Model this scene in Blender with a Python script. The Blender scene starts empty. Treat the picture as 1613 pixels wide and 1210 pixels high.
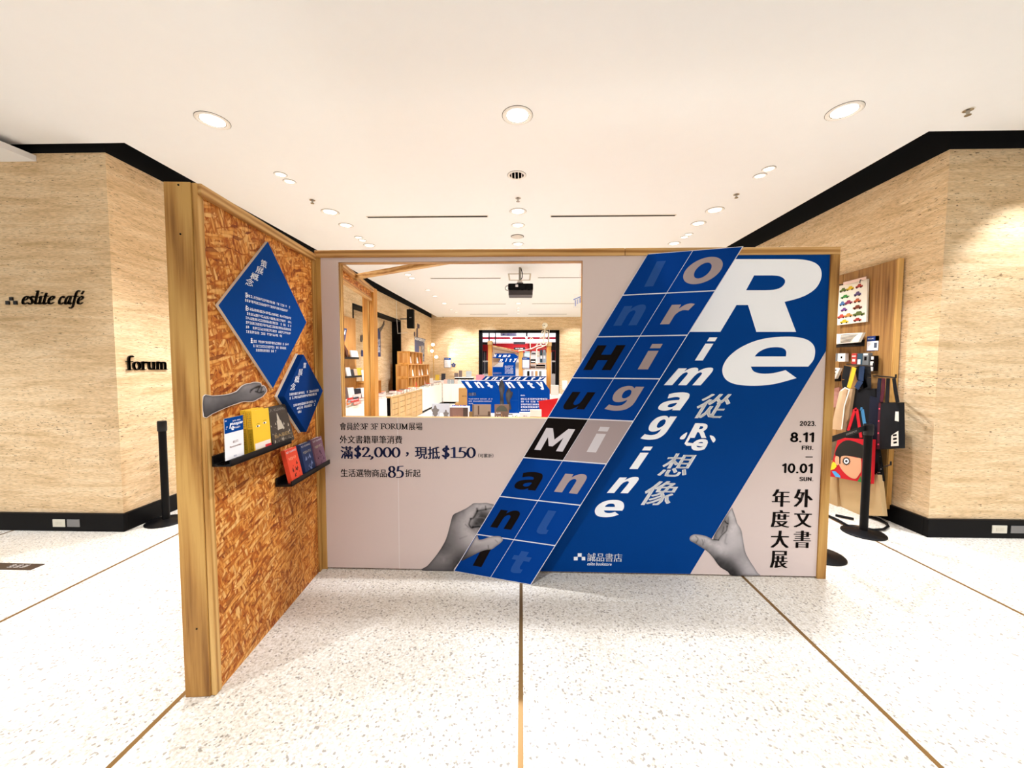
import bpy, bmesh, math, random
import numpy as np
from mathutils import Vector, Matrix, Euler
random.seed(7)
SC = bpy.context.scene
COL = SC.collection

# ------------------------------------------------------------------ camera, world, exposure
EYE = Vector((0.0, 0.0, 1.555))
F_PX, FW, FH = 610.0, 1613.0, 1210.0
PITCH, YAW, ROLL = math.radians(2.96), math.radians(1.456), math.radians(0.12)
cam_d = bpy.data.cameras.new('camera')
cam_d.sensor_width = 36.0
cam_d.lens = F_PX / FW * 36.0
cam_d.clip_start = 0.05
cam_d.clip_end = 200
cam = bpy.data.objects.new('camera', cam_d)
COL.objects.link(cam)
RM = (Matrix.Rotation(YAW, 3, 'Z') @ Matrix.Rotation(math.pi / 2 - PITCH, 3, 'X') @ Matrix.Rotation(ROLL, 3, 'Z'))
cam.matrix_world = Matrix.Translation(EYE) @ RM.to_4x4()
SC.camera = cam

SC.view_settings.view_transform = 'Standard'
SC.view_settings.look = 'None'
SC.view_settings.gamma = 1
SC.view_settings.use_curve_mapping = False
SC.view_settings.exposure = 0.0

wld = bpy.data.worlds.new('world')
SC.world = wld
wld.use_nodes = True
wld.node_tree.nodes['Background'].inputs[0].default_value = (0.98, 0.98, 1.04, 1)
wld.node_tree.nodes['Background'].inputs[1].default_value = .62

SPOT_W = 390.0
def spot(x, y, z, w, ang=110, rx=0.0, col=(.97, 1.02, 1.16), blend=.6, r=.05, ry=0.0):
    l = bpy.data.lights.new('downlight_and_fill_spot', 'SPOT')
    l.energy = w; l.spot_size = math.radians(ang); l.spot_blend = blend
    l.shadow_soft_size = r; l.color = col
    o = bpy.data.objects.new('downlight_and_fill_spot', l)
    o.location = (x, y, z); o.rotation_euler = (rx, ry, 0)
    COL.objects.link(o)
    return o
CZ = 3.455   # ceiling height; spots for the downlight rows, then a right wall washer and added fills
for x, y, k in ((-2.43, 3.07, .8), (-.04, 3.07, .8), (2.41, 3.07, .8), (-2.4, 4.9, 1), (2.4, 4.9, 1), (0, 5.0, 1), (-2.4, 7.5, 1.0), (2.4, 7.5, 1.0), (0, 8.6, 1.0), (-2.4, 10.2, 1.1), (2.4, 10.2, .9), (-2.4, 13, 1.1), (2.2, 13, 1.0), (-.05, 12, 1.1), (0, 14.7, .9), (-.1, .2, .85), (-3, .2, .9), (3, .2, 1), (-5.2, 1.5, 1.1), (5, 1.5, 1), (0, -2.5, .6)):
    spot(x, y, CZ - .012, SPOT_W * k)
spot(4.35, 2.85, CZ - .012, 150, ang=66, rx=math.radians(24))
for x in (-2.6, -1.4, 2.2): spot(x, 14.6, CZ - .012, 160, ang=80, rx=math.radians(35))  # fill spots added to brighten the back wall, no fittings there
spot(0, 17.2, 3.4, 260, ang=130, col=(1, .97, .98))  # fill spot added inside the shop to brighten it

# ------------------------------------------------------------------ picture measurement helpers
def ray(px, py):
    return (RM @ Vector(((px - FW / 2) / F_PX, -(py - FH / 2) / F_PX, -1.0)))
def hit(px, py, P, N):
    d = ray(px, py)
    t = (Vector(P) - EYE).dot(N) / d.dot(N)
    return EYE + d * t
def at_z(px, py, z=0.0):
    return hit(px, py, (0, 0, z), Vector((0, 0, 1)))
def at_y(px, py, y):
    return hit(px, py, (0, y, 0), Vector((0, 1, 0)))
def at_x(px, py, x):
    return hit(px, py, (x, 0, 0), Vector((1, 0, 0)))

class Frame:
    """a flat surface: origin, right, up, and the normal on its printed side"""
    def __init__(s, O, U, V, N=None):
        s.O = Vector(O); s.U = Vector(U).normalized(); s.V = Vector(V)
        s.N = (Vector(N) if N is not None else s.U.cross(s.V)).normalized()
    def pt(s, u, v, w=0.0):
        return s.O + s.U * u + s.V * v + s.N * w
    def uv(s, px, py, w=0.0):
        h = hit(px, py, s.O + s.N * w, s.N) - s.O
        a = s.U.dot(s.U); b = s.U.dot(s.V); c = s.V.dot(s.V)
        p = h.dot(s.U); q = h.dot(s.V); det = a * c - b * b
        return ((c * p - b * q) / det, (a * q - b * p) / det)

# ------------------------------------------------------------------ materials
def lin(h):
    h = h.lstrip('#')
    c = [int(h[i:i + 2], 16) / 255 for i in (0, 2, 4)]
    return tuple(x / 12.92 if x <= .04045 else ((x + .055) / 1.055) ** 2.4 for x in c) + (1,)
MATS = {}
def mat(name, col='#ffffff', rough=.6, metal=0, emit=None, es=1.0, spec=.3, noise=0.04):
    if name in MATS: return MATS[name]
    m = bpy.data.materials.new(name); m.use_nodes = True
    nt = m.node_tree; b = nt.nodes['Principled BSDF']
    c = lin(col)
    b.inputs['Roughness'].default_value = rough
    b.inputs['Metallic'].default_value = metal
    b.inputs['Specular IOR Level'].default_value = spec
    if noise:
        tc = nt.nodes.new('ShaderNodeTexCoord'); n = nt.nodes.new('ShaderNodeTexNoise')
        n.inputs['Scale'].default_value = 9; n.inputs['Detail'].default_value = 4
        nt.links.new(tc.outputs['Object'], n.inputs['Vector'])
        mx = nt.nodes.new('ShaderNodeMix'); mx.data_type = 'RGBA'
        mx.inputs[6].default_value = tuple(x * (1 - noise) for x in c[:3]) + (1,)
        mx.inputs[7].default_value = tuple(min(1, x * (1 + noise)) for x in c[:3]) + (1,)
        nt.links.new(n.outputs['Fac'], mx.inputs[0]); nt.links.new(mx.outputs[2], b.inputs['Base Color'])
    else:
        b.inputs['Base Color'].default_value = c
    if emit:
        b.inputs['Emission Color'].default_value = lin(emit); b.inputs['Emission Strength'].default_value = es
    MATS[name] = m
    return m
def nodes_of(name, rough=.6, spec=.3):
    m = bpy.data.materials.new(name); m.use_nodes = True
    nt = m.node_tree; b = nt.nodes['Principled BSDF']
    b.inputs['Roughness'].default_value = rough
    b.inputs['Specular IOR Level'].default_value = spec
    MATS[name] = m
    def new(t, **kw):
        n = nt.nodes.new(t)
        for k, v in kw.items(): setattr(n, k, v)
        return n
    return m, nt, b, new, nt.links.new
def ramp(nt, stops, interp='LINEAR'):
    r = nt.nodes.new('ShaderNodeValToRGB'); r.color_ramp.interpolation = interp
    e = r.color_ramp.elements
    e[0].position = stops[0][0]; e[0].color = lin(stops[0][1])
    e[1].position = stops[-1][0]; e[1].color = lin(stops[-1][1])
    for p, c in stops[1:-1]:
        x = e.new(p); x.color = lin(c)
    return r

def mat_travertine(name, base, mid, vein, hole):
    m, nt, b, new, L = nodes_of(name, .55, .25)
    tc = new('ShaderNodeTexCoord')
    mp = new('ShaderNodeMapping'); mp.inputs['Scale'].default_value = (1.5, 1.5, 14)
    L(tc.outputs['Object'], mp.inputs['Vector'])
    n1 = new('ShaderNodeTexNoise'); n1.inputs['Scale'].default_value = 1.3; n1.inputs['Detail'].default_value = 7; n1.inputs['Roughness'].default_value = .62; n1.inputs['Distortion'].default_value = .5
    L(mp.outputs[0], n1.inputs['Vector'])
    r1 = ramp(nt, [(.25, vein), (.47, mid), (.62, base), (.85, base)])
    L(n1.outputs['Fac'], r1.inputs[0])
    # fine grain streaks
    mp3 = new('ShaderNodeMapping'); mp3.inputs['Scale'].default_value = (12, 12, 95)
    L(tc.outputs['Object'], mp3.inputs['Vector'])
    n3 = new('ShaderNodeTexNoise'); n3.inputs['Scale'].default_value = 1.6; n3.inputs['Detail'].default_value = 5
    L(mp3.outputs[0], n3.inputs['Vector'])
    r3 = ramp(nt, [(.3, '#cdc6bc'), (.58, '#ffffff')])
    L(n3.outputs['Fac'], r3.inputs[0])
    mu = new('ShaderNodeMix', data_type='RGBA', blend_type='MULTIPLY'); mu.inputs[0].default_value = .75
    L(r1.outputs[0], mu.inputs[6]); L(r3.outputs[0], mu.inputs[7])
    # pits: short dark dashes gathered in beds
    mp2 = new('ShaderNodeMapping'); mp2.inputs['Scale'].default_value = (13, 13, 75)
    L(tc.outputs['Object'], mp2.inputs['Vector'])
    n2 = new('ShaderNodeTexNoise'); n2.inputs['Scale'].default_value = 1.7; n2.inputs['Detail'].default_value = 3; n2.inputs['Roughness'].default_value = .6
    L(mp2.outputs[0], n2.inputs['Vector'])
    mp4 = new('ShaderNodeMapping'); mp4.inputs['Scale'].default_value = (.5, .5, 4.5)
    L(tc.outputs['Object'], mp4.inputs['Vector'])
    n4 = new('ShaderNodeTexNoise'); n4.inputs['Scale'].default_value = 1; n4.inputs['Detail'].default_value = 2
    L(mp4.outputs[0], n4.inputs['Vector'])
    ad = new('ShaderNodeMath', operation='MULTIPLY_ADD'); ad.inputs[1].default_value = .17
    L(n4.outputs['Fac'], ad.inputs[0]); L(n2.outputs['Fac'], ad.inputs[2])
    r2 = ramp(nt, [(.735, '#000000'), (.775, '#ffffff')]); L(ad.outputs[0], r2.inputs[0])
    mx = new('ShaderNodeMix', data_type='RGBA'); mx.inputs[7].default_value = lin(hole)
    L(r2.outputs[0], mx.inputs[0]); L(mu.outputs[2], mx.inputs[6]); L(mx.outputs[2], b.inputs['Base Color'])
    bp = new('ShaderNodeBump'); bp.inputs['Strength'].default_value = .25; bp.inputs['Distance'].default_value = .004; bp.invert = True
    L(r2.outputs[0], bp.inputs['Height']); L(bp.outputs[0], b.inputs['Normal'])
    return m
def mat_terrazzo():
    m, nt, b, new, L = nodes_of('terrazzo', .42, .35)
    tc = new('ShaderNodeTexCoord')
    v = new('ShaderNodeTexVoronoi'); v.inputs['Scale'].default_value = 105; L(tc.outputs['Object'], v.inputs['Vector'])
    n = new('ShaderNodeTexNoise'); n.inputs['Scale'].default_value = 70; n.inputs['Detail'].default_value = 6; n.inputs['Roughness'].default_value = .75
    L(tc.outputs['Object'], n.inputs['Vector'])
    sp = new('ShaderNodeSeparateColor'); L(v.outputs['Color'], sp.inputs[0])
    r = ramp(nt, [(0, '#aaa295'), (.04, '#aaa295'), (.045, '#d3cabb'), (.13, '#d3cabb'), (.135, '#ebe5d8'), (.55, '#eee9de'), (.56, '#e0d9ca'), (.8, '#f1ede4')], 'CONSTANT')
    L(sp.outputs[0], r.inputs[0])
    r2 = ramp(nt, [(.32, '#b5ac9c'), (.44, '#efece5'), (.6, '#ffffff')]); L(n.outputs['Fac'], r2.inputs[0])
    mu = new('ShaderNodeMix', data_type='RGBA', blend_type='MULTIPLY'); mu.inputs[0].default_value = 1
    L(r.outputs[0], mu.inputs[6]); L(r2.outputs[0], mu.inputs[7]); 
    big = new('ShaderNodeTexNoise'); big.inputs['Scale'].default_value = .9; big.inputs['Detail'].default_value = 5; L(tc.outputs['Object'], big.inputs['Vector'])
    rb = ramp(nt, [(.3, '#e8e4de'), (.6, '#ffffff')]); L(big.outputs['Fac'], rb.inputs[0])
    m2 = new('ShaderNodeMix', data_type='RGBA', blend_type='MULTIPLY'); m2.inputs[0].default_value = 1
    L(mu.outputs[2], m2.inputs[6]); L(rb.outputs[0], m2.inputs[7]); L(m2.outputs[2], b.inputs['Base Color'])
    return m
def mat_osb(name='osb', tint=('#cf8738', '#e29c46', '#efb05a', '#f8ca80')):
    m, nt, b, new, L = nodes_of(name, .55, .25)
    tc = new('ShaderNodeTexCoord')
    prev = None
    for k, (ang, sc, thr) in enumerate([(.2, 20, 0), (-1.1, 23, .45), (.75, 19, .5), (-.35, 24, .55), (1.35, 21, .6)]):
        mp = new('ShaderNodeMapping'); mp.vector_type = 'POINT'
        mp.inputs['Rotation'].default_value = (ang, 0, 0); mp.inputs['Location'].default_value = (k * 1.7, k * 2.3, k * .9)
        L(tc.outputs['Object'], mp.inputs['Vector'])
        nz = new('ShaderNodeTexNoise'); nz.inputs['Scale'].default_value = 7; nz.inputs['Detail'].default_value = 3
        L(mp.outputs[0], nz.inputs['Vector'])
        mxv = new('ShaderNodeMix', data_type='VECTOR'); mxv.inputs[0].default_value = .024
        L(mp.outputs[0], mxv.inputs[4]); L(nz.outputs['Color'], mxv.inputs[5])
        m2 = new('ShaderNodeMapping'); m2.inputs['Scale'].default_value = (.3, 2.9, .56)
        L(mxv.outputs[1], m2.inputs['Vector'])
        v = new('ShaderNodeTexVoronoi'); v.inputs['Scale'].default_value = sc; v.inputs['Randomness'].default_value = 1
        L(m2.outputs[0], v.inputs['Vector'])
        sp = new('ShaderNodeSeparateColor'); L(v.outputs['Color'], sp.inputs[0])
        cr = ramp(nt, [(0, '#a4622a'), (.10, '#b87430'), (.14, tint[0]), (.36, tint[1]), (.65, tint[2]), (1, tint[3])]); L(sp.outputs[0], cr.inputs[0])
        gr = new('ShaderNodeMix', data_type='RGBA', blend_type='MULTIPLY'); gr.inputs[0].default_value = 1
        rd = ramp(nt, [(.0, '#ffffff'), (.42, '#fbf6f0'), (.66, '#d0a578')]); L(v.outputs['Distance'], rd.inputs[0])
        L(cr.outputs[0], gr.inputs[6]); L(rd.outputs[0], gr.inputs[7])
        out = gr.outputs[2]
        if prev is not None:
            mk = new('ShaderNodeMath', operation='GREATER_THAN'); mk.inputs[1].default_value = thr
            L(sp.outputs[1], mk.inputs[0])
            mm = new('ShaderNodeMix', data_type='RGBA'); L(mk.outputs[0], mm.inputs[0]); L(prev, mm.inputs[6]); L(out, mm.inputs[7])
            out = mm.outputs[2]
        prev = out
    fn = new('ShaderNodeTexNoise'); fn.inputs['Scale'].default_value = 60; fn.inputs['Detail'].default_value = 5
    mpf = new('ShaderNodeMapping'); mpf.inputs['Scale'].default_value = (1, 1, .25); L(tc.outputs['Object'], mpf.inputs[0]); L(mpf.outputs[0], fn.inputs['Vector'])
    rf = ramp(nt, [(.3, '#b8906a'), (.5, '#f2e8dc'), (.7, '#ffffff')]); L(fn.outputs['Fac'], rf.inputs[0])
    mf = new('ShaderNodeMix', data_type='RGBA', blend_type='MULTIPLY'); mf.inputs[0].default_value = .8
    L(prev, mf.inputs[6]); L(rf.outputs[0], mf.inputs[7]); L(mf.outputs[2], b.inputs['Base Color'])
    bp = new('ShaderNodeBump'); bp.inputs['Strength'].default_value = .2; bp.inputs['Distance'].default_value = .001
    L(mf.outputs[2], bp.inputs['Height']); L(bp.outputs[0], b.inputs['Normal'])
    return m
def mat_wood(name, dark, midc, light, axis='Z', sc=1.0, rough=.5, wave=.45):
    m, nt, b, new, L = nodes_of(name, rough, .3)
    tc = new('ShaderNodeTexCoord')
    s = [26 * sc] * 3; s['XYZ'.index(axis)] = 1.1 * sc
    mp = new('ShaderNodeMapping'); mp.inputs['Scale'].default_value = s; L(tc.outputs['Object'], mp.inputs[0])
    n = new('ShaderNodeTexNoise'); n.inputs['Scale'].default_value = 1.2; n.inputs['Detail'].default_value = 8; n.inputs['Roughness'].default_value = .6; n.inputs['Distortion'].default_value = .7
    L(mp.outputs[0], n.inputs['Vector'])
    w = new('ShaderNodeTexWave'); w.wave_type = 'RINGS'; w.rings_direction = 'X' if axis != 'X' else 'Y'
    s2 = [10 * sc] * 3; s2['XYZ'.index(axis)] = .35 * sc
    mp2 = new('ShaderNodeMapping'); mp2.inputs['Scale'].default_value = s2; mp2.inputs['Location'].default_value = (.3, .7, .2); L(tc.outputs['Object'], mp2.inputs[0])
    w.inputs['Scale'].default_value = 1.1; w.inputs['Distortion'].default_value = 5; w.inputs['Detail'].default_value = 3; w.inputs['Detail Scale'].default_value = .6
    L(mp2.outputs[0], w.inputs['Vector'])
    ad = new('ShaderNodeMath', operation='MULTIPLY_ADD'); ad.inputs[1].default_value = wave
    L(w.outputs['Fac'], ad.inputs[0]); L(n.outputs['Fac'], ad.inputs[2])
    r = ramp(nt, [(.35 - .2 * (.45 - wave), dark), (.62 - .5 * (.45 - wave), midc), (.95 - .9 * (.45 - wave), light)]); L(ad.outputs[0], r.inputs[0])
    L(r.outputs[0], b.inputs['Base Color'])
    return m
def mat_attr(name):
    m, nt, b, new, L = nodes_of(name, .6, .2)
    a = new('ShaderNodeAttribute'); a.attribute_name = 'tone'; L(a.outputs['Color'], b.inputs['Base Color'])
    return m

# ------------------------------------------------------------------ mesh helpers
class MB:
    def __init__(s): s.v = []; s.f = []; s.m = []
    def poly(s, pts, m=0):
        i = len(s.v); s.v += [tuple(p) for p in pts]; s.f.append(tuple(range(i, i + len(pts)))); s.m.append(m)
    def raw(s, vs, fs, m=0):
        i = len(s.v); s.v += [tuple(p) for p in vs]
        for f in fs: s.f.append(tuple(i + k for k in f)); s.m.append(m)
    def hexa(s, c, m=0):
        """c: 8 corners, bottom ring 0-3 then top ring 4-7"""
        s.raw(c, [(3, 2, 1, 0), (4, 5, 6, 7), (0, 1, 5, 4), (1, 2, 6, 5), (2, 3, 7, 6), (3, 0, 4, 7)], m)
    def box(s, x0, x1, y0, y1, z0, z1, m=0):
        s.hexa([(x0, y0, z0), (x1, y0, z0), (x1, y1, z0), (x0, y1, z0), (x0, y0, z1), (x1, y0, z1), (x1, y1, z1), (x0, y1, z1)], m)
    def fbox(s, fr, u0, u1, v0, v1, w0, w1, m=0):
        s.hexa([fr.pt(u0, v0, w1), fr.pt(u1, v0, w1), fr.pt(u1, v0, w0), fr.pt(u0, v0, w0),
                fr.pt(u0, v1, w1), fr.pt(u1, v1, w1), fr.pt(u1, v1, w0), fr.pt(u0, v1, w0)], m)
    def prism(s, pts, d, m=0, mside=None):
        """pts: front outline (3D), d: vector to the back"""
        n = len(pts); P = [Vector(p) for p in pts]; Q = [p + Vector(d) for p in P]
        s.raw(P + Q, [tuple(range(n))], m)
        i = len(s.v) - 2 * n
        s.f.append(tuple(i + n + k for k in reversed(range(n)))); s.m.append(m if mside is None else mside)
        for k in range(n):
            j = (k + 1) % n
            s.f.append((i + k, i + n + k, i + n + j, i + j)); s.m.append(m if mside is None else mside)
    def tube(s, p0, p1, r0, r1=None, n=12, m=0, caps=True):
        r1 = r0 if r1 is None else r1
        p0 = Vector(p0); p1 = Vector(p1); d = (p1 - p0).normalized()
        a = d.orthogonal().normalized(); b = d.cross(a)
        A = [p0 + (a * math.cos(t) + b * math.sin(t)) * r0 for t in [2 * math.pi * k / n for k in range(n)]]
        B = [p1 + (a * math.cos(t) + b * math.sin(t)) * r1 for t in [2 * math.pi * k / n for k in range(n)]]
        fs = [(k, (k + 1) % n, n + (k + 1) % n, n + k) for k in range(n)]
        if caps: fs += [tuple(reversed(range(n))), tuple(range(n, 2 * n))]
        s.raw(A + B, fs, m)
    def path(s, pts, r, n=8, m=0):
        pts = [Vector(p) for p in pts]; rings = []
        ref = None
        for i, p in enumerate(pts):
            d = (pts[min(i + 1, len(pts) - 1)] - pts[max(i - 1, 0)]).normalized()
            if ref is None: ref = d.orthogonal().normalized()
            a = (ref - d * ref.dot(d)).normalized(); ref = a; b = d.cross(a)
            rr = r[i] if isinstance(r, (list, tuple)) else r
            rings.append([p + (a * math.cos(2 * math.pi * k / n) + b * math.sin(2 * math.pi * k / n)) * rr for k in range(n)])
        vs = [q for R in rings for q in R]; fs = []
        for i in range(len(rings) - 1):
            for k in range(n):
                fs.append((i * n + k, i * n + (k + 1) % n, (i + 1) * n + (k + 1) % n, (i + 1) * n + k))
        fs += [tuple(reversed(range(n))), tuple((len(rings) - 1) * n + k for k in range(n))]
        s.raw(vs, fs, m)
    def lathe(s, prof, c=(0, 0, 0), n=24, m=0, caps=True):
        c = Vector(c); vs = []; fs = []
        for r, z in prof:
            vs += [c + Vector((r * math.cos(2 * math.pi * k / n), r * math.sin(2 * math.pi * k / n), z)) for k in range(n)]
        for i in range(len(prof) - 1):
            for k in range(n):
                fs.append((i * n + k, i * n + (k + 1) % n, (i + 1) * n + (k + 1) % n, (i + 1) * n + k))
        if caps and prof[0][0] > 1e-6: fs.append(tuple(reversed(range(n))))
        if caps and prof[-1][0] > 1e-6: fs.append(tuple((len(prof) - 1) * n + k for k in range(n)))
        s.raw(vs, fs, m)

def obj(name, mb, mats, parent=None, bevel=0, smooth=False, local=False, loc=None, seg=2):
    me = bpy.data.meshes.new(name)
    off = Vector((0, 0, 0))
    if parent is not None and not local:
        p = parent
        while p is not None: off += p.location; p = p.parent
    if loc is not None: off = off + Vector(loc)
    me.from_pydata([tuple(Vector(v) - off) for v in mb.v], [], mb.f)
    mats = mats if isinstance(mats, (list, tuple)) else [mats]
    for x in mats: me.materials.append(x)
    me.polygons.foreach_set('material_index', mb.m)
    if smooth: me.polygons.foreach_set('use_smooth', [True] * len(me.polygons))
    me.update()
    o = bpy.data.objects.new(name, me); COL.objects.link(o)
    if loc is not None: o.location = loc
    if parent is not None: o.parent = parent
    if bevel:
        md = o.modifiers.new('bevel', 'BEVEL'); md.width = bevel; md.segments = seg; md.limit_method = 'ANGLE'; md.angle_limit = math.radians(40)
    if smooth:
        md = o.modifiers.new('split', 'EDGE_SPLIT'); md.split_angle = math.radians(38)
    return o
def tag(o, label, cat, group=None):
    o['label'] = label; o['category'] = cat
    if group: o['group'] = group
    return o
def thing(name, label, cat, loc=(0, 0, 0), rz=0.0, group=None):
    o = bpy.data.objects.new(name, None); COL.objects.link(o)
    o.location = loc; o.rotation_euler = (0, 0, rz); o.empty_display_size = .1
    return tag(o, label, cat, group)
def struct(name, mb, m, **kw):
    o = obj(name, mb, m, **kw); o['kind'] = 'structure'; return o
def dup(root, loc=None, rot=None, label=None, group=None):
    r = root.copy(); COL.objects.link(r)
    if loc is not None: r.location = loc
    if rot is not None: r.rotation_euler = rot
    if label: r['label'] = label
    if group: r['group'] = group
    for ch in list(root.children):
        c = ch.copy(); COL.objects.link(c); c.parent = r
        for g in list(ch.children):
            d = g.copy(); COL.objects.link(d); d.parent = c
    return r

# ------------------------------------------------------------------ lettering
_tc = {}
def glyph_data(s, offset=0.0, res=4):
    key = (s, offset, res)
    if key in _tc: return _tc[key]
    cu = bpy.data.curves.new('lettering', 'FONT'); cu.body = s; cu.size = 1; cu.offset = offset; cu.resolution_u = res
    o = bpy.data.objects.new('lettering', cu); COL.objects.link(o)
    dg = bpy.context.evaluated_depsgraph_get()
    me = bpy.data.meshes.new_from_object(o.evaluated_get(dg))
    v = [(p.co.x, p.co.y) for p in me.vertices]; f = [tuple(p.vertices) for p in me.polygons]
    bpy.data.objects.remove(o); bpy.data.curves.remove(cu); bpy.data.meshes.remove(me)
    _tc[key] = (v, f)
    return v, f
def smooth_pts(P, n=6, closed=False):
    out = []; N = len(P)
    rng = range(N) if closed else range(N - 1)
    for i in rng:
        g = (lambda k: P[k % N]) if closed else (lambda k: P[max(0, min(N - 1, k))])
        a, b, c, d = g(i - 1), g(i), g(i + 1), g(i + 2)
        for j in range(n):
            t = j / n
            out.append(tuple(.5 * ((2 * b[q]) + (-a[q] + c[q]) * t + (2 * a[q] - 5 * b[q] + 4 * c[q] - d[q]) * t * t + (-a[q] + 3 * b[q] - 3 * c[q] + d[q]) * t ** 3) for q in (0, 1)))
    if not closed: out.append(tuple(P[-1]))
    return out
def hull(P):
    P = sorted(set(P))
    if len(P) < 3: return P
    def half(Q):
        h = []
        for p in Q:
            while len(h) > 1 and (h[-1][0] - h[-2][0]) * (p[1] - h[-2][1]) - (h[-1][1] - h[-2][1]) * (p[0] - h[-2][0]) <= 1e-9: h.pop()
            h.append(p)
        return h[:-1]
    return half(P) + half(P[::-1])
def nib(strokes, w, t, ang):
    """sweep a broad flat pen along strokes -> serif looking letter shapes"""
    vs = []; fs = []
    E = [(w / 2 * math.cos(a) * math.cos(ang) - t / 2 * math.sin(a) * math.sin(ang), w / 2 * math.cos(a) * math.sin(ang) + t / 2 * math.sin(a) * math.cos(ang)) for a in [2 * math.pi * k / 10 for k in range(10)]]
    for st in strokes:
        P = smooth_pts(st, 5) if len(st) > 2 else st
        for a, b in zip(P[:-1], P[1:]):
            h = hull([(a[0] + e[0], a[1] + e[1]) for e in E] + [(b[0] + e[0], b[1] + e[1]) for e in E])
            i = len(vs); vs += h; fs.append(tuple(range(i, i + len(h))))
    return vs, fs
def arc(cx, cy, rx, ry, a0, a1, n=9):
    return [(cx + rx * math.cos(math.radians(a0 + (a1 - a0) * k / (n - 1))), cy + ry * math.sin(math.radians(a0 + (a1 - a0) * k / (n - 1)))) for k in range(n)]
X = .62
SERIF = {  # advance, strokes (cap height 1, x height .62)
 '0': (.66, [arc(.33, .5, .25, .47, 90, 450, 17)]),
 '1': (.55, [[(.3, .03), (.3, .97)], [(.1, .84), (.3, .96)], [(.1, .02), (.5, .02)]]),
 '2': (.64, [[(.09, .72), (.16, .92), (.33, .97), (.49, .86), (.48, .64), (.33, .38), (.08, .05)], [(.08, .05), (.57, .05)], [(.12, .09), (.54, .07)], [(.57, .05), (.6, .2)]]),
 '3': (.62, [[(.1, .82), (.2, .95), (.36, .95), (.47, .82), (.4, .62), (.22, .53)], [(.22, .53), (.42, .5), (.53, .3), (.42, .08), (.22, .02), (.07, .08)]]),
 '5': (.62, [[(.2, .96), (.54, .99)], [(.2, .96), (.14, .56)], [(.14, .56), (.34, .6), (.52, .46), (.52, .2), (.36, .03), (.08, .02)]]),
 '8': (.64, [arc(.32, .74, .19, .22, 90, 450, 13), arc(.32, .26, .24, .25, 90, 450, 13)]),
 '$': (.6, [[(.48, .76), (.4, .93), (.24, .93), (.12, .78), (.2, .6), (.4, .43), (.48, .24), (.36, .06), (.2, .05), (.08, .22)], [(.27, -.12), (.35, 1.12)]]),
 ',': (.3, [[(.13, .06), (.16, .0), (.13, -.12), (.05, -.2)], [(.1, .07), (.16, .05)]]),
 'F': (.62, [[(.18, .03), (.18, .97)], [(.05, .98), (.58, .98)], [(.58, .98), (.58, .82)], [(.18, .52), (.46, .52)], [(.46, .62), (.46, .42)], [(.05, .02), (.33, .02)]]),
 'O': (.86, [arc(.42, .5, .34, .48, 90, 450, 17)]),
 'R': (.76, [[(.17, .03), (.17, .97)], [(.04, .98), (.35, .98), (.53, .88), (.54, .68), (.4, .54), (.17, .51)], [(.34, .52), (.5, .25), (.74, .02)], [(.04, .02), (.31, .02)]]),
 'U': (.82, [[(.17, .97), (.17, .3), (.25, .06), (.42, .0), (.6, .07), (.67, .3), (.67, .97)], [(.05, .98), (.3, .98)], [(.56, .98), (.79, .98)]]),
 'M': (.98, [[(.17, .03), (.17, .97)], [(.17, .97), (.46, .08)], [(.46, .08), (.8, .97)], [(.8, .97), (.8, .03)], [(.04, .98), (.18, .98)], [(.8, .98), (.94, .98)], [(.04, .02), (.3, .02)], [(.68, .02), (.94, .02)]]),
 'f': (.4, [[(.17, .03), (.17, .75), (.24, .96), (.36, 1.0), (.44, .93)], [(.04, .6), (.36, .6)], [(.04, .02), (.32, .02)]]),
 'o': (.56, [arc(.27, .3, .2, .29, 90, 450, 15)]),
 'r': (.45, [[(.14, .03), (.14, .58)], [(.03, .56), (.14, .6)], [(.14, .42), (.24, .57), (.38, .58)], [(.35, .56), (.38, .5)], [(.02, .02), (.28, .02)]]),
 'u': (.62, [[(.13, .58), (.13, .2), (.19, .04), (.32, .03), (.45, .14)], [(.46, .58), (.46, .03)], [(.02, .58), (.14, .58)], [(.36, .58), (.47, .58)], [(.46, .02), (.56, .03)]]),
 'm': (.92, [[(.14, .03), (.14, .58)], [(.03, .56), (.14, .6)], [(.14, .45), (.26, .58), (.38, .56), (.43, .42), (.43, .03)], [(.43, .45), (.55, .58), (.67, .56), (.72, .42), (.72, .03)], [(.03, .02), (.25, .02)], [(.34, .02), (.53, .02)], [(.62, .02), (.84, .02)]]),
}
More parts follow.
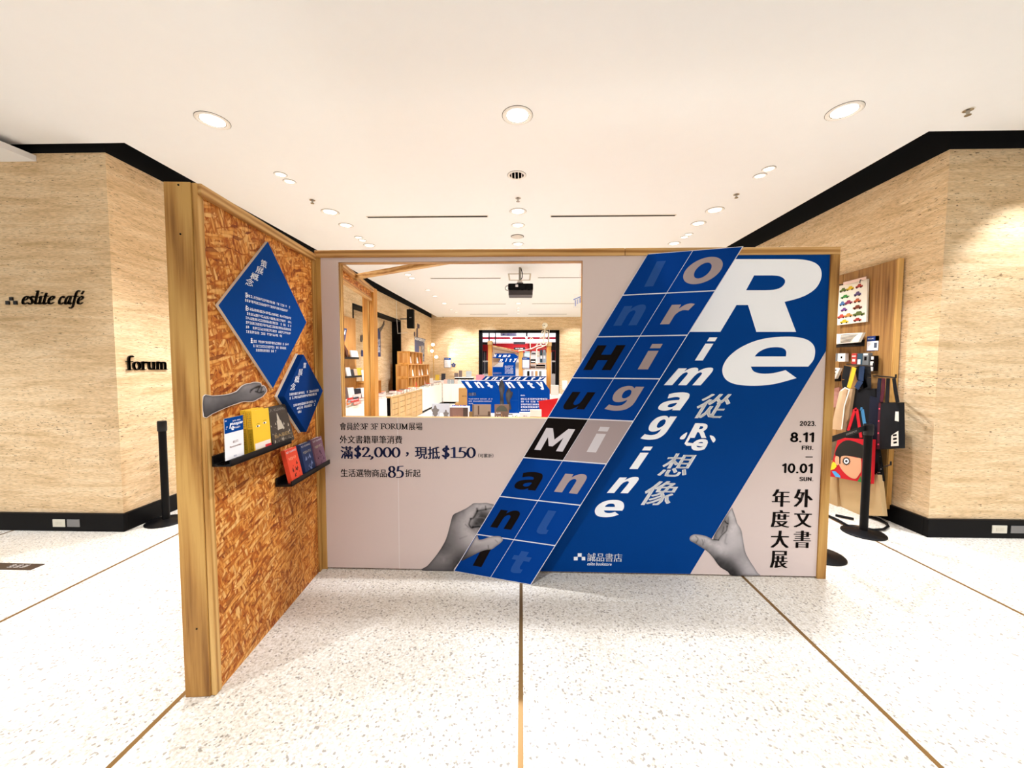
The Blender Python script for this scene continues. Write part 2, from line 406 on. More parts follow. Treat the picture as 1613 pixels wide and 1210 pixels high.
ITAL = {
 'e': (.42, [[(.08, .3), (.22, .33), (.34, .42), (.36, .54), (.27, .6), (.14, .5), (.07, .28), (.11, .08), (.22, .02), (.37, .12)]]),
 's': (.36, [[(.31, .52), (.24, .6), (.13, .55), (.13, .42), (.24, .28), (.25, .1), (.15, .01), (.04, .08)]]),
 'l': (.26, [[(.04, .97), (.14, 1.0)], [(.14, 1.0), (.1, .4), (.09, .08), (.16, .02), (.24, .1)]]),
 'i': (.26, [[(.03, .5), (.12, .6)], [(.12, .6), (.09, .1), (.14, .02), (.23, .1)], [(.13, .84), (.14, .86)]]),
 't': (.3, [[(.15, .82), (.1, .3), (.1, .06), (.18, .02), (.27, .1)], [(.03, .6), (.28, .6)]]),
 'c': (.4, [[(.34, .5), (.27, .6), (.15, .52), (.07, .28), (.1, .06), (.21, .02), (.34, .12)]]),
 'a': (.48, [[(.37, .58), (.22, .6), (.1, .4), (.07, .12), (.15, .02), (.28, .18), (.37, .5)], [(.38, .6), (.34, .1), (.4, .02), (.47, .1)]]),
 'f': (.34, [[(.42, .98), (.32, 1.02), (.22, .85), (.17, .4), (.13, -.1), (.03, -.28), (-.08, -.24)], [(.04, .6), (.34, .6)]]),
 'é': (.42, [[(.08, .3), (.22, .33), (.34, .42), (.36, .54), (.27, .6), (.14, .5), (.07, .28), (.11, .08), (.22, .02), (.37, .12)], [(.26, .78), (.34, .98)]]),
 ' ': (.25, []),
}
SERIF[' '] = (.28, [])
def nib_data(s, table, w=.14, t=.035, ang=.2, shear=0.0):
    vs = []; fs = []; x = 0
    for ch in s:
        adv, st = table[ch]
        v, f = nib(st, w, t, ang)
        i = len(vs); vs += [(x + a + shear * b, b) for a, b in v]; fs += [tuple(i + k for k in q) for q in f]
        x += adv
    return vs, fs
def smear(data, dx, n=3):
    v, f = data; vs = []; fs = []
    for k in range(n):
        d = dx * (k / (n - 1) - .5) if n > 1 else 0
        i = len(vs); vs += [(a + d, b) for a, b in v]; fs += [tuple(i + q for q in t) for t in f]
    return vs, fs
def put(parent, fr, data, box, m, w=.0012, shear=0.0, name='lettering', uv=False, depth=0.0, vert_bbox=None):
    """fit 2D shapes into the box (picture box on that surface, or uv box) and lay them on the surface"""
    v, f = data
    v = [(a + shear * b, b) for a, b in v]
    xs = [a for a, b in v]; ys = [b for a, b in v]
    x0, x1, y0, y1 = min(xs), max(xs), min(ys), max(ys)
    if uv: u0, v0, u1, v1 = box
    else:
        a, b, c, d = box
        # corners in px: left top, right top, right bottom, left bottom (bilinear on the surface)
        q = [fr.uv(a, b, w), fr.uv(c, b, w), fr.uv(c, d, w), fr.uv(a, d, w)]
        u0 = (q[0][0] + q[3][0]) / 2; u1 = (q[1][0] + q[2][0]) / 2; v1 = (q[0][1] + q[1][1]) / 2; v0 = (q[2][1] + q[3][1]) / 2
    sx = (u1 - u0) / max(1e-6, x1 - x0); sy = (v1 - v0) / max(1e-6, y1 - y0)
    mb = MB(); P = [fr.pt(u0 + (a - x0) * sx, v0 + (b - y0) * sy, w) for a, b in v]
    mb.raw(P, f)
    if depth:
        for t in f: mb.prism([P[k] for k in t], -fr.N * depth)
    return obj(name, mb, m, parent)
def pxpoly(parent, fr, pts, m, w=.001, name='print_shape', depth=0.0, holes=()):
    """flat polygon on a surface, from outline points, triangulated with holes"""
    bm = bmesh.new(); edges = []
    for ring in [pts] + list(holes):
        vs = [bm.verts.new(fr.pt(*fr.uv(x, y, w), w)) for x, y in ring]
        edges += [bm.edges.new((vs[i], vs[(i + 1) % len(vs)])) for i in range(len(vs))]
    bmesh.ops.triangle_fill(bm, use_beauty=True, use_dissolve=False, edges=edges, normal=fr.N)
    mb = MB(); bm.verts.index_update()
    mb.raw([v.co.copy() for v in bm.verts], [tuple(v.index for v in f.verts) for f in bm.faces])
    bm.free()
    if depth:
        P = [fr.pt(*fr.uv(x, y, w), w) for x, y in pts]; n = len(P)
        Q = [p - fr.N * depth for p in P]
        mb.raw(P + Q, [(k, n + k, n + (k + 1) % n, (k + 1) % n) for k in range(n)])
    o = obj(name, mb, m, parent)
    return o
def photo_print(parent, fr, outline, tones, creases, name, w=.0015, step=1.0, tint=(1.0, .96, .95), sig=9.0, sm=3):
    """a printed black and white photograph of a hand: a fine grid inside the outline with a tone per point"""
    R = np.array(smooth_pts(outline, sm, closed=True) if sm > 1 else outline)
    x0, y0 = R.min(0) - 1.5 * step; x1, y1 = R.max(0) + 1.5 * step
    gx = np.arange(x0, x1, step); gy = np.arange(y0, y1, step)
    G = np.stack(np.meshgrid(gx, gy), -1).reshape(-1, 2)
    A = R; B = np.roll(R, -1, 0)
    d = G[:, None] - A[None]; e = (B - A)[None]
    t = np.clip((d * e).sum(-1) / np.maximum((e * e).sum(-1), 1e-9), 0, 1)
    c = A[None] + t[..., None] * e; dist = np.linalg.norm(G[:, None] - c, axis=-1)
    k = dist.argmin(1); near = c[np.arange(len(G)), k]; dm = dist.min(1)
    yy = G[:, 1][:, None]; cond = (A[None, :, 1] > yy) != (B[None, :, 1] > yy)
    xi = (B - A)[None, :, 0] * (yy - A[None, :, 1]) / np.where(np.abs((B - A)[None, :, 1]) < 1e-9, 1e-9, (B - A)[None, :, 1]) + A[None, :, 0]
    ins = ((cond & (G[:, 0][:, None] < xi)).sum(1) % 2) == 1
    ny, nx = len(gy), len(gx)
    P = np.where(ins[:, None], G, near)
    insg = ins.reshape(ny, nx)
    T = np.array(tones, float); D2 = ((P[:, None] - T[None, :, :2]) ** 2).sum(-1)
    sg = .62 * np.sqrt(np.partition(D2, 2, axis=1)[:, 2])[:, None] + .3
    Wt = np.exp(-D2 / (2 * sg * sg)) + 1e-9 / (D2 + 1)
    val = (Wt * T[None, :, 2]).sum(1) / Wt.sum(1)
    for path, wd, amt in creases:
        Pp = np.array(smooth_pts(path, 5) if len(path) > 2 else path)
        a = Pp[:-1]; b = Pp[1:]; dd = P[:, None] - a[None]; ee = (b - a)[None]
        tt = np.clip((dd * ee).sum(-1) / np.maximum((ee * ee).sum(-1), 1e-9), 0, 1)
        ds = np.linalg.norm(P[:, None] - (a[None] + tt[..., None] * ee), axis=-1).min(1)
        val = val + amt * np.exp(-(ds / wd) ** 2)
    val = val * (1 - .22 * np.exp(-(np.where(ins, dm, 0) / (2.2)) ** 2))
    val = np.clip(val, .02, 1)
    idx = -np.ones(ny * nx, int); fs = []
    for j in range(ny - 1):
        for i in range(nx - 1):
            if insg[j, i] or insg[j + 1, i] or insg[j, i + 1] or insg[j + 1, i + 1]:
                fs.append((j * nx + i, (j + 1) * nx + i, (j + 1) * nx + i + 1, j * nx + i + 1))
    used = sorted({q for f in fs for q in f})
    mp = {q: n for n, q in enumerate(used)}
    mb = MB(); mb.raw([fr.pt(*fr.uv(P[q, 0], P[q, 1], w), w) for q in used], [tuple(mp[q] for q in f) for f in fs])
    o = obj(name, mb, MATS.get('photo_print') or mat_attr('photo_print'), parent)
    at = o.data.color_attributes.new('tone', 'FLOAT_COLOR', 'POINT')
    cv = []
    for q in used:
        g = val[q]; L = g ** 2.2
        cv += [L * tint[0], L * tint[1] ** 2.2, L * tint[2] ** 2.2, 1]
    at.data.foreach_set('color', cv)
    return o

def outline2(P, n=5):
    """points with a third value are corners; the runs between corners are smoothed"""
    ci = [i for i, p in enumerate(P) if len(p) > 2]
    Q = [tuple(p[:2]) for p in P]
    if not ci: return smooth_pts(Q, n, True)
    out = []; N = len(Q)
    for a, b in zip(ci, ci[1:] + [ci[0] + N]):
        run = [Q[k % N] for k in range(a, b + 1)]
        out += (smooth_pts(run, n)[:-1] if len(run) > 2 else run[:-1])
    return out
def K(*p): return [(x, y, 1) for x, y in p]
def fill2(rings):
    bm = bmesh.new(); edges = []
    for ring in rings:
        vs = [bm.verts.new((x, y, 0)) for x, y in ring]
        edges += [bm.edges.new((vs[i], vs[(i + 1) % len(vs)])) for i in range(len(vs))]
    bmesh.ops.triangle_fill(bm, use_beauty=True, use_dissolve=False, edges=edges, normal=(0, 0, 1))
    bm.verts.index_update()
    r = ([(v.co.x, v.co.y) for v in bm.verts], [tuple(v.index for v in f.verts) for f in bm.faces]); bm.free()
    return r
_n = K((0, 0), (.34, 0), (.34, .5)) + [(.38, .66), (.5, .74), (.61, .68)] + K((.63, .54), (.63, 0), (.98, 0), (.98, .62)) + [(.95, .86), (.82, 1.0), (.62, 1.01), (.46, .93)] + K((.34, .8), (.34, .97), (0, .97))
_m = K((0, 0), (.34, 0), (.34, .5)) + [(.38, .68), (.47, .74), (.56, .68)] + K((.58, .54), (.58, 0), (.92, 0), (.92, .5)) + [(.96, .68), (1.05, .74), (1.14, .68)] + K((1.16, .54), (1.16, 0), (1.5, 0), (1.5, .62)) + [(1.47, .86), (1.36, 1.0), (1.18, 1.01), (1.02, .94)] + K((.9, .8)) + [(.82, .94), (.7, 1.01), (.56, 1.0), (.44, .93)] + K((.34, .8), (.34, .97), (0, .97))
BOLD = {
 'i': [K((0, 0), (.34, 0), (.34, .73), (0, .73)), K((0, .83), (.34, .83), (.34, 1), (0, 1))],
 'n': [_n], 'm': [_m], 'u': [[(.98 - p[0], .98 - p[1]) + tuple(p[2:]) for p in _n]],
 'r': [K((0, 0), (.36, 0), (.36, .44)) + [(.44, .6), (.58, .68)] + K((.78, .66), (.88, .97)) + [(.7, 1.01), (.52, .95)] + K((.36, .76), (.36, .97), (0, .97))],
 'H': [K((0, 0), (.3, 0), (.3, .4), (.62, .4), (.62, 0), (.92, 0), (.92, 1), (.62, 1), (.62, .62), (.3, .62), (.3, 1), (0, 1))],
 'M': [K((0, 0), (.27, 0), (.27, .6), (.5, .2), (.66, .2), (.9, .6), (.9, 0), (1.17, 0), (1.17, 1), (.9, 1), (.585, .5), (.27, 1), (0, 1))],
 'O': [[(.5 + .5 * math.cos(a), .5 + .5 * math.sin(a)) for a in [k * .314159 for k in range(20)]], [(.5 + .21 * math.cos(a), .5 + .29 * math.sin(a)) for a in [k * .314159 for k in range(20)]]],
 'l': [K((0, 1), (0, .22)) + [(.04, .06), (.2, -.01)] + K((.42, .02), (.42, .2)) + [(.34, .2)] + K((.3, .28), (.3, 1))],
 '/': [K((0, 0), (.34, 0), (.34, 1), (0, 1))],
 't': [K((.2, 1), (.2, .78), (.02, .78), (.02, .58), (.2, .58), (.2, .22)) + [(.26, .04), (.42, -.01)] + K((.66, .03), (.66, .2)) + [(.56, .2)] + K((.5, .28), (.5, .58), (.72, .58), (.72, .78), (.5, .78), (.5, 1))],
 'a': [K((.98, 0), (.66, 0), (.64, .1)) + [(.5, .0), (.28, -.02), (.07, .06), (0, .24), (.07, .43), (.28, .54)] + K((.64, .59)) + [(.61, .7), (.5, .75), (.34, .74)] + K((.13, .67), (.06, .92)) + [(.3, 1.0), (.62, 1.02), (.88, .93)] + K((.98, .7)), [(.64, .42), (.48, .39), (.36, .32), (.36, .22), (.46, .17), (.58, .2), (.64, .3)]],
 'g': [K((1.0, .98), (.68, .98), (.66, .88)) + [(.52, 1.0), (.3, 1.0), (.1, .88), (0, .62), (.02, .36), (.12, .16), (.3, .07), (.5, .1)] + K((.66, .22), (.66, .08)) + [(.58, -.08), (.4, -.14), (.2, -.12)] + K((.05, -.08), (-.02, -.34)) + [(.2, -.4), (.5, -.42), (.8, -.34), (.96, -.12)] + K((1, .1)), [(.66, .55), (.6, .74), (.48, .8), (.36, .7), (.34, .5), (.4, .34), (.52, .3), (.63, .4)]],
}
BOLD['y'] = [K((0, 1), (.34, 1), (.5, .45), (.66, 1), (1, 1), (.6, .0)) + [(.45, -.3), (.25, -.36)] + K((.02, -.34), (.02, -.1), (.2, -.1), (.32, .05))]
_Eo = [(1418, 678, 1), (1447, 640), (1455, 595), (1445, 560), (1410, 532), (1350, 518), (1270, 517), (1190, 525), (1115, 545), (1040, 582), (985, 628), (957, 675), (955, 715), (975, 750), (1020, 772), (1090, 781), (1170, 780), (1250, 769), (1355, 740, 1), (1295, 697, 1), (1230, 713), (1170, 716), (1125, 705), (1107, 678, 1)]
_Ei = [(1128, 623, 1), (1150, 600), (1190, 580), (1240, 573), (1280, 578), (1298, 595), (1297, 623, 1)]
def E_un(P): return [((x - 955) / 264 + (y - 781) / 264 * .6, (781 - y) / 264) + tuple(q) for x, y, *q in P]
BOLD['e'] = [E_un(_Eo), E_un(_Ei)]
_bc = {}
def bold(ch):
    if ch not in _bc:
        g = BOLD[ch]
        if ch == 'i':
            a = fill2([outline2(g[0])]); b = fill2([outline2(g[1])]); n = len(a[0])
            _bc[ch] = (a[0] + b[0], a[1] + [tuple(n + k for k in f) for f in b[1]])
        else: _bc[ch] = fill2([outline2(r) for r in g])
    return _bc[ch]
def bold_text(s, gap=.25):
    vs = []; fs = []; x = 0
    for ch in s:
        if ch == ' ': x += .6; continue
        v, f = bold(ch); i = len(vs)
        vs += [(a + x, b) for a, b in v]; fs += [tuple(i + k for k in t) for t in f]; x += max(a for a, b in v) + gap
    return vs, fs

SANS = {
 '0': (.72, [arc(.33, .5, .23, .42, 90, 450, 17)]), '1': (.5, [[(.3, .07), (.3, .93)], [(.3, .93), (.1, .78)]]),
 '2': (.7, [[(.1, .72), (.17, .88), (.33, .93), (.5, .84), (.5, .66), (.36, .42), (.1, .08)], [(.1, .07), (.56, .07)]]),
 '3': (.7, [[(.1, .84), (.24, .93), (.42, .91), (.5, .75), (.42, .58), (.28, .54)], [(.28, .54), (.46, .48), (.54, .28), (.42, .09), (.24, .06), (.08, .14)]]),
 '8': (.72, [arc(.33, .72, .19, .2, 90, 450, 13), arc(.33, .28, .23, .21, 90, 450, 13)]), '.': (.3, [[(.1, .06), (.11, .06)]]),
 'F': (.62, [[(.12, .07), (.12, .93)], [(.12, .93), (.52, .93)], [(.12, .52), (.46, .52)]]),
 'R': (.72, [[(.12, .07), (.12, .93)], [(.12, .93), (.36, .93), (.53, .84), (.53, .62), (.36, .52), (.12, .52)], [(.36, .5), (.56, .07)]]),
 'I': (.34, [[(.14, .07), (.14, .93)]]),
 'S': (.68, [[(.52, .8), (.38, .93), (.2, .92), (.1, .76), (.18, .6), (.42, .46), (.54, .3), (.46, .1), (.26, .06), (.08, .18)]]),
 'U': (.74, [[(.12, .93), (.12, .3), (.2, .1), (.34, .06), (.48, .1), (.56, .3), (.56, .93)]]),
 'N': (.76, [[(.12, .07), (.12, .93)], [(.12, .93), (.56, .07)], [(.56, .07), (.56, .93)]]),
}
# ------------------------------------------------------------------ the shared materials
M_trav = mat_travertine('travertine', '#f2d8ae', '#e9ca9c', '#cfad7c', '#5a3e22')
M_terr = mat_terrazzo()
M_osb = mat_osb()
M_pine = mat_wood('pine', '#7f5220', '#b07f3e', '#c99c55', 'Z', 1.2)
M_pine_x = mat_wood('pine_rail', '#94602a', '#bb8748', '#d6aa6a', 'X')
M_pine_y = mat_wood('pine_beam', '#94602a', '#bb8748', '#d6aa6a', 'Y')
M_ceil = mat('ceiling_paint', '#f3f3f1', .9, noise=.01)
M_black = mat('black_paint', '#070606', .6, spec=.1)
M_void = mat('void_paint', '#050505', .9)
M_print = mat('print_grey', '#dccac1', .6, noise=.01, spec=.08)
M_blue = mat('print_blue', '#003e86', .6, noise=.02, spec=.05)
M_blue2 = mat('strip_blue', '#003a88', .6, noise=.02, spec=.05)
M_white = mat('print_white', '#ffffff', .5, noise=.0, spec=.1)
M_ink = mat('print_ink', '#140e0b', .6, noise=.0, spec=.05)
M_navy = mat('print_navy', '#0e1c4c', .5, noise=.0)
M_taupe = mat('print_taupe', '#a3928f', .5, noise=.0)
M_faint = mat('print_faint_blue', '#0d4890', .4, noise=.0)
M_brass = mat('brass_strip', '#8b6a3c', .35, metal=.6)

# ------------------------------------------------------------------ room shell
CZ = 3.455
HW = 3.69           # half width of the hall
YL, YR = 3.432, 3.54 # front faces of the corner walls
YF = 15.8
mb = MB(); mb.poly([(-12, -7, 0), (12, -7, 0), (12, 19.5, 0), (-12, 19.5, 0)]); struct('floor', mb, M_terr)
lc = at_z(196, 225, CZ); rc = at_z(1463, 207, CZ)
mb = MB()
mb.poly([(-12, -7, CZ), (-12, lc.y + .02, CZ), (lc.x, lc.y, CZ), (rc.x, rc.y, CZ), (12, rc.y, CZ), (12, -7, CZ)])
mb.poly([(lc.x, lc.y, CZ), (lc.x - .01, YF, CZ), (rc.x, YF, CZ), (rc.x, rc.y, CZ)])
# edge of the plaster slab
e = .05
mb.poly([(-12, lc.y + .02, CZ), (lc.x, lc.y, CZ), (lc.x, lc.y, CZ + e), (-12, lc.y + .02, CZ + e)])
mb.poly([(lc.x, lc.y, CZ), (lc.x, YF, CZ), (lc.x, YF, CZ + e), (lc.x, lc.y, CZ + e)])
mb.poly([(rc.x, rc.y, CZ), (rc.x, YF, CZ), (rc.x, YF, CZ + e), (rc.x, rc.y, CZ + e)])
mb.poly([(rc.x, rc.y, CZ), (12, rc.y, CZ), (12, rc.y, CZ + e), (rc.x, rc.y, CZ + e)])
struct('ceiling', mb, M_ceil)
# dark plenum above the slab
mb = MB(); mb.box(-12, 12, -7, 19, 4.1, 4.15); struct('trim_1', mb, M_void)
mb = MB()
mb.poly([(-12, YL, CZ - .04), (-HW, YL, CZ - .04), (-HW, YL, 4.1), (-12, YL, 4.1)])
mb.poly([(-HW, YL, CZ - .04), (-HW, YF, CZ - .04), (-HW, YF, 4.1), (-HW, YL, 4.1)])
mb.poly([(12, YR, CZ - .04), (HW, YR, CZ - .04), (HW, YR, 4.1), (12, YR, 4.1)])
mb.poly([(HW, YR, CZ - .04), (HW, YF, CZ - .04), (HW, YF, 4.1), (HW, YR, 4.1)])
struct('trim_2', mb, M_void)
WT = CZ - .04
mb = MB(); mb.box(-12, -HW, YL, YL + .2, 0, WT); struct('wall_front_left', mb, M_trav)
mb = MB(); mb.box(HW, 12, YR, YR + .2, 0, WT); struct('wall_front_right', mb, M_trav)
# left wall with the wide dark framed recess
ry0, ry1, rz1 = 8.4, 11.75, 2.87
mb = MB()
mb.box(-HW - .15, -HW, YL + .2, ry0, 0, WT); mb.box(-HW - .15, -HW, ry1, YF, 0, WT); mb.box(-HW - .15, -HW, ry0, ry1, rz1, WT)
mb.box(-HW - .30, -HW - .25, ry0 - .1, ry1 + .1, 0, rz1 + .1)
struct('wall_left', mb, M_trav)
mb = MB()
for a, b in ((ry0, ry0 + .04), (ry1 - .05, ry1)): mb.box(-HW - .25, -HW + .015, a, b, 0, rz1)
mb.box(-HW - .25, -HW + .015, ry0, ry1, rz1 - .05, rz1)
struct('trim_3', mb, M_black)
mb = MB(); mb.box(HW, HW + .15, YR + .2, YF, 0, WT); struct('wall_right', mb, M_trav)
# far wall with its opening
p0 = at_y(755, 520, YF); p1 = at_y(880.5, 520, YF)
ox0, ox1, oz = p0.x, p1.x, p0.z
mb = MB(); mb.box(-HW - .15, ox0, YF, YF + .2, 0, CZ + .3); mb.box(ox1, HW + .15, YF, YF + .2, 0, CZ + .3); mb.box(ox0, ox1, YF, YF + .2, oz, CZ + .3)
struct('wall_back', mb, M_trav)
mb = MB()
mb.box(ox0 - .02, ox0 + .12, YF - .03, YF + .2, 0, oz); mb.box(ox1 - .12, ox1 + .02, YF - .03, YF + .2, 0, oz); mb.box(ox0 - .02, ox1 + .02, YF - .03, YF + .2, oz - .11, oz)
struct('door_1', mb, M_black, bevel=.005)

# baseboards
bh = .165
def baseb(name, x0, x1, y0, y1):
    mb = MB(); mb.box(x0, x1, y0, y1, 0, bh); return struct(name, mb, mat('baseboard_black', '#090808', .5, spec=.12), bevel=.004)
baseb('baseboard_front_left', -12, -HW + .03, YL - .03, YL + .01)
baseb('baseboard_front_right', HW - .03, 12, YR - .03, YR + .01)
baseb('baseboard_left', -HW - .01, -HW + .03, YL + .01, ry0)
baseb('baseboard_right', HW - .03, HW + .01, YR + .01, YF)
baseb('baseboard_back', -HW, ox0, YF - .03, YF + .01)

# brass dividers in the terrazzo
k = 0
for x in (-4.72, -3.13, -1.585, .0, 1.625, 3.13, 4.72):
    mb = MB(); mb.box(x - .011, x + .011, -7, 19, -.002, .0012); k += 1
    tr = struct('trim_%d' % (3 + k), mb, M_brass)

# ------------------------------------------------------------------ printed partition
A = at_z(508, 896); B = at_z(1299, 911)
A.z = B.z = 0
dirp = (B - A).normalized(); PW = (B - A).length; PH = 2.375
PF = Frame(A, dirp, (0, 0, 1), Vector((dirp.y, -dirp.x, 0)))
PT = .075
part_root = thing('printed_partition', 'wide grey and blue printed partition wall in a pine frame with a rectangular window', 'partition', tuple(A))
wu0, wv1 = PF.uv(532.5, 413); wu1, _ = PF.uv(918, 411); _, wv0 = PF.uv(725, 658.5)
railh, postw = .052, .062
mb = MB()   # front sheet with the opening
for a, b, c, d in ((.04, wu0, .012, PH - railh), (wu1, PW - postw, .012, PH - railh), (wu0, wu1, .012, wv0), (wu0, wu1, wv1, PH - railh)):
    mb.fbox(PF, a, b, c, d, -.012, 0)
obj('printed_board', mb, M_print, part_root)
mb = MB()
for a, b, c, d in ((.04, wu0, .012, PH - railh), (wu1, PW - postw, .012, PH - railh), (wu0, wu1, .012, wv0), (wu0, wu1, wv1, PH - railh)):
    mb.fbox(PF, a, b, c, d, -PT, -PT + .012)
obj('back_board', mb, M_osb, part_root)
def fpart(name, fr, u0, u1, v0, v1, w0, w1, m, parent, bevel=.003):
    mb = MB(); mb.fbox(fr, u0, u1, v0, v1, w0, w1); return obj(name, mb, m, parent, bevel=bevel)
fpart('top_rail', PF, 0, PW * .60, PH - railh, PH, -PT, .012, M_pine_x, part_root)
fpart('top_rail', PF, PW * .601, PW, PH - railh, PH, -PT, .012, M_pine_x, part_root)
fpart('end_post', PF, PW - postw, PW, 0, PH - railh, -PT, .012, M_pine, part_root)
fpart('corner_post', PF, -.035, .04, 0, PH - railh, -PT, .006, M_pine, part_root)
jw = .012
for nm, a, b, c, d in (('window_jamb', wu0 - jw, wu0, wv0, wv1), ('window_jamb', wu1, wu1 + jw, wv0, wv1), ('window_head', wu0 - jw, wu1 + jw, wv1, wv1 + jw), ('window_sill', wu0 - jw, wu1 + jw, wv0 - jw, wv0)):
    fpart(nm, PF, a, b, c, d, -PT + .002, -.001 if 'sill' not in nm else -.003, M_pine if 'jamb' in nm else M_pine_x, part_root, .001)

# blue field
def bl(pts, o=(860, 380), s=.2914): return [(o[0] + x * s, o[1] + y * s) for x, y in pts]
tl = PF.uv(1000, 402); br = PF.uv(1087, 906); vtop = PH - railh
ue = PW - postw
r1 = PF.uv(1304.5, 553)
mb = MB()
bx0 = PF.uv(1019, 402)[0]; bxb = PF.uv(714, 903)[0]; rb = PF.uv(1087, 906)[0]
mb.poly([PF.pt(bxb + .03, .013, .0006), PF.pt(rb, .013, .0006), PF.pt(ue, r1[1], .0006), PF.pt(ue, vtop, .0006), PF.pt(bx0 + .03, vtop, .0006)])
obj('blue_field', mb, M_blue, part_root)
# big letters
Rout = [(1015, 97), (1340, 97), (1400, 101), (1450, 115), (1480, 140), (1490, 175), (1483, 215), (1458, 255), (1415, 287), (1360, 310), (1290, 328), (1352, 490), (1137, 490), (1092, 345), (1030, 345), (943, 490), (775, 490)]
def sm_part(P, a, b, n=4):
    return P[:a] + smooth_pts(P[a:b + 1], n) + P[b + 1:]
Rout = sm_part(Rout, 1, 10)
Rin = [(1125, 185), (1225, 185), (1265, 190), (1290, 207), (1290, 228), (1270, 250), (1235, 262), (1190, 265), (1082, 265)]
Rin = sm_part(Rin, 1, 7)
pxpoly(part_root, PF, bl(Rout), M_white, .0014, 'lettering', holes=[bl(Rin)])
Eo = [(1418, 678), (1447, 640), (1455, 595), (1445, 560), (1410, 532), (1350, 518), (1270, 517), (1190, 525), (1115, 545), (1040, 582), (985, 628), (957, 675), (955, 715), (975, 750), (1020, 772), (1090, 781), (1170, 780), (1250, 769), (1355, 740), (1295, 697), (1230, 713), (1170, 716), (1125, 705), (1107, 678)]
Eo = smooth_pts(Eo[:19], 4) + smooth_pts(Eo[19:], 4)
Ei = smooth_pts([(1128, 623), (1150, 600), (1190, 580), (1240, 573), (1280, 578), (1298, 595), (1297, 623)], 4)
pxpoly(part_root, PF, bl(Eo), M_white, .0014, 'lettering', holes=[bl(Ei)])
for ch, box in (('i', (1095, 531.5, 1129.5, 568)), ('m', (1046, 579, 1123, 607)), ('a', (1037, 618, 1086, 647)), ('g', (1009, 655, 1066, 693)), ('i', (991.7, 703.5, 1028, 739)), ('n', (956, 751, 1006, 777)), ('e', (937, 787.5, 983, 815))):
    put(part_root, PF, bold(ch), box, M_white, .0014, shear={'a': .5, 'g': .5, 'e': .5}.get(ch, .6))
def ming(s, off=-.006, dx=.045): return smear(glyph_data(s, off, 2), dx)
for ch, box in (('從', (1094.6, 620.5, 1152, 659)), ('想', (1035.6, 714.5, 1097, 751)), ('像', (1009.5, 758, 1068, 796))):
    put(part_root, PF, ming(ch, .002, .04), box, M_white, .0014, shear=.5)
def cz(pts, o=(1000, 600), s=.1735): return [(o[0] + x * s, o[1] + y * s) for x, y in pts]
pxpoly(part_root, PF, cz(smooth_pts([(475, 468), (455, 520), (425, 532), (408, 522), (430, 495)], 4, True)), M_white, .0014, 'lettering')
pxpoly(part_root, PF, cz(smooth_pts([(680, 497), (715, 505), (733, 535), (715, 560), (700, 545)], 4, True)), M_white, .0014, 'lettering')
pxpoly(part_root, PF, cz([(548, 385), (585, 385), (478, 560), (545, 568), (535, 590), (470, 590), (450, 570)]), M_white, .0014, 'lettering')
put(part_root, PF, glyph_data('R', .03), (1088, 667, 1114.5, 690), M_white, .0015, shear=.35)
put(part_root, PF, glyph_data('e', .03), (1089, 691.5, 1115, 710), M_white, .0015, shear=.35)
# dates and title on the pale corner
for s, box in (('2023.', (1259.8, 663.5, 1285.4, 671)), ('8.11', (1244.7, 681, 1282.4, 697)), ('FRI.', (1263, 702.3, 1281.3, 709)), ('10.01', (1231.6, 730, 1280.3, 745.7)), ('SUN.', (1259, 751.5, 1281.3, 758))):
    put(part_root, PF, nib_data(s, SANS, .20, .18, 0), box, M_ink, .0014)
pxpoly(part_root, PF, [(1268.8, 719.3), (1280.3, 719.3), (1280.3, 720.7), (1268.8, 720.7)], M_ink, .0014, 'dash')
for ch, box in (('外', (1250.5, 771, 1280.7, 799)), ('文', (1250.5, 803.7, 1279, 831)), ('書', (1249.9, 836, 1277.5, 863.3)), ('年', (1216, 771, 1244.8, 798.4)), ('度', (1214.4, 803.7, 1243.7, 831)), ('大', (1214, 836, 1243, 863.3)), ('展', (1213, 868, 1241, 895))):
    put(part_root, PF, ming(ch, -.008, .10), box, M_ink, .0014)
# publisher logo
for a, b, c, d in ((910, 871.7, 916.3, 877.3), (903.8, 877.3, 910, 882.9), (916.3, 877.3, 921.9, 882.9)):
    pxpoly(part_root, PF, [(a, b), (c, b), (c, d), (a, d)], M_white, .0014, 'logo_square')
put(part_root, PF, ming('誠品書店', 0, .03), (925, 871.7, 980, 884.8), M_white, .0014)
put(part_root, PF, glyph_data('eslite bookstore', .01), (925, 886, 963.5, 891), M_white, .0014, shear=.25)
# offer text on the left
def c6(a, b, c, d): return (500 + a * .2315, 640 + b * .2315, 500 + c * .2315, 640 + d * .2315)
for s, box, k in (('會員於', (152, 112, 288, 163), 'c'), ('3F', (290, 118, 345, 158), 's'), ('3F', (360, 118, 413, 158), 's'), ('FORUM', (428, 118, 618, 158), 's'), ('展場', (622, 112, 714, 163), 'c'),
                  ('外文書籍單筆消費', (152, 200, 577, 254), 'c'), ('生活選物商品', (158, 428, 472, 482), 'c'), ('折起', (597, 430, 702, 482), 'c'), ('（可累折）', (1093, 322, 1198, 350), 'c'),
                  ('滿', (157, 272, 242, 358), 'n'), ('$2,000', (247, 268, 565, 364), 't'), ('，', (600, 312, 622, 342), 'n'), ('現抵', (662, 275, 835, 360), 'n'), ('$150', (845, 268, 1078, 362), 't'), ('85', (478, 405, 588, 488), 't')):
    if k == 'c': dt, m = ming(s, -.001, .035), M_ink
    elif k == 's': dt, m = nib_data(s, SERIF, .16, .07, .1), M_ink
    elif k == 'n': dt, m = ming(s, .004, .045), M_navy
    else: dt, m = nib_data(s, SERIF, .18, .075, .12), M_navy
    put(part_root, PF, dt, c6(*box), m, .0014)
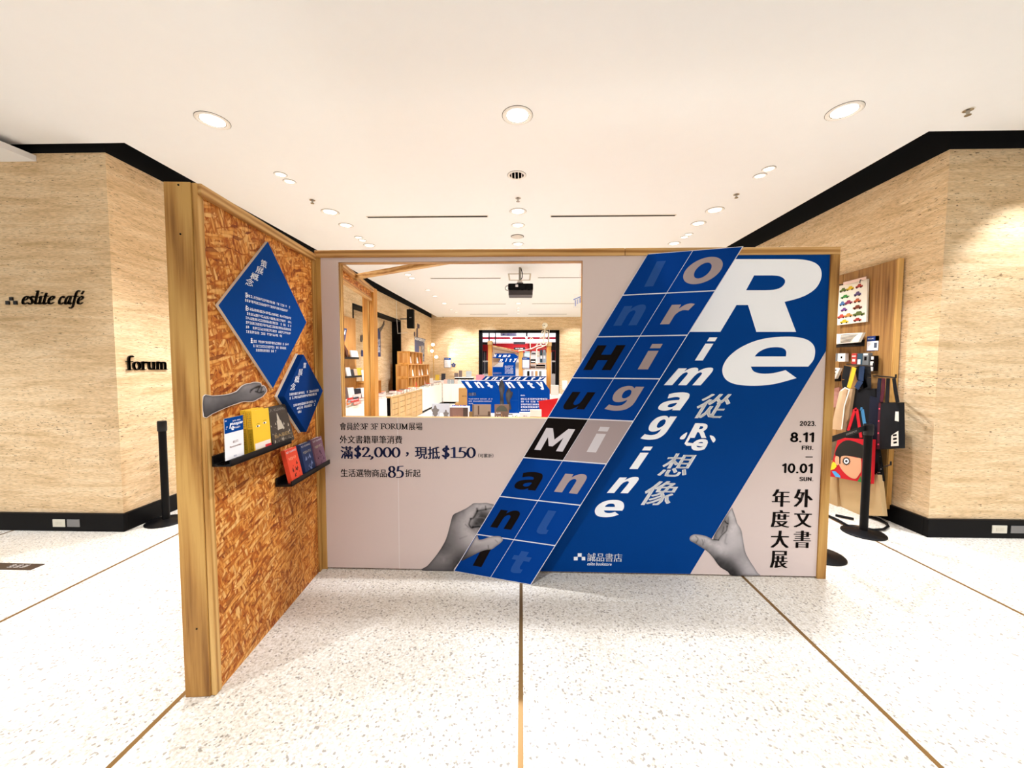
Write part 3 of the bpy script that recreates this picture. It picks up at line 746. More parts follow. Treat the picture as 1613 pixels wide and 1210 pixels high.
# joint between the two printed sheets
fpart('sheet_joint', PF, PF.uv(628, 800)[0] - .0007, PF.uv(628, 800)[0] + .0007, .012, wv0, -.001, .0006, M_white, part_root, 0)

# hands printed on the partition
def cl(pts): return [(660 + x * .10745, 780 + y * .10745) for x, y in pts]
def cr_(pts): return [(1070 + x * .10745, 790 + y * .10745) for x, y in pts]
LH = [(45, 1105), (120, 1040), (200, 950), (270, 860), (330, 770), (380, 680), (415, 590), (445, 480), (470, 380), (490, 310), (520, 275), (600, 240), (700, 190), (770, 140), (810, 118), (900, 120), (985, 115), (1050, 130), (1110, 150), (1100, 230), (980, 420), (860, 575), (872, 640), (890, 655), (960, 640), (1030, 615), (1080, 605), (1150, 602), (1200, 610), (1228, 640), (1225, 670), (1180, 715), (1130, 750), (1070, 795), (1000, 800), (900, 830), (800, 880), (700, 930), (610, 970), (560, 1020), (500, 1100), (480, 1118)]
LT = [(60, 1090, .40), (150, 1060, .40), (200, 1000, .45), (280, 960, .50), (330, 1080, .38), (350, 930, .58), (440, 960, .55), (430, 1080, .36), (500, 1040, .28), (560, 980, .22), (640, 940, .28), (700, 900, .30), (420, 800, .42), (340, 820, .34), (400, 720, .36), (520, 820, .50), (600, 860, .40), (480, 680, .45), (450, 560, .42), (540, 600, .52), (600, 700, .56), (480, 450, .50), (500, 340, .38), (520, 300, .34), (570, 340, .66), (600, 420, .64), (560, 480, .55), (650, 300, .60), (640, 240, .42), (700, 260, .72), (760, 200, .66), (790, 160, .56), (860, 160, .76), (900, 180, .80), (1000, 150, .78), (1050, 180, .70), (940, 220, .66), (820, 240, .76), (790, 300, .74), (740, 320, .76), (700, 400, .78), (660, 480, .70), (700, 520, .72), (760, 560, .76), (820, 620, .78), (860, 680, .76), (940, 680, .72), (1030, 650, .74), (1100, 640, .76), (1180, 640, .80), (1170, 690, .66), (1100, 740, .60), (1000, 740, .62), (900, 760, .56), (820, 800, .48), (760, 700, .68), (700, 780, .58), (650, 600, .64), (720, 620, .70), (770, 380, .62), (760, 420, .55), (900, 260, .22), (960, 250, .30), (880, 320, .34), (920, 350, .22), (840, 380, .26), (870, 430, .22), (950, 330, .2), (820, 450, .18), (830, 510, .60), (860, 500, .62), (800, 490, .5)]
LC = [([(850, 200), (852, 240), (800, 330), (760, 345)], 14, -.35), ([(975, 160), (980, 215)], 8, -.3), ([(760, 350), (735, 430), (770, 480), (790, 470)], 12, -.3), ([(850, 235), (950, 215), (1060, 195)], 12, -.22), ([(1015, 740), (1020, 780)], 8, -.2), ([(1120, 660), (1150, 690)], 10, -.12), ([(680, 430), (720, 470)], 8, -.15), ([(880, 300), (850, 330), (900, 330), (960, 340)], 10, .12), ([(600, 640), (700, 600)], 10, -.07), ([(790, 470), (890, 462)], 10, -.3)]
def tones(ts, f): return [f([(a, b)])[0] + (c,) for a, b, c in ts]
def crs(cs, f): return [(f(p), w * .10745, a) for p, w, a in cs]
photo_print(part_root, PF, cl(LH), tones(LT, cl), crs(LC, cl), 'printed_hand', w=.0016, step=.7, sig=3.3)
RH = [(150, 545), (165, 510), (210, 485), (270, 485), (340, 495), (420, 520), (480, 550), (500, 553), (505, 520), (545, 440), (600, 360), (655, 260), (700, 190), (768, 95), (790, 130), (830, 250), (850, 320), (890, 380), (915, 440), (935, 560), (960, 700), (985, 780), (1040, 880), (1100, 970), (1150, 1050), (1185, 1085), (1000, 1087), (770, 1085), (710, 1030), (610, 970), (555, 910), (500, 830), (440, 760), (380, 710), (300, 660), (220, 610), (165, 580)]
RT = [(180, 520, .80), (220, 550, .72), (200, 590, .55), (260, 520, .84), (330, 530, .78), (300, 600, .66), (260, 610, .42), (360, 650, .45), (420, 600, .76), (400, 550, .82), (480, 600, .82), (460, 680, .66), (440, 720, .40), (560, 600, .84), (600, 650, .82), (560, 720, .72), (520, 800, .40), (650, 720, .80), (640, 790, .62), (600, 860, .30), (560, 880, .20), (700, 640, .72), (680, 580, .70), (640, 540, .80), (700, 520, .72), (760, 560, .80), (760, 660, .76), (820, 740, .68), (740, 800, .62), (700, 880, .34), (650, 940, .20), (760, 960, .26), (760, 1040, .16), (800, 1070, .16), (860, 1060, .3), (860, 960, .48), (860, 860, .60), (920, 900, .70), (940, 1000, .66), (1000, 1060, .70), (1020, 960, .76), (1100, 1050, .72), (960, 820, .66), (900, 760, .60), (900, 640, .70), (880, 520, .74), (860, 420, .80), (900, 430, .58), (800, 420, .84), (780, 320, .86), (770, 220, .84), (780, 150, .80), (730, 400, .78), (720, 470, .80), (840, 600, .76), (690, 240, .54), (680, 300, .42), (660, 360, .48), (700, 340, .50), (620, 400, .50), (600, 450, .56), (640, 420, .46), (560, 470, .52), (550, 530, .60), (520, 540, .2), (590, 520, .58)]
RC = [([(720, 230), (715, 320), (705, 370)], 10, -.12), ([(670, 290), (690, 315), (715, 325)], 9, -.3), ([(700, 360), (690, 430), (620, 500), (575, 565)], 9, -.28), ([(240, 510), (275, 550), (250, 600)], 8, -.2), ([(335, 560), (350, 600), (345, 640)], 8, -.18), ([(370, 560), (375, 600)], 7, -.14), ([(690, 490), (670, 600), (690, 620)], 14, -.1), ([(780, 130), (850, 320)], 10, -.12), ([(500, 555), (575, 568)], 9, -.25), ([(650, 370), (640, 430), (620, 470)], 8, -.15)]
photo_print(part_root, PF, cr_(RH), tones(RT, cr_), crs(RC, cr_), 'printed_hand', w=.0016, step=.7, sig=3.3)

# ------------------------------------------------------------------ leaning letter strip
bl_ = at_z(714.6, 900.6); br_ = at_z(837, 922.5)
bl_.z = br_.z = .004
SU = (br_ - bl_).normalized()
tlp = PF.pt(*PF.uv(1020, 400, .01), .01)
SV = tlp - bl_
SF = Frame(bl_ + Vector((0, 0, 0)), SU, SV, SU.cross(SV))
SWd = SF.uv(836, 922)[0]
SFo = Frame(SF.O, SU, SF.N.cross(SU).normalized(), SF.N)
strip = thing('letter_strip', 'tall slanted blue board of sixteen letter cells leaning out of the printed partition', 'sign board', tuple(bl_))
rows = [(0, 0)]
rowuv = []
for (a, b), (c, d) in (((978.9, 465.4), (1123, 458)), ((938.7, 531.2), (1080.6, 527.7)), ((899.9, 595.9), (1038.3, 596.2)), ((862, 659), (997, 662)), ((825, 721.3), (954.4, 730.5)), ((788.2, 782.6), (914.7, 795.5)), ((751.8, 842), (874.5, 859.5))):
    rowuv.append((SF.uv(a, b)[1] + SF.uv(c, d)[1]) / 2)
rowuv = [1.0] + rowuv + [0.0]
t_ = -SF.N * .010
mb = MB(); mb.prism([SF.pt(0, 0), SF.pt(SWd, 0), SF.pt(SWd, 1), SF.pt(0, 1)], t_)
obj('foam_board', mb, mat('foam_board', '#e9e9ec', .5), strip)
mid = SF.uv(1008.6, 528.6)[0]
g = .0035
cellmats = {}
for r in range(8):
    for c in range(2):
        m = M_blue2
        if r == 4 and c == 0: m = M_ink
        if r == 4 and c == 1: m = M_taupe
        u0, u1 = (g * 1.4, mid - g / 2) if c == 0 else (mid + g / 2, SWd - g * 1.4)
        vt, vb = rowuv[r] - g * .45, rowuv[r + 1] + g * .45
        mb = MB(); mb.poly([SF.pt(u0, vb, .0008), SF.pt(u1, vb, .0008), SF.pt(u1, vt, .0008), SF.pt(u0, vt, .0008)])
        obj('letter_cell', mb, m, strip)
def s8(a, b, c, d): return (860 + a * .2914, 380 + b * .2914, 860 + c * .2914, 380 + d * .2914)
def s7(a, b, c, d): return (660 + a * .24793, 640 + b * .24793, 660 + c * .24793, 640 + d * .24793)
M_pw = mat('print_pale', '#cfc8c8', .5, noise=0)
def sput(s, box, m, off=.045):
    # letters sit sheared inside the slanted cells; the frame itself is slanted so fit in its own axes
    a, b, c, d = box
    # baseline along U, height along V: bottom-left and top-right of the glyph box
    put(strip, SFo, bold(s), box, m, .0016, shear={'O': .42, 'g': .40, 'a': .40}.get(s, .47))
for s, box, m in (('O', s8(742, 88, 956, 230), M_taupe), ('r', s8(617, 339, 805, 447), M_taupe), ('i', s8(497, 556, 630, 693), M_taupe), ('g', s8(318, 782, 530, 918), M_taupe),
                  ('/', s8(532, 110, 648, 243), M_faint), ('n', s8(365, 345, 540, 455), M_faint), ('H', s8(203, 563, 430, 697), M_ink), ('u', s8(95, 815, 267, 913), M_ink),
                  ('M', s7(735, 140, 990, 285), M_pw), ('i', s7(1067, 130, 1210, 295), M_pw), ('a', s7(608, 415, 785, 535), M_ink), ('n', s7(860, 425, 1065, 553), M_taupe),
                  ('n', s7(455, 655, 640, 780), M_ink), ('l', s7(750, 660, 870, 817), M_faint), ('i', s7(345, 850, 480, 1025), M_ink), ('t', s7(585, 920, 715, 1067), M_faint)):
    sput(s, box, m)
# printed thumb lying over the strip's last cell
TH = [(850, 575), (872, 640), (890, 655), (960, 640), (1030, 615), (1080, 605), (1150, 602), (1200, 610), (1228, 640), (1225, 670), (1180, 715), (1130, 750), (1070, 795), (1000, 800), (900, 830), (800, 880), (700, 930), (615, 965), (700, 830), (780, 700), (840, 600)]
photo_print(strip, SF, cl(TH), tones(LT, cl), crs(LC, cl), 'printed_thumb', w=.0022, step=.7, sig=3.3, sm=2)

# ------------------------------------------------------------------ OSB side wing
Wn = at_z(342, 1094); Wf = A + PF.U * .0
Wn.z = 0
dw = (Wf - Wn).normalized(); WL = (Wf - Wn).length
OF = Frame(Wn, dw, (0, 0, 1), Vector((dw.y, -dw.x, 0)))   # u goes away from the viewer, normal faces right
wing = thing('osb_partition', 'orange strand board side wing with a thick pine end post', 'partition', tuple(Wn))
TW = .135
PHP = PH; PH = 2.345
fpart('end_post', OF, -.012, .035, 0, PH, -TW, -.022, M_pine, wing)
fpart('edge_batten', OF, -.006, .035, 0, PH, -.021, .0, mat_wood('pine_pale', '#9c6a2c', '#c69450', '#dcb06a', 'Z'), wing)
fpart('strand_board', OF, .03, WL - .03, .0, PH - .05, -.03, -.006, M_osb, wing, 0)
fpart('back_board', OF, .03, WL - .03, .0, PH - .05, -TW + .004, -TW + .02, M_osb, wing, 0)
fpart('top_rail', OF, .0, WL - .02, PH - .05, PH, -TW, .016, M_pine_y, wing)
fpart('inner_post', OF, WL - .05, WL + .02, 0, PH - .05, -.05, .006, M_pine, wing)
mb = MB(); 
for u, v in ((-.0125, 2.33), (-.0125, 2.12), (-.0125, .33)):
    mb.tube(OF.pt(u, v, -.07), OF.pt(u - .002, v, -.07), .004, n=8)
obj('screw', mb, M_black, wing)
WH = PH; PH = PHP
# ------------------------------------------------------------------ helpers for the small things
def solve_w(fr, a, b, hi=.5):
    """how far out from the surface the picture point b lies when it shares its u with a (on the surface)"""
    u0 = fr.uv(a[0], a[1], 0)[0]; lo = 0.0
    s0 = fr.uv(b[0], b[1], lo)[0] - u0
    for _ in range(40):
        m = (lo + hi) / 2; s = fr.uv(b[0], b[1], m)[0] - u0
        if (s > 0) == (s0 > 0): lo = m
        else: hi = m
    return lo
def rect(parent, fr, u0, u1, v0, v1, m, w=.0008, name='print_patch'):
    mb = MB(); mb.poly([fr.pt(u0, v0, w), fr.pt(u1, v0, w), fr.pt(u1, v1, w), fr.pt(u0, v1, w)]); return obj(name, mb, m, parent)
def text_rows(parent, fr, rows, m, w=.001, seed=1, name='body_text'):
    """rows of printing too small to read: little glyph-like marks, one mesh"""
    rnd = random.Random(seed); mb = MB()
    for u0, u1, v, h in rows:
        u = u0
        while u + h * .9 < u1:
            if rnd.random() < .09: u += h * .9; continue
            c = h * .86
            for q in range(3):
                if rnd.random() < .85:
                    y = v + h * (.02 + .34 * q); x0 = u + rnd.random() * .15 * c; x1 = u + c * (1 - rnd.random() * .2)
                    mb.poly([fr.pt(x0, y, w), fr.pt(x1, y, w), fr.pt(x1, y + h * .16, w), fr.pt(x0, y + h * .16, w)])
            x = u + c * (.2 + .5 * rnd.random())
            mb.poly([fr.pt(x, v, w), fr.pt(x + c * .16, v, w), fr.pt(x + c * .16, v + h, w), fr.pt(x, v + h, w)])
            u += h * 1.0
    o = obj(name, mb, m, parent); o['kind'] = 'stuff'
    return o
def leaf_book(name, label, fr, u0, u1, vb, vt, wb, wt, th, mc, mp, group=None, cat='book', hard=.002, parts=True):
    """a book standing on a ledge: bottom front edge at height vb and distance wb, top front edge at vt, wt"""
    V = Vector((0, 0, 1)) * (vt - vb) + fr.N * (wt - wb); h = V.length; V.normalize()
    bf = Frame(fr.pt(u0, vb, wb), fr.U, V, fr.U.cross(V))
    r = thing(name, label, cat, tuple(fr.pt((u0 + u1) / 2, vb, wb - th / 2)), group=group)
    W = u1 - u0
    mb = MB(); mb.fbox(bf, 0, W, 0, h, -hard, 0); mb.fbox(bf, 0, W, 0, h, -th, -th + hard); mb.fbox(bf, -.0005, hard, 0, h, -th, 0)
    obj('cover', mb, mc, r)
    mb = MB(); mb.fbox(bf, hard, W - .003, .003, h - .003, -th + hard, -hard); obj('pages', mb, mp, r)
    return r, bf, W, h
M_page = mat('paper', '#efe8da', .8)
M_blk = mat('ledge_black', '#0c0b0b', .4)

# ------------------------------------------------------------------ signs on the side wing
def dg(x, y): return (330 + x * .2646, 380 + y * .2646)
r = thing('diamond_sign', 'large thin blue diamond sign with a long white text on the strand board', 'sign', tuple(OF.pt(.5, 1.3, 0)))
cor = [OF.uv(*dg(347, 3), .012), OF.uv(*dg(53, 382), .012), OF.uv(*dg(378, 875), .012), OF.uv(*dg(577, 483), .012)]
mb = MB(); mb.prism([OF.pt(u, v, .012) for u, v in cor], -OF.N * .016, 0, 1); obj('panel', mb, [M_blue, mat('foam_edge', '#e8d8c0', .6)], r)
DF = Frame(OF.pt(0, 0, .0125), OF.U, (0, 0, 1), OF.N)
for ch, b in (('策', (302, 112, 344, 158)), ('展', (272, 152, 322, 196)), ('概', (243, 190, 296, 232)), ('念', (212, 222, 264, 266))):
    put(r, DF, ming(ch, .004, .03), dg(b[0], b[1]) + dg(b[2], b[3]), M_white, .0006, shear=.25)
rows = []
for xl, yl, xr in ((224, 325, 485), (211, 352, 468), (228, 403, 487), (213, 430, 489), (215, 457, 489), (216, 484, 490), (217, 512, 490), (217, 539, 438), (262, 597, 476), (260, 624, 462), (276, 650, 406)):
    u0, v = DF.uv(*dg(xl, yl + 6)); u1 = DF.uv(*dg(xr, yl + 60))[0]
    rows.append((u0, u1, v, .0145))
text_rows(r, DF, rows, M_white, .0006, 3)
text_rows(r, DF, [(DF.uv(*dg(a, b))[0], DF.uv(*dg(a, b))[0] + .026, DF.uv(*dg(a, b))[1], .028) for a, b in ((210, 333), (213, 412), (243, 606))], M_white, .0007, 5, 'initial')

bw = solve_w(OF, (434, 624), (447.4, 624.8))
r = thing('diamond_box_sign', 'small thick blue diamond box sign beside the corner of the partition', 'sign', tuple(OF.pt(.95, 1.2, 0)))
cor = [OF.uv(a, b, bw) for a, b in ((478.3, 558.6), (447.3, 624.8), (482.6, 680.8), (508.6, 615.6))]
mb = MB(); mb.prism([OF.pt(u, v, bw) for u, v in cor], -OF.N * (bw - .010), 0, 0); obj('box', mb, mat('sign_blue_box', '#002f6c', .6, spec=.05), r, bevel=.0015)
mb = MB(); cu = sum(c[0] for c in cor) / 4; cv = sum(c[1] for c in cor) / 4
mb.prism([OF.pt(cu + (u - cu) * 1.025, cv + (v - cv) * 1.025, .010) for u, v in cor], -OF.N * .014); obj('back_board', mb, MATS['foam_edge'], r)
BF = Frame(OF.pt(0, 0, bw + .0004), OF.U, (0, 0, 1), OF.N)
def g3(x, y): return (440 + x * .11574, 550 + y * .1157)
for ch, b in (('策', (322, 183, 370, 262)), ('展', (250, 272, 320, 362)), ('概', (204, 365, 280, 458)), ('念', (145, 465, 225, 558))):
    put(r, BF, ming(ch, .004, .03), g3(b[0], b[1]) + g3(b[2], b[3]), M_white, .0006, shear=.3)
rows = []
for xl, yl, xr in ((138, 635, 545), (138, 688, 535), (192, 785, 500), (222, 828, 488), (250, 874, 312)):
    u0, v = BF.uv(*g3(xl, yl)); u1 = BF.uv(*g3(xr, yl - 70))[0]; rows.append((u0, u1, v, .016))
text_rows(r, BF, rows, M_white, .0006, 9)

# cut out photograph of a forearm
def fa(pts): return [(310 + x * .09919, 580 + y * .09917) for x, y in pts]
ARM = [(108, 452), (250, 445), (400, 435), (520, 415), (620, 380), (660, 350), (720, 290), (790, 255), (860, 245), (900, 230), (960, 228), (1010, 240), (1025, 265), (1030, 290), (1060, 282), (1085, 300), (1100, 330), (1108, 360), (1085, 400), (1040, 450), (980, 480), (910, 518), (840, 526), (740, 528), (640, 558), (520, 600), (400, 650), (250, 720), (120, 772)]
AT = [(120, 500, .48), (250, 490, .50), (120, 600, .38), (120, 700, .28), (250, 580, .40), (250, 680, .26), (400, 470, .46), (400, 560, .34), (400, 630, .28), (520, 450, .42), (540, 520, .38), (540, 580, .26), (640, 410, .40), (660, 500, .42), (640, 540, .28), (720, 330, .52), (720, 420, .36), (760, 490, .44), (800, 290, .60), (820, 360, .40), (860, 440, .46), (880, 500, .34), (900, 260, .52), (900, 300, .42), (950, 245, .42), (1000, 250, .74), (990, 290, .30), (910, 340, .70), (960, 340, .22), (985, 330, .62), (1010, 300, .18), (1050, 310, .70), (1030, 360, .35), (1075, 330, .62), (1090, 350, .6), (960, 400, .44), (1000, 420, .40), (1060, 400, .30), (940, 470, .40)]
ACs = [([(870, 350), (890, 330), (960, 300), (1000, 290)], 12, -.3), ([(930, 370), (1000, 390), (1060, 370)], 10, -.25), ([(990, 310), (960, 370)], 7, -.3), ([(1040, 300), (1015, 380)], 7, -.3), ([(860, 350), (850, 380)], 12, -.2)]
r = thing('forearm_cutout', 'black and white cutout photograph of a forearm and hand on the strand board', 'cutout', tuple(OF.pt(.4, 1.3, 0)))
C = fa(smooth_pts(ARM, 3, True)); cx = sum(p[0] for p in C) / len(C); cy = sum(p[1] for p in C) / len(C)
E_ = []
for i, p in enumerate(C):
    a = C[i - 1]; b = C[(i + 1) % len(C)]; dx, dy = b[0] - a[0], b[1] - a[1]; l = math.hypot(dx, dy) or 1
    E_.append((max(p[0] + dy / l * .9, 320.5), p[1] - dx / l * .9))
pxpoly(r, OF, E_, mat('cutout_edge', '#d9cabd', .6), .004, 'white_border', depth=.004)
photo_print(r, OF, fa(ARM), tones(AT, fa), crs(ACs, fa), 'arm_print', w=.0046, step=.45, sig=1.9)

# ------------------------------------------------------------------ ledges and their books
def ledge(label, back, front, right, vlip=.032):
    w = solve_w(OF, back, front)
    u0, vb = OF.uv(*back, 0); u1 = OF.uv(*right, w)[0]
    vb2 = OF.uv(*front, w)[1]
    r = thing('picture_ledge', label, 'shelf', tuple(OF.pt((u0 + u1) / 2, vb2, 0)), group='black picture ledges on the side wing')
    fpart('shelf', OF, u0, u1, vb2, vb2 + .012, -.004, w, M_blk, r, .001)
    fpart('front_lip', OF, u0, u1, vb2, vb2 + vlip, w - .008, w, M_blk, r, .001)
    fpart('back_strip', OF, u0, u1, vb2, vb2 + .05, -.004, .006, M_blk, r, .001)
    return w, u0, u1, vb2 + .012
w1, lu0, lu1, lv = ledge('black picture ledge under the forearm cutout', (334, 735), (364.4, 735.5), (459.6, 698.8))
w2, mu0, mu1, mv = ledge('black picture ledge in the corner below the small diamond box', (434.9, 767.2), (460, 767), (520, 732.5))
def k4(x, y): return (340 + x * .08264, 640 + y * .08264)
wf = w1 - .012
# acrylic sign holder
u0 = OF.uv(*k4(200, 1030), wf)[0]; u1 = OF.uv(*k4(553, 905), wf)[0]; vt = OF.uv(*k4(200, 235), wf)[1]
r = thing('sign_holder', 'clear tabletop sign holder with a blue and white card on the upper ledge', 'sign', tuple(OF.pt(u0, lv, wf)))
KF = Frame(OF.pt(u0, lv, wf - .002), OF.U, (0, 0, 1), OF.N); kw, kh = u1 - u0, vt - lv
glass = bpy.data.materials.new('acrylic'); glass.use_nodes = True; MATS['acrylic'] = glass
gb = glass.node_tree.nodes['Principled BSDF']; gb.inputs['Transmission Weight'].default_value = 1; gb.inputs['Roughness'].default_value = .05; gb.inputs['IOR'].default_value = 1.1; gb.inputs['Base Color'].default_value = (.95, .97, .98, 1)
mb = MB(); mb.fbox(KF, -.003, kw + .003, 0, kh + .002, -.006, -.0035); mb.fbox(KF, -.003, kw + .003, 0, .003, -.05, -.001); obj('acrylic_stand', mb, glass, r)
fpart('card', KF, 0, kw, .018, kh, -.0034, -.002, M_page, r, 0)
rect(r, KF, 0, kw, .018, kh, mat('card_white', '#f6f3ef', .6, noise=0), -.0014, 'card_face')
rect(r, KF, 0, kw, kh * .67, kh, M_blue, -.001, 'blue_header')
put(r, KF, bold('r'), (kw * .24, kh * .76, kw * .42, kh * .88), M_white, -.0006, shear=.35, uv=True)
rect(r, KF, 0, 0, 0, 0, M_white, -.0005, 'header_mark') if False else None
put(r, KF, bold_text('imagine'), (kw * .40, kh * .80, kw * .97, kh * .87), M_white, -.0006, shear=.4, uv=True)
put(r, KF, bold('e'), (kw * .34, kh * .715, kw * .50, kh * .80), M_white, -.0006, uv=True)
text_rows(r, KF, [(kw * .5, kw * .85, kh * .74, kh * .04), (kw * .42, kw * .86, kh * .90, kh * .03), (kw * .03, kw * .12, kh * .93, .006), (kw * .03, kw * .16, kh * .80, .006), (kw * .03, kw * .12, kh * .76, .005)], M_white, -.0006, 2)
text_rows(r, KF, [(kw * .40, kw * .70, kh * .43, .010)], mat('print_brown', '#7a4a3a', .6, noise=0), -.0006, 4)
put(r, KF, glyph_data('Recommended', .008), (kw * .23, kh * .335, kw * .84, kh * .375), MATS['print_brown'], -.0006, uv=True)
text_rows(r, KF, [(kw * .42, kw * .62, kh * .12, .007)], M_blue, -.0006, 4)

M_yel = mat('cover_yellow', '#f2c231', .5, noise=.03); M_yspine = mat('spine_yellow', '#b08a17', .5)
# two yellow paperbacks one behind the other
u0 = OF.uv(*k4(745, 860), wf)[0]; u1 = OF.uv(*k4(1065, 745), wf)[0]; vt = OF.uv(*k4(690, 90), wf - .01)[1]
for q, lb in ((0, 'yellow paperback with a price sticker, front one of two on the upper ledge'), (1, 'yellow paperback behind the stickered one, only its spine showing')):
    th = .026; d = q * (th + .004)
    r, bf, W, h = leaf_book('book', lb, OF, u0, u1, lv, vt + .004 * q, wf - d, wf - .012 - d, th, M_yel, M_page, 'books on the upper ledge')
    sf = Frame(bf.pt(-.0006, 0, -th), bf.N, bf.V, -bf.U)
    rect(r, sf, .001, th - .001, .0, h * .58, M_yspine, .0004, 'spine_panel')
    text_rows(r, sf, [(.004, th - .004, h * (.62 + .05 * j), .006) for j in range(7)], mat('print_ochre', '#8d7a4a', .6, noise=0), .0006, q + 2, 'spine_text')
    text_rows(r, sf, [(.008, th - .006, h * (.1 + .04 * j), .005) for j in range(10)], M_ink, .0006, q + 7, 'spine_text')
    if q == 0:
        for (a, b) in ((.30, .62), (.70, .66)):   # two small printed eyes
            put(r, bf, fill2([[(math.cos(t), .45 * math.sin(t)) for t in [j * .5236 for j in range(12)]]]), (W * (a - .10), h * (b - .022), W * (a + .10), h * (b + .022)), M_white, .0005, uv=True, name='print_shape')
            put(r, bf, fill2([[(math.cos(t), math.sin(t)) for t in [j * .5236 for j in range(12)]]]), (W * (a - .07), h * (b - .022), W * (a + .02), h * (b + .022)), M_ink, .0008, uv=True, name='print_shape')
            put(r, bf, nib([[(0, 0), (.4, .18), (1, .1)]], .09, .05, .3), (W * (a - .11), h * (b + .04), W * (a + .11), h * (b + .062)), M_ink, .0008, uv=True, name='print_shape')
        rect(r, bf, W * .05, W * .96, h * .09, h * .235, mat('sticker_cream', '#efe0cf', .6), .0008, 'sticker')
        rect(r, bf, W * .62, W * .99, h * .045, h * .14, mat('label_red', '#d8343a', .5), .0012, 'sticker')
        rect(r, bf, W * .66, W * .99, h * .02, h * .075, M_white, .0016, 'sticker')
# dark hardback leaning back
M_dk = mat('cover_dark', '#3d342c', .5, noise=.35)
u0 = OF.uv(*k4(1115, 745), wf)[0]; u1 = OF.uv(*k4(1500, 610), wf)[0]; lean = .05
vt = OF.uv(*k4(1020, 10), wf - lean)[1]
r, bf, W, h = leaf_book('book', 'dark brown hardback with a pale tower at the far end of the upper ledge', OF, u0, u1, lv, vt, wf, wf - lean, .034, M_dk, M_page, 'books on the upper ledge')
M_pale = mat('print_sand', '#bdb09a', .6, noise=.1)
put(r, bf, glyph_data('R.F. KUANG', .01), (W * .1, h * .86, W * .92, h * .93), mat('print_dim', '#7d7468', .6), .0006, uv=True)
put(r, bf, fill2([[(.5, 1), (.44, .8), (.40, .55), (.34, .5), (.30, .2), (.25, 0), (.8, 0), (.72, .25), (.66, .5), (.6, .55), (.56, .8)]]), (W * .33, h * .38, W * .66, h * .82), M_pale, .0006, uv=True, name='print_shape')
put(r, bf, glyph_data('BABEL', .02), (W * .12, h * .19, W * .88, h * .28), mat('print_gold', '#8f7448', .5), .0008, uv=True)
rnd = random.Random(4); mb = MB()
for _ in range(46):
    a, b, s = rnd.random() * .9 + .02, rnd.random() ** 1.5 * .5 + .04, rnd.random() * .05 + .015
    mb.poly([bf.pt(W * a, h * b, .0005), bf.pt(W * min(.98, a + s), h * (b + .01), .0005), bf.pt(W * (a + s * .5), h * (b + s * 1.3), .0005)])
obj('print_shape', mb, M_pale, r)['kind'] = 'stuff'

# the three small books below
def k5(x, y): return (430 + x * .07849, 680 + y * .07849)
wg = w2 - .012
for nm, lb, bl2, br2, tp, mc, spn in (
    ('book', 'red and orange paperback leaning back, nearest on the lower ledge', (395, 985), (612, 872), (228, 385), mat('cover_red', '#e0492c', .5, noise=.2), .030),
    ('book', 'navy blue paperback leaning back in the middle of the lower ledge', (670, 840), (868, 728), (520, 275), mat('cover_navy', '#25365f', .5, noise=.2), .036),
    ('book', 'mauve paperback leaning back in the corner end of the lower ledge', (895, 700), (1080, 598), (775, 165), mat('cover_mauve', '#7b5563', .5, noise=.15), .034)):
    u0 = OF.uv(*k5(*bl2), wg)[0]; u1 = OF.uv(*k5(*br2), wg)[0]
    wt = .0
    # lean found from where the top corner shows
    best = None
    for j in range(60):
        w_ = wg - j * .002; uu, vv = OF.uv(*k5(*tp), w_)
        if best is None or abs(uu - u0) < best[0]: best = (abs(uu - u0), w_, vv)
    wt = max(best[1], spn + .008)
    if wt > wg: wt = wg - .02
    vt = OF.uv(*k5(*tp), wt)[1]
    r, bf, W, h = leaf_book(nm, lb, OF, u0, u1, mv, vt, wg, wt, spn - .004, mc, M_page, 'books on the lower ledge')
    put(r, bf, glyph_data('R.F. KUANG', .012), (W * .08, h * .88, W * .92, h * .94), M_pw, .0006, uv=True)
    mb = MB(); rnd = random.Random(int(u0 * 1000))
    for _ in range(14):
        a, b, s = rnd.random() * .6 + .15, rnd.random() * .45 + .08, rnd.random() * .12 + .05
        mb.poly([bf.pt(W * a, h * b, .0006), bf.pt(W * (a + s), h * (b + .01), .0006), bf.pt(W * (a + s * .6), h * (b + s * .8), .0006)])
    obj('print_shape', mb, mat('print_figure_' + ('a' if 'red' in lb else 'b' if 'navy' in lb else 'c'), '#5c1c12' if 'red' in lb else '#8fa0cc' if 'navy' in lb else '#4a2a3c', .6), r)  # dark and pale figures printed on the covers
    text_rows(r, bf, [(W * .12, W * .9, h * .66, h * .09)], M_pale if 'red' not in lb else mat('print_coral', '#f7a07a', .6), .0008, 8, 'title')

# ------------------------------------------------------------------ wall lettering, outlets, floor plate
WF = Frame((-12, YL, 0), (1, 0, 0), (0, 0, 1), (0, -1, 0))
r = thing('wall_lettering', 'black raised italic café lettering with three small squares on the left stone wall', 'sign', tuple(WF.pt(*WF.uv(70, 480))))
M_let = mat('letter_black', '#100d0c', .35)
def e7(a, b, c, d): return (a * .1736, 440 + b * .1736, c * .1736, 440 + d * .1736)
for b in ((80, 162, 110, 192), (46, 196, 78, 229), (117, 196, 148, 229)):
    x0, y0, x1, y1 = e7(*b); u0, v1 = WF.uv(x0, y0, .012); u1, v0 = WF.uv(x1, y1, .012)
    fpart('logo_square', WF, u0, u1, v0, v1, -.001, .012, M_let, r, 0)
def slabtext(parent, fr, data, box, m, d, shear=0):
    put(parent, fr, data, box, m, d, shear=shear, depth=d * .98)
slabtext(r, WF, nib_data('eslite', ITAL, .105, .04, .6, .18), e7(190, 100, 490, 229), M_let, .012)
slabtext(r, WF, nib_data('café', ITAL, .105, .04, .6, .18), e7(523, 98, 762, 266), M_let, .012)
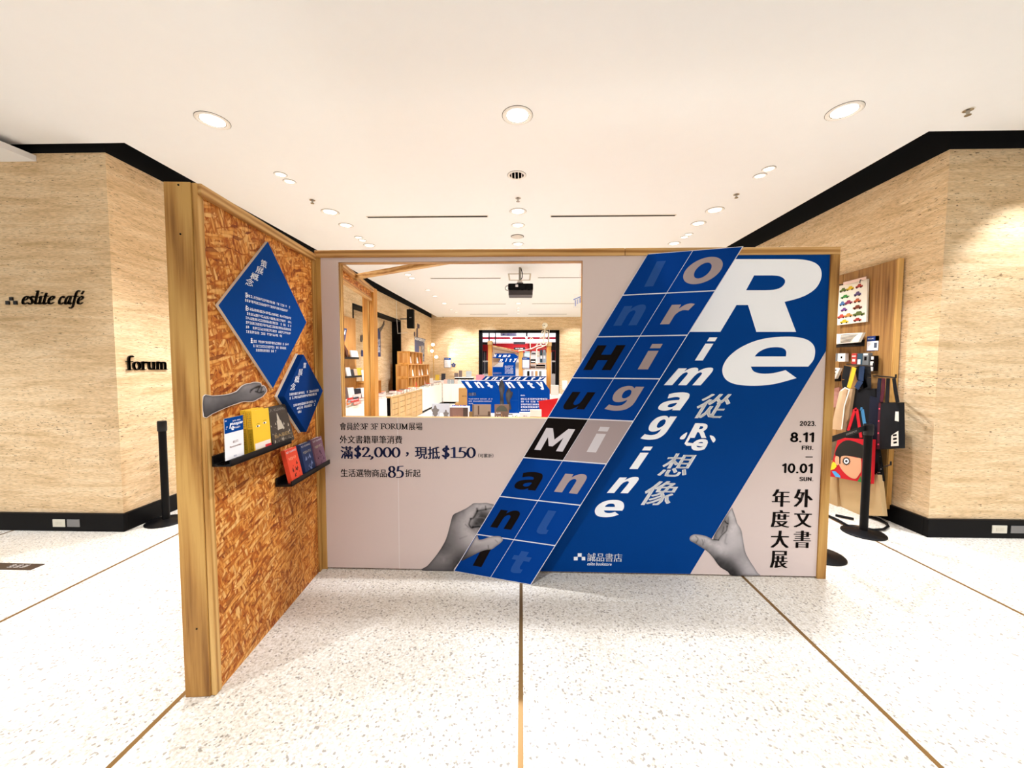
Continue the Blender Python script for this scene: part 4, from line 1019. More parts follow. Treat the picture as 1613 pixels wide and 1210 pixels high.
LF = Frame((-HW, YL, 0), (0, 1, 0), (0, 0, 1), (1, 0, 0))
r = thing('wall_lettering', 'black raised lettering on the stone wall beside the pine post', 'sign', tuple(LF.pt(.3, 1.6, 0)))
slabtext(r, LF, nib_data('forum', SERIF, .15, .05, .15), (1148 * .1736, 440 + 695 * .1736, 1525 * .1736, 440 + 824 * .1736), M_let, .015)

def outlet(fr, a, b, c, d, w, label, m, cat='outlet', slots=True):
    u0, v1 = fr.uv(a, b, w); u1, v0 = fr.uv(c, d, w)
    r = thing('wall_outlet', label, cat, tuple(fr.pt((u0 + u1) / 2, v0, w)))
    fpart('cover_plate', fr, u0, u1, v0, v1, w, w + .006, m, r, .002)
    if slots:
        du, dv = (u1 - u0), (v1 - v0)
        for q in (0, 1):
            fpart('socket', fr, u0 + du * (.25 + .28 * q), u0 + du * (.47 + .28 * q), v0 + dv * .3, v0 + dv * .7, w + .006, w + .0075, mat('outlet_face', '#cfc8b4', .4), r, 0)
M_plate = mat('plate_ivory', '#d8d2be', .4); M_steel = mat('plate_steel', '#8c8c8c', .3, metal=.7)
BFL = Frame((-12, YL - .03, 0), (1, 0, 0), (0, 0, 1), (0, -1, 0))
outlet(BFL, 83.5, 818, 103.5, 830, 0, 'ivory wall outlet on the black skirting of the left stone wall', M_plate)
outlet(BFL, 106, 818, 126.5, 830, 0, 'grey steel blank plate beside the ivory outlet of the left skirting', M_steel, 'cover plate', False)
BFR = Frame((HW, YR - .03, 0), (1, 0, 0), (0, 0, 1), (0, -1, 0))
outlet(BFR, 1562.5, 827.5, 1585, 840, 0, 'ivory wall outlet on the black skirting of the right stone wall', M_plate)
outlet(BFR, 1592, 828, 1616, 840, 0, 'grey steel blank plate at the right picture edge on the skirting', M_steel, 'cover plate', False)
FF = Frame((0, 0, 0.0), (1, 0, 0), (0, 1, 0), (0, 0, 1))
r = thing('floor_plate', 'dark brown floor plate with small pale lettering at the left picture edge', 'floor plate', tuple(at_z(30, 892)))
c = [at_z(a, b) for a, b in ((-40, 886), (71, 889), (48, 898.5), (-40, 897))]
mb = MB(); mb.prism([Vector((p.x, p.y, .003)) for p in c], Vector((0, 0, -.004))); obj('plate', mb, mat('plate_brown', '#3a2a20', .4), r)
uu0, vv0 = FF.uv(6, 896); uu1, vv1 = FF.uv(46, 896); 
text_rows(r, Frame((0, 0, .003), (1, 0, 0), (0, 1, 0), (0, 0, 1)), [(uu0, uu1, vv0 + .01, .05)], mat('print_bone', '#b9b1a6', .6), .0008, 6)

# ------------------------------------------------------------------ rope barrier posts
M_stan = mat('stanchion_black', '#070606', .45, spec=.15)
def stanchion(x, y, label, h=.97, rb=.165, group='black belt barrier posts'):
    r = thing('stanchion', label, 'barrier post', (x, y, 0), group=group)
    mb = MB(); mb.lathe([(rb, 0), (rb, .008), (rb - .01, .016), (.06, .026), (.045, .034), (.0, .034)], (x, y, 0), 36); obj('base', mb, M_stan, r, smooth=True)
    mb = MB(); mb.lathe([(.031, .03), (.031, h - .10)], (x, y, 0), 20); obj('post', mb, M_stan, r, smooth=True)
    mb = MB(); mb.lathe([(.035, h - .10), (.038, h - .095), (.038, h - .012), (.034, h), (.0, h)], (x, y, 0), 20); c_ = obj('belt_head', mb, mat('head_black', '#171616', .3), r, smooth=True)
    return r
b1 = at_z(1360, 840); b1.z = 0
t1 = at_y(1364, 668, b1.y).z
s1 = stanchion(b1.x, b1.y, 'black belt barrier post standing in front of the hanging bags', t1)
rb_ = .165
b2 = at_z(1301, 876)
s2 = stanchion(b2.x - .04, b2.y, 'black belt barrier post mostly hidden behind the right end of the partition', t1 - .02)
b3 = at_z(262, 822); t3 = at_y(263, 663, b3.y).z
s3 = stanchion(b3.x, b3.y, 'black belt barrier post between the left stone wall and the pine post', t3)
# belt
p = Vector((b1.x - .03, b1.y, t1 - .035)); q = at_y(1309, 690, b2.y + .0); q = Vector((b2.x - .01, b2.y, t1 - .06))
beltdir = (q - p).normalized(); mb = MB()
mb.hexa([p + Vector((0, .001, -.028)), q + Vector((0, .001, -.028)), q + Vector((0, .003, -.028)), p + Vector((0, .003, -.028)), p + Vector((0, .001, .022)), q + Vector((0, .001, .022)), q + Vector((0, .003, .022)), p + Vector((0, .003, .022))])
belt = obj('belt', mb, mat('belt_black', '#0a0a0b', .7), s1)
BEF = Frame(p + Vector((0, 0, -.028)), beltdir * -1, (0, 0, 1)); L_ = (q - p).length
text_rows(s1, Frame(q + Vector((0, 0, -.028)), (p - q).normalized(), (0, 0, 1)), [(L_ * .42, L_ * .75, .018, .018)], mat('print_pale2', '#b5b0aa', .6), .0015, 12, 'belt_marks')

# black tube hoop on the floor
r = thing('floor_rail', 'black bent tube foot rail lying on the floor behind the barrier post', 'rail', tuple(at_z(1385, 828)))
pts = [at_z(a, b, .02) for a, b in ((1304, 812), (1318, 818), (1336, 828), (1355, 833), (1378, 834.5), (1392, 833.5), (1399, 829), (1396, 824), (1385, 818), (1370, 813.5), (1357, 812))]
mb = MB(); mb.path([(p_.x, p_.y, .018) for p_ in pts], .012, 10); obj('tube', mb, M_stan, r, smooth=True)
mb = MB(); p_ = at_z(1316, 811, .02); q_ = at_z(1345, 817, .02); mb.path([(p_.x, p_.y, .016), (q_.x, q_.y, .016)], .012, 8); obj('cross_tube', mb, M_stan, r, smooth=True)

# ------------------------------------------------------------------ display board with bags on the right wall
XB = 3.63
RF = Frame((XB, at_x(1405, 573, XB - .0).y, 0), (0, -1, 0), (0, 0, 1), (-1, 0, 0))
def ru(px, py, w=0): return RF.uv(px, py, w)
ytop = at_x(1397, 413, XB).z
r = thing('display_board', 'tall brown wooden display board with a pale edge against the right wall', 'display board', tuple(RF.pt(-.6, 0, 0)))
M_dw = mat_wood('board_wood', '#704a24', '#8f6435', '#a67a42', 'Z', .8, wave=.08); M_dwe = mat_wood('board_edge', '#a87838', '#cb9c55', '#deb46e', 'Z', .8)
for q in range(4):
    fpart('plank', RF, -1.95 + q * .44, -1.95 + q * .44 + .437, .12, ytop, -.045, 0, M_dw, r, .002)
fpart('edge_post', RF, -1.95 + 4 * .44, 0.0, .12, ytop, -.045, .004, M_dw, r, .002)
fpart('edge_trim', RF, 0.0, .022, .12, ytop + .005, -.045, .004, M_dwe, r, .002)
def k6(x, y): return (1290 + x * .2149, 380 + y * .2149)
# hanging cloth bag printed with little vehicles
def cloth_bag(name, label, pts, m, w=.03, th=.02, parent=None, cat='bag', group=None, bulge=.012, puck=.0):
    """soft flat bag: outline quad (left top, right top, right bottom, left bottom) in the picture, slightly swollen"""
    Q = [ru(a, b, w) for a, b in pts]
    o = thing(name, label, cat, tuple(RF.pt(sum(q[0] for q in Q) / 4, min(q[1] for q in Q), w)), group=group)
    n = 10; mb = MB(); F_ = []; Bk = []
    for j in range(n + 1):
        for i in range(n + 1):
            s, t = i / n, j / n
            u = (Q[0][0] * (1 - s) + Q[1][0] * s) * (1 - t) + (Q[3][0] * (1 - s) + Q[2][0] * s) * t
            v = (Q[0][1] * (1 - s) + Q[1][1] * s) * (1 - t) + (Q[3][1] * (1 - s) + Q[2][1] * s) * t
            b = math.sin(math.pi * s) * math.sin(math.pi * min(1, t * .9 + .1)) * bulge + puck * math.sin(s * 9 + t * 3) * .5
            F_.append(RF.pt(u, v, w + b)); Bk.append(RF.pt(u, v, w - th - b * .3))
    N1 = n + 1
    fs = [(j * N1 + i, (j + 1) * N1 + i, (j + 1) * N1 + i + 1, j * N1 + i + 1) for j in range(n) for i in range(n)]
    M2 = N1 * N1
    fs += [tuple(M2 + k for k in reversed(f)) for f in fs]
    rim = [i for i in range(N1)] + [j * N1 + n for j in range(1, N1)] + [n * N1 + i for i in range(n - 1, -1, -1)] + [j * N1 for j in range(n - 1, 0, -1)]
    for a, b in zip(rim, rim[1:] + rim[:1]): fs.append((a, b, M2 + b, M2 + a))
    mb.raw(F_ + Bk, fs)
    obj('body', mb, m, o, smooth=True)
    def at(s, t, dw=.0):
        u = (Q[0][0] * (1 - s) + Q[1][0] * s) * (1 - t) + (Q[3][0] * (1 - s) + Q[2][0] * s) * t
        v = (Q[0][1] * (1 - s) + Q[1][1] * s) * (1 - t) + (Q[3][1] * (1 - s) + Q[2][1] * s) * t
        b = math.sin(math.pi * s) * math.sin(math.pi * min(1, t * .9 + .1)) * bulge + puck * math.sin(s * 9 + t * 3) * .5
        return RF.pt(u, v, w + b + .0025 + dw)
    return o, at
def patch(o, at, P, m, name='print_shape', dw=0.0):
    c = (sum(p[0] for p in P) / len(P), sum(p[1] for p in P) / len(P))
    v, f = fill2([P])
    # refine so it follows the cloth
    bm = bmesh.new(); vs = [bm.verts.new((a, b, 0)) for a, b in v]
    for t in f:
        try: bm.faces.new([vs[k] for k in t])
        except ValueError: pass
    bmesh.ops.subdivide_edges(bm, edges=[e for e in bm.edges if e.calc_length() > .12], cuts=2, use_grid_fill=True)
    bmesh.ops.triangulate(bm, faces=bm.faces)
    bm.verts.index_update(); mb = MB(); mb.raw([at(q.co.x, q.co.y, dw) for q in bm.verts], [tuple(q.index for q in ff.verts) for ff in bm.faces]); bm.free()
    return obj(name, mb, m, o)
def strap(o, pts, m, wd=.02, name='strap', w=.05):
    """a flat band through picture points at the distance w"""
    P = [RF.pt(*ru(a, b, w), w) for a, b in pts]
    mb = MB()
    for a, b in zip(P[:-1], P[1:]):
        d = (b - a).normalized(); s = d.cross(RF.N).normalized() * wd / 2; nn = RF.N * .0015
        mb.hexa([a - s - nn, a + s - nn, b + s - nn, b - s - nn, a - s + nn, a + s + nn, b + s + nn, b - s + nn])
    return obj(name, mb, m, o)
M_cloth = mat('cloth_cream', '#efe6d2', .85); M_nv = mat('cloth_navy', '#0b0f22', .85); M_bk = mat('cloth_black', '#08080a', .85)
o, at = cloth_bag('printed_pouch', 'cream cloth pouch printed with small coloured cars hanging high on the display board', [k6(150, 330), k6(355, 275), k6(345, 590), k6(133, 617)], M_cloth, w=.03, puck=.004)
cols = ['#5d6b2f', '#d9b21f', '#a33a2c', '#3f8a3c', '#5a4a6e', '#4a6f9c', '#8c2f4a', '#b0562c', '#6d3f7e', '#7a3b20', '#c44a3a', '#c58a3c']
rnd = random.Random(11); k = 0
for jj, t in enumerate((.12, .3, .46, .62, .78, .92)):
    for s in ((.12, .4, .72) if jj % 2 == 0 else (.25, .68)):
        m = mat('car_print_%d' % (k % 12), cols[k % 12], .7, noise=0); k += 1
        L2, H2 = .11 + rnd.random() * .07, .035 + rnd.random() * .015
        s0 = s + rnd.random() * .06
        patch(o, at, [(s0 - L2, t + H2), (s0 - L2, t), (s0 - L2 * .5, t - H2 * .2), (s0 - L2 * .3, t - H2), (s0 + L2 * .4, t - H2), (s0 + L2 * .6, t), (s0 + L2, t), (s0 + L2, t + H2)], m)
        for sx in (-.55, .55):
            patch(o, at, [(s0 + L2 * sx + .03 * math.cos(a), t + H2 + .02 * math.sin(a)) for a in [j * 1.047 for j in range(6)]], M_ink, 'print_wheel', .0008)
mb = MB(); a = k6(185, 320); b = k6(350, 283)
pa = RF.pt(*ru(*k6(185, 322), .04), .045); pb = RF.pt(*ru(*k6(352, 280), .04), .045)
mb.hexa([pa, pb, pb + RF.N * .006, pa + RF.N * .006, pa + Vector((0, 0, .03)), pb + Vector((0, 0, .03)), pb + Vector((0, 0, .03)) + RF.N * .006, pa + Vector((0, 0, .03)) + RF.N * .006])
obj('hanger_bar', mb, mat('hanger_pink', '#e9c9b8', .5), o)
for pp in (k6(185, 318), k6(345, 285)):
    c0 = RF.pt(*ru(*pp, .0), 0); mb = MB(); mb.path([c0, c0 + RF.N * .06, c0 + RF.N * .062 + Vector((0, 0, -.03))], .006, 8); obj('clip', mb, mat('clip_steel', '#6b6660', .3, metal=.8), o, smooth=True)
def shelf(lbl, a, b, depth=.10):
    u0, v0 = ru(*a); u1, v1 = ru(*b)
    rr = thing('wall_shelf', lbl, 'shelf', tuple(RF.pt((u0 + u1) / 2, v0, 0)), group='small black shelves on the display board')
    fpart('shelf_plate', RF, min(u0, u1), max(u0, u1), v0, v0 + .012, 0, depth, M_blk, rr, .001)
    fpart('shelf_back', RF, min(u0, u1), max(u0, u1), v0, v0 + .07, 0, .004, M_blk, rr, .001)
    return v0 + .012
shelf('black shelf under the cream zip pouch on the display board', (1312, 548), (1362, 542))
o, at = cloth_bag('zip_pouch', 'cream zip pouch covered in small writing on the black shelf', [k6(105, 682), k6(322, 670), k6(288, 740), k6(110, 757)], M_cloth, w=.07, th=.03, bulge=.01)
for j in range(7):
    patch(o, at, [(.3, .12 + j * .12), (.88 - j * .03, .1 + j * .12), (.88 - j * .03, .15 + j * .12), (.3, .17 + j * .12)], mat('print_script', '#5d5347', .7), 'print_line')
o = thing('info_card', 'blue and white product card pinned to the display board', 'sign', tuple(RF.pt(*ru(1376, 540), .0)))
q = [ru(*k6(356, 700)), ru(*k6(446, 692)), ru(*k6(441, 803)), ru(*k6(353, 800))]
u0, u1 = q[0][0], q[1][0]; v1 = q[1][1]; v0 = q[2][1]
fpart('card', RF, u0, u1, v0, v1, .001, .004, mat('card_edge', '#12306c', .5), o, 0)
rect(o, RF, u0 + .006, u1 - .006, v0 + .006, v0 + (v1 - v0) * .66, MATS['card_white'], .005, 'card_face')
text_rows(o, RF, [(u0 + .01, u0 + (u1 - u0) * .6, v0 + (v1 - v0) * .8, .012)], M_white, .005, 3)
text_rows(o, RF, [(u0 + .012, u0 + (u1 - u0) * .5, v0 + (v1 - v0) * (.5 - j * .08), .006) for j in range(3)], M_taupe, .006, 3)
rect(o, RF, u0 + (u1 - u0) * .62, u0 + (u1 - u0) * .86, v0 + (v1 - v0) * .2, v0 + (v1 - v0) * .55, mat('print_slate', '#4a5260', .5), .006)
# small goods in a row
def k7(x, y): return (1300 + x * .1239, 540 + y * .124)
def smallbox(nm, lbl, cat, b, m, w=.02, d=.04, deco=None):
    (x0, y0), (x1, y1) = k7(b[0], b[1]), k7(b[2], b[3])
    u0, v1 = ru(x0, y0, w + d); u1, v0 = ru(x1, y1, w + d)
    o = thing(nm, lbl, cat, tuple(RF.pt((u0 + u1) / 2, v0, w)))
    fpart('box', RF, u0, u1, v0, v1, w, w + d, m, o, .003)
    if deco: 
        for a, bb, c, dd, mm in deco: rect(o, RF, u0 + (u1 - u0) * a, u0 + (u1 - u0) * c, v0 + (v1 - v0) * bb, v0 + (v1 - v0) * dd, mm, w + d + .001)
    mb = MB(); cpt = RF.pt((u0 + u1) / 2, v1 - .01, 0); mb.path([cpt, cpt + RF.N * w * 1.05], .004, 6); obj('peg', mb, M_blk, o)
    return o
M_grey = mat('box_grey', '#6f706c', .6); M_teal = mat('box_teal', '#2c4652', .6); M_crm = mat('box_cream', '#e8e0d0', .6)
smallbox('gift_box', 'white box with a grey stripe beside the partition edge on the display board', 'box', (104, 137, 166, 236), M_crm, deco=[(.5, 0, .85, 1, M_grey)])
smallbox('gift_box', 'square white box with a small round emblem on the display board', 'box', (168, 137, 250, 240), M_crm, deco=[(.35, .4, .6, .65, M_ink)])
smallbox('sock_pack', 'red pack, first in the row of narrow packs on the display board', 'pack', (335, 137, 390, 282), mat('pack_red', '#b5382e', .6), deco=[(.1, .72, .9, .8, M_crm), (.2, .3, .8, .5, M_crm)])
smallbox('sock_pack', 'dark teal pack with a white pattern, between the red pack and the grey pack', 'pack', (405, 137, 466, 290), M_teal, deco=[(.15, .1, .7, .5, M_crm)])
smallbox('sock_pack', 'grey pack with a rounded white top beside the teal pack', 'pack', (476, 130, 546, 288), M_grey, deco=[(.15, .8, .85, .95, M_crm), (.3, .4, .7, .7, M_ink)])
smallbox('sock_pack', 'long black and white pack hanging rightmost below the product card', 'pack', (576, 165, 618, 360), M_ink, deco=[(.0, .0, .8, .62, M_crm), (.2, .75, .8, .95, M_crm)])
shelf('lower black shelf under the triangular pouch on the display board', (1311, 600), (1325, 599))
o, at = cloth_bag('dotted_pouch', 'small cream triangular pouch with dots on the lower black shelf', [k7(97, 318), k7(188, 322), k7(130, 455), k7(90, 460)], M_cloth, w=.05, th=.03, bulge=.008)
for s, t in ((.25, .2), (.6, .2), (.3, .5), (.65, .5), (.4, .78)):
    patch(o, at, [(s + .09 * math.cos(a), t + .07 * math.sin(a)) for a in [j * 1.047 for j in range(6)]], M_ink, 'print_dot')
# long hooks that carry the bags
def hook(lbl, a, b, tip=.02):
    p0 = RF.pt(*ru(*a, 0), 0); q0 = ru(*b, .1)
    o = thing('hook_rail', lbl, 'hook', tuple(p0), group='black hooks for the bags')
    mb = MB(); pe = RF.pt(*ru(*b, .30), .30); mb.path([p0, pe, pe + Vector((0, 0, .03))], .007, 8); obj('rod', mb, M_blk, o, smooth=True)
    return o
hook('black hook rod above the black and yellow straps', (1334, 574), (1376, 577))
hook('black hook rod above the striped shoulder bag', (1376, 592), (1411, 595))
hook('empty black hook below the striped shoulder bag', (1385, 738), (1403, 732))

# bags, back to front
o, at = cloth_bag('patterned_bag', 'black cloth bag with white speckled edge hanging behind the striped bag', [(1368, 640), (1381, 684), (1391, 758), (1366, 757)], M_bk, w=.08)
rnd = random.Random(5)
for _ in range(60):
    t = rnd.random(); s = .62 + rnd.random() * .36
    patch(o, at, [(s, t), (s + .06 * rnd.random() + .02, t + .015), (s + .02, t + .03)], M_crm, 'print_fleck')
o, at = cloth_bag('kraft_tote', 'large plain beige canvas tote hanging lowest near the floor', [(1311, 744), (1383, 748), (1390, 813), (1313, 811)], mat('canvas_beige', '#c9ab7b', .9, noise=.08), w=.12, th=.05, bulge=.03, puck=.006)
o2, at2 = cloth_bag('kraft_tote', 'folded beige canvas tote seen edge on at the left of the big beige one', [(1306, 750), (1318, 748), (1320, 812), (1301, 805)], mat('canvas_beige2', '#b99a6b', .9, noise=.08), w=.16, th=.03, bulge=.02)
o, at = cloth_bag('black_tote', 'wide black cloth tote hanging behind the red tote', [(1338, 612), (1378, 612), (1384, 742), (1328, 738)], M_bk, w=.10, th=.03, bulge=.02)
for P in (((1335, 577), (1331, 598), (1333, 612)), ((1352, 577), (1356, 598), (1362, 612)), ((1365, 577), (1366, 595), (1366, 612))): strap(o, P, M_bk, .09, w=.11)
o, at = cloth_bag('navy_tote', 'navy cloth bag hanging between the black tote and the striped bag', [(1370, 624), (1388, 630), (1386, 700), (1366, 700)], M_nv, w=.13)
strap(o, ((1358, 577), (1356, 600), (1349, 612)), mat('strap_slate', '#1f3350', .85), .06, w=.13)
strap(o, ((1346, 579), (1341, 598), (1337, 611)), mat('strap_yellow', '#e2b92a', .8), .05, 'yellow_strap', w=.135)
o, at = cloth_bag('cream_apron', 'cream folded canvas apron with white trim hanging beside the partition edge', [(1322, 617), (1334, 612), (1327, 678), (1309, 676)], mat('canvas_tan', '#cfae86', .9), w=.17, th=.04, bulge=.03)
strap(o, ((1324, 616), (1331, 611), (1338, 614), (1330, 640), (1326, 676)), M_cloth, .012, 'trim', w=.20)
o, at = cloth_bag('cream_apron', 'second cream canvas apron folded behind the first one', [(1334, 612), (1343, 613), (1336, 660), (1328, 677)], mat('canvas_tan2', '#bb9a72', .9), w=.14, th=.03, bulge=.02)
# striped shoulder bag
o, at = cloth_bag('striped_bag', 'dark shoulder bag with a crimson stripe and thin straps on the right hook', [(1384, 634), (1416, 634), (1417, 706), (1381, 708)], M_bk, w=.16, th=.05, bulge=.02)
M_cr = mat('cloth_crimson', '#4d1420', .85); M_pk = mat('print_pinkred', '#e2485a', .7)
patch(o, at, [(.02, .0), (.16, .0), (.15, 1), (.0, 1)], M_cr, 'stripe')
for t in (.12, .38, .64, .88): patch(o, at, [(.04, t), (.13, t), (.13, t + .03), (.04, t + .03)], M_pk, 'print_mark', .0008)
for P, m in ((((1392, 596), (1391, 615), (1388, 633)), M_cr), (((1386, 596), (1384, 615), (1384, 634)), M_nv), (((1399, 596), (1397, 634)), M_bk), (((1408, 596), (1411, 618), (1414, 634)), M_bk)): strap(o, P, m, .035, w=.17)
patch(o, at, [(.88, .2), (1.0, .2), (1.0, .42), (.86, .4)], M_crm, 'label_patch', .001)
patch(o, at, [(.72, .72), (.98, .62), (.98, .95), (.66, .95)], M_crm, 'label_patch', .001)
for j in range(3): patch(o, at, [(.78, .70 + j * .08), (.92, .69 + j * .08), (.92, .73 + j * .08), (.78, .74 + j * .08)], M_ink, 'label_mark', .0018)
# red tote with a painted face
M_red = mat('cloth_red', '#c1101d', .8)
def k8(x, y): return (1300 + x * .16539, 640 + y * .16529)
Qp = [k8(120, 300), k8(452, 318), k8(435, 740), k8(38, 668)]
o, at = cloth_bag('red_tote', 'red tote with a cartoon face under black hair behind the barrier post', Qp, M_red, w=.22, th=.03, bulge=.012)
RF22 = [ru(a, b, .22) for a, b in Qp]
def st(x, y):
    """picture point -> position on the bag (inverse bilinear, a few newton steps)"""
    U, V = ru(*k8(x, y), .225); s = t = .5
    for _ in range(12):
        def f(s, t): return ((RF22[0][0] * (1 - s) + RF22[1][0] * s) * (1 - t) + (RF22[3][0] * (1 - s) + RF22[2][0] * s) * t, (RF22[0][1] * (1 - s) + RF22[1][1] * s) * (1 - t) + (RF22[3][1] * (1 - s) + RF22[2][1] * s) * t)
        a = f(s, t); e = 1e-4; b = f(s + e, t); c = f(s, t + e)
        J = ((b[0] - a[0]) / e, (c[0] - a[0]) / e, (b[1] - a[1]) / e, (c[1] - a[1]) / e); D = J[0] * J[3] - J[1] * J[2]
        ds = (U - a[0]) * J[3] - (V - a[1]) * J[1]; dt = J[0] * (V - a[1]) - J[2] * (U - a[0]); s += ds / D; t += dt / D
    return (min(1, max(0, s)), min(1, max(0, t)))
def sp(P): return [st(x, y) for x, y in P]
skin = mat('print_skin', '#dba37c', .8, noise=0); hair = mat('print_hair', '#1d1a12', .8, noise=0); grn = mat('print_green', '#2f7d3a', .8, noise=0); yel = mat('print_yellow', '#f0cf28', .8, noise=0); sky = mat('print_sky', '#4fa3d8', .8, noise=0)
patch(o, at, sp([(40, 560), (60, 610), (130, 600), (215, 690), (300, 740), (330, 640), (430, 740), (415, 620), (60, 600)][:0] or [(42, 620), (120, 590), (215, 690), (300, 742), (340, 660), (340, 735), (300, 742), (210, 693), (40, 662)]), grn, dw=0)
patch(o, at, sp([(60, 618), (95, 618), (140, 660), (145, 682), (95, 672)]), sky, dw=.0006)
patch(o, at, sp([(45, 545), (75, 528), (105, 545), (110, 575), (85, 600), (48, 610)]), yel, dw=.0006)
patch(o, at, sp([(418, 615), (446, 615), (436, 720), (416, 735)]), yel, dw=.0006)
patch(o, at, sp(smooth_pts([(130, 480), (200, 470), (300, 490), (345, 500), (345, 610), (325, 650), (290, 690), (240, 680), (190, 640), (150, 590), (130, 550), (100, 545), (92, 500), (110, 470)], 3, True)), skin, dw=.0009)
patch(o, at, sp(smooth_pts([(95, 440), (130, 370), (200, 325), (290, 340), (400, 400), (410, 500), (330, 492), (250, 475), (160, 478), (150, 545), (138, 545), (135, 485), (98, 470)], 3, True)), hair, dw=.0012)
patch(o, at, sp([(100, 500), (118, 480), (138, 495), (138, 550), (118, 565), (98, 545)]), skin, dw=.0015)
cxe, cye = 210, 524
star = []
for k in range(32):
    a = k * math.pi / 16; rr_ = 44 if k % 2 == 0 else 32
    star.append((cxe + rr_ * math.cos(a), cye + rr_ * math.sin(a)))
patch(o, at, sp(star), hair, dw=.0018)
patch(o, at, sp([(cxe + 25 * math.cos(k * .449), cye + 25 * math.sin(k * .449)) for k in range(14)]), M_white, dw=.0022)
patch(o, at, sp([(cxe + 12 * math.cos(k * .524), cye + 12 * math.sin(k * .524)) for k in range(12)]), hair, dw=.0026)
strap(o, [k8(218, 235), k8(282, 30), k8(300, 30), k8(340, 300)], M_red, .032, w=.235)
strap(o, [k8(335, 22), k8(352, 30), k8(375, 170), k8(400, 300)], mat('strap_blue', '#3f7ea8', .8), .035, 'blue_strap', w=.22)
o, at = cloth_bag('wicker_bag', 'woven brown bag half hidden between the partition edge and the red tote', [(1312, 690), (1322, 690), (1318, 725), (1309, 725)], mat('wicker', '#6b5a40', .9, noise=.4), w=.1)
o, at = cloth_bag('doll_pouch', 'small pink and white patterned pouch hanging beside the partition edge', [(1313, 612), (1322, 610), (1322, 640), (1311, 642)], mat('print_pinkish', '#b98372', .9, noise=.5), w=.021)

# ------------------------------------------------------------------ ceiling fittings
M_trim = mat('fitting_white', '#efe9df', .5); M_dark = mat('fitting_dark', '#4b4238', .5); M_lit = mat('lamp_glow', '#ffffff', .5, emit='#fff8ec', es=3.0, noise=0)
M_chrome = mat('reflector_chrome', '#a39c90', .15, metal=.9)
TPL = {}
def fitting(kind, R):
    key = (kind, R)
    if key in TPL: return dup(TPL[key])
    r = thing(kind, '', '', (0, 0, 0))
    if kind == 'sprinkler':
        mb = MB(); mb.lathe([(R, 0), (R, -.006), (R * .4, -.01), (R * .3, -.035), (R * .65, -.037), (R * .65, -.041), (0, -.041)], n=16); obj('head', mb, M_chrome, r, local=True, smooth=True)
        mb = MB(); mb.lathe([(R * 1.2, 0), (R * 1.2, -.003), (0, -.003)], n=16); obj('rosette', mb, M_trim, r, local=True)
    elif kind == 'ceiling_speaker':
        mb = MB(); mb.lathe([(R, 0), (R, -.008), (R * .9, -.012), (0, -.012)], n=28); obj('grille', mb, mat('grille_white', '#d8d0c4', .7), r, local=True, smooth=True)
        mb = MB(); mb.lathe([(R * 1.08, 0), (R * 1.08, -.004), (R, -.006)], n=28, caps=False); obj('rim', mb, M_dark, r, local=True)
    else:
        mb = MB(); mb.lathe([(R * 1.10, 0), (R * 1.10, -.004), (R * .98, -.010), (R * .86, -.006), (R * .84, -.002)], n=32, caps=False); obj('rim', mb, M_trim, r, local=True, smooth=True)
        mb = MB(); mb.lathe([(R * 1.13, 0), (R * 1.13, -.002), (R * 1.08, -.0022)], n=32, caps=False); obj('dark_ring', mb, M_dark, r, local=True)  # thin dark ring just outside the rim
        mb = MB(); mb.lathe([(R * .86, -.004), (R * .80, -.0015)], n=32, caps=False); obj('reflector', mb, M_chrome, r, local=True, smooth=True)
        if kind == 'louvre_downlight':
            mb = MB(); mb.lathe([(R * .8, -.002), (0, -.002)], n=32); obj('lens', mb, M_chrome, r, local=True)
            for q in range(4):
                x = (-.6 + q * .4) * R; y = math.sqrt(max(0, (R * .8) ** 2 - x * x)); mb = MB(); mb.box(x - .004, x + .004, -y, y, -.012, -.002); obj('louvre_blade', mb, M_trim, r, local=True)
        else:
            mb = MB(); mb.lathe([(R * .8, -.002), (0, -.002)], n=32); obj('diffuser', mb, M_lit, r, local=True)
    TPL[key] = r
    return r
def fit_at(kind, R, px, py, label, group):
    p = at_z(px, py, CZ); r = fitting(kind, R); r.location = (p.x, p.y, CZ)
    tag(r, label, 'sprinkler' if kind == 'sprinkler' else 'speaker' if 'speaker' in kind else 'ceiling light', group)
    return p
G = 'recessed downlights in the ceiling'
LIT = []
for px, py, w_ in ((335, 190, 'left'), (815, 182, 'middle'), (1330, 175, 'right')):
    LIT.append(fit_at('downlight', .105, px, py, 'largest round downlight nearest the viewer in the %s row' % w_, G))
fit_at('louvre_downlight', .085, 814, 276, 'louvred chrome downlight in the middle row behind the nearest round one', G)
for a, b, c, d, w_ in ((442, 275, 456, 286, 'left'), (1211, 266, 1197, 277, 'right')):
    fit_at('spot_downlight', .055, a, b, 'small downlight, nearer one of the first pair in the %s row' % w_, G)
    LIT.append(fit_at('spot_downlight', .055, c, d, 'small downlight, farther one of the first pair in the %s row' % w_, G))
for px, py, w_ in ((520, 334, 'left'), (816, 333, 'middle'), (1126, 331, 'right')):
    LIT.append(fit_at('downlight', .095, px, py, 'white round downlight level with the ceiling slots in the %s row' % w_, G))
for px, py, w_ in ((545, 355, 'left'), (816, 355, 'middle'), (1100, 352, 'right')):
    fit_at('spot_downlight', .085, px, py, 'chrome rimmed downlight just past the ceiling slots in the %s row' % w_, G)
for a, b, c, d, w_ in ((565, 374, 571, 378.5, 'left'), (1085, 369, 1078, 373.5, 'right')):
    fit_at('spot_downlight', .055, a, b, 'small downlight, nearer one of the second pair in the %s row' % w_, G)
    fit_at('spot_downlight', .055, c, d, 'small downlight, farther one of the second pair in the %s row' % w_, G)
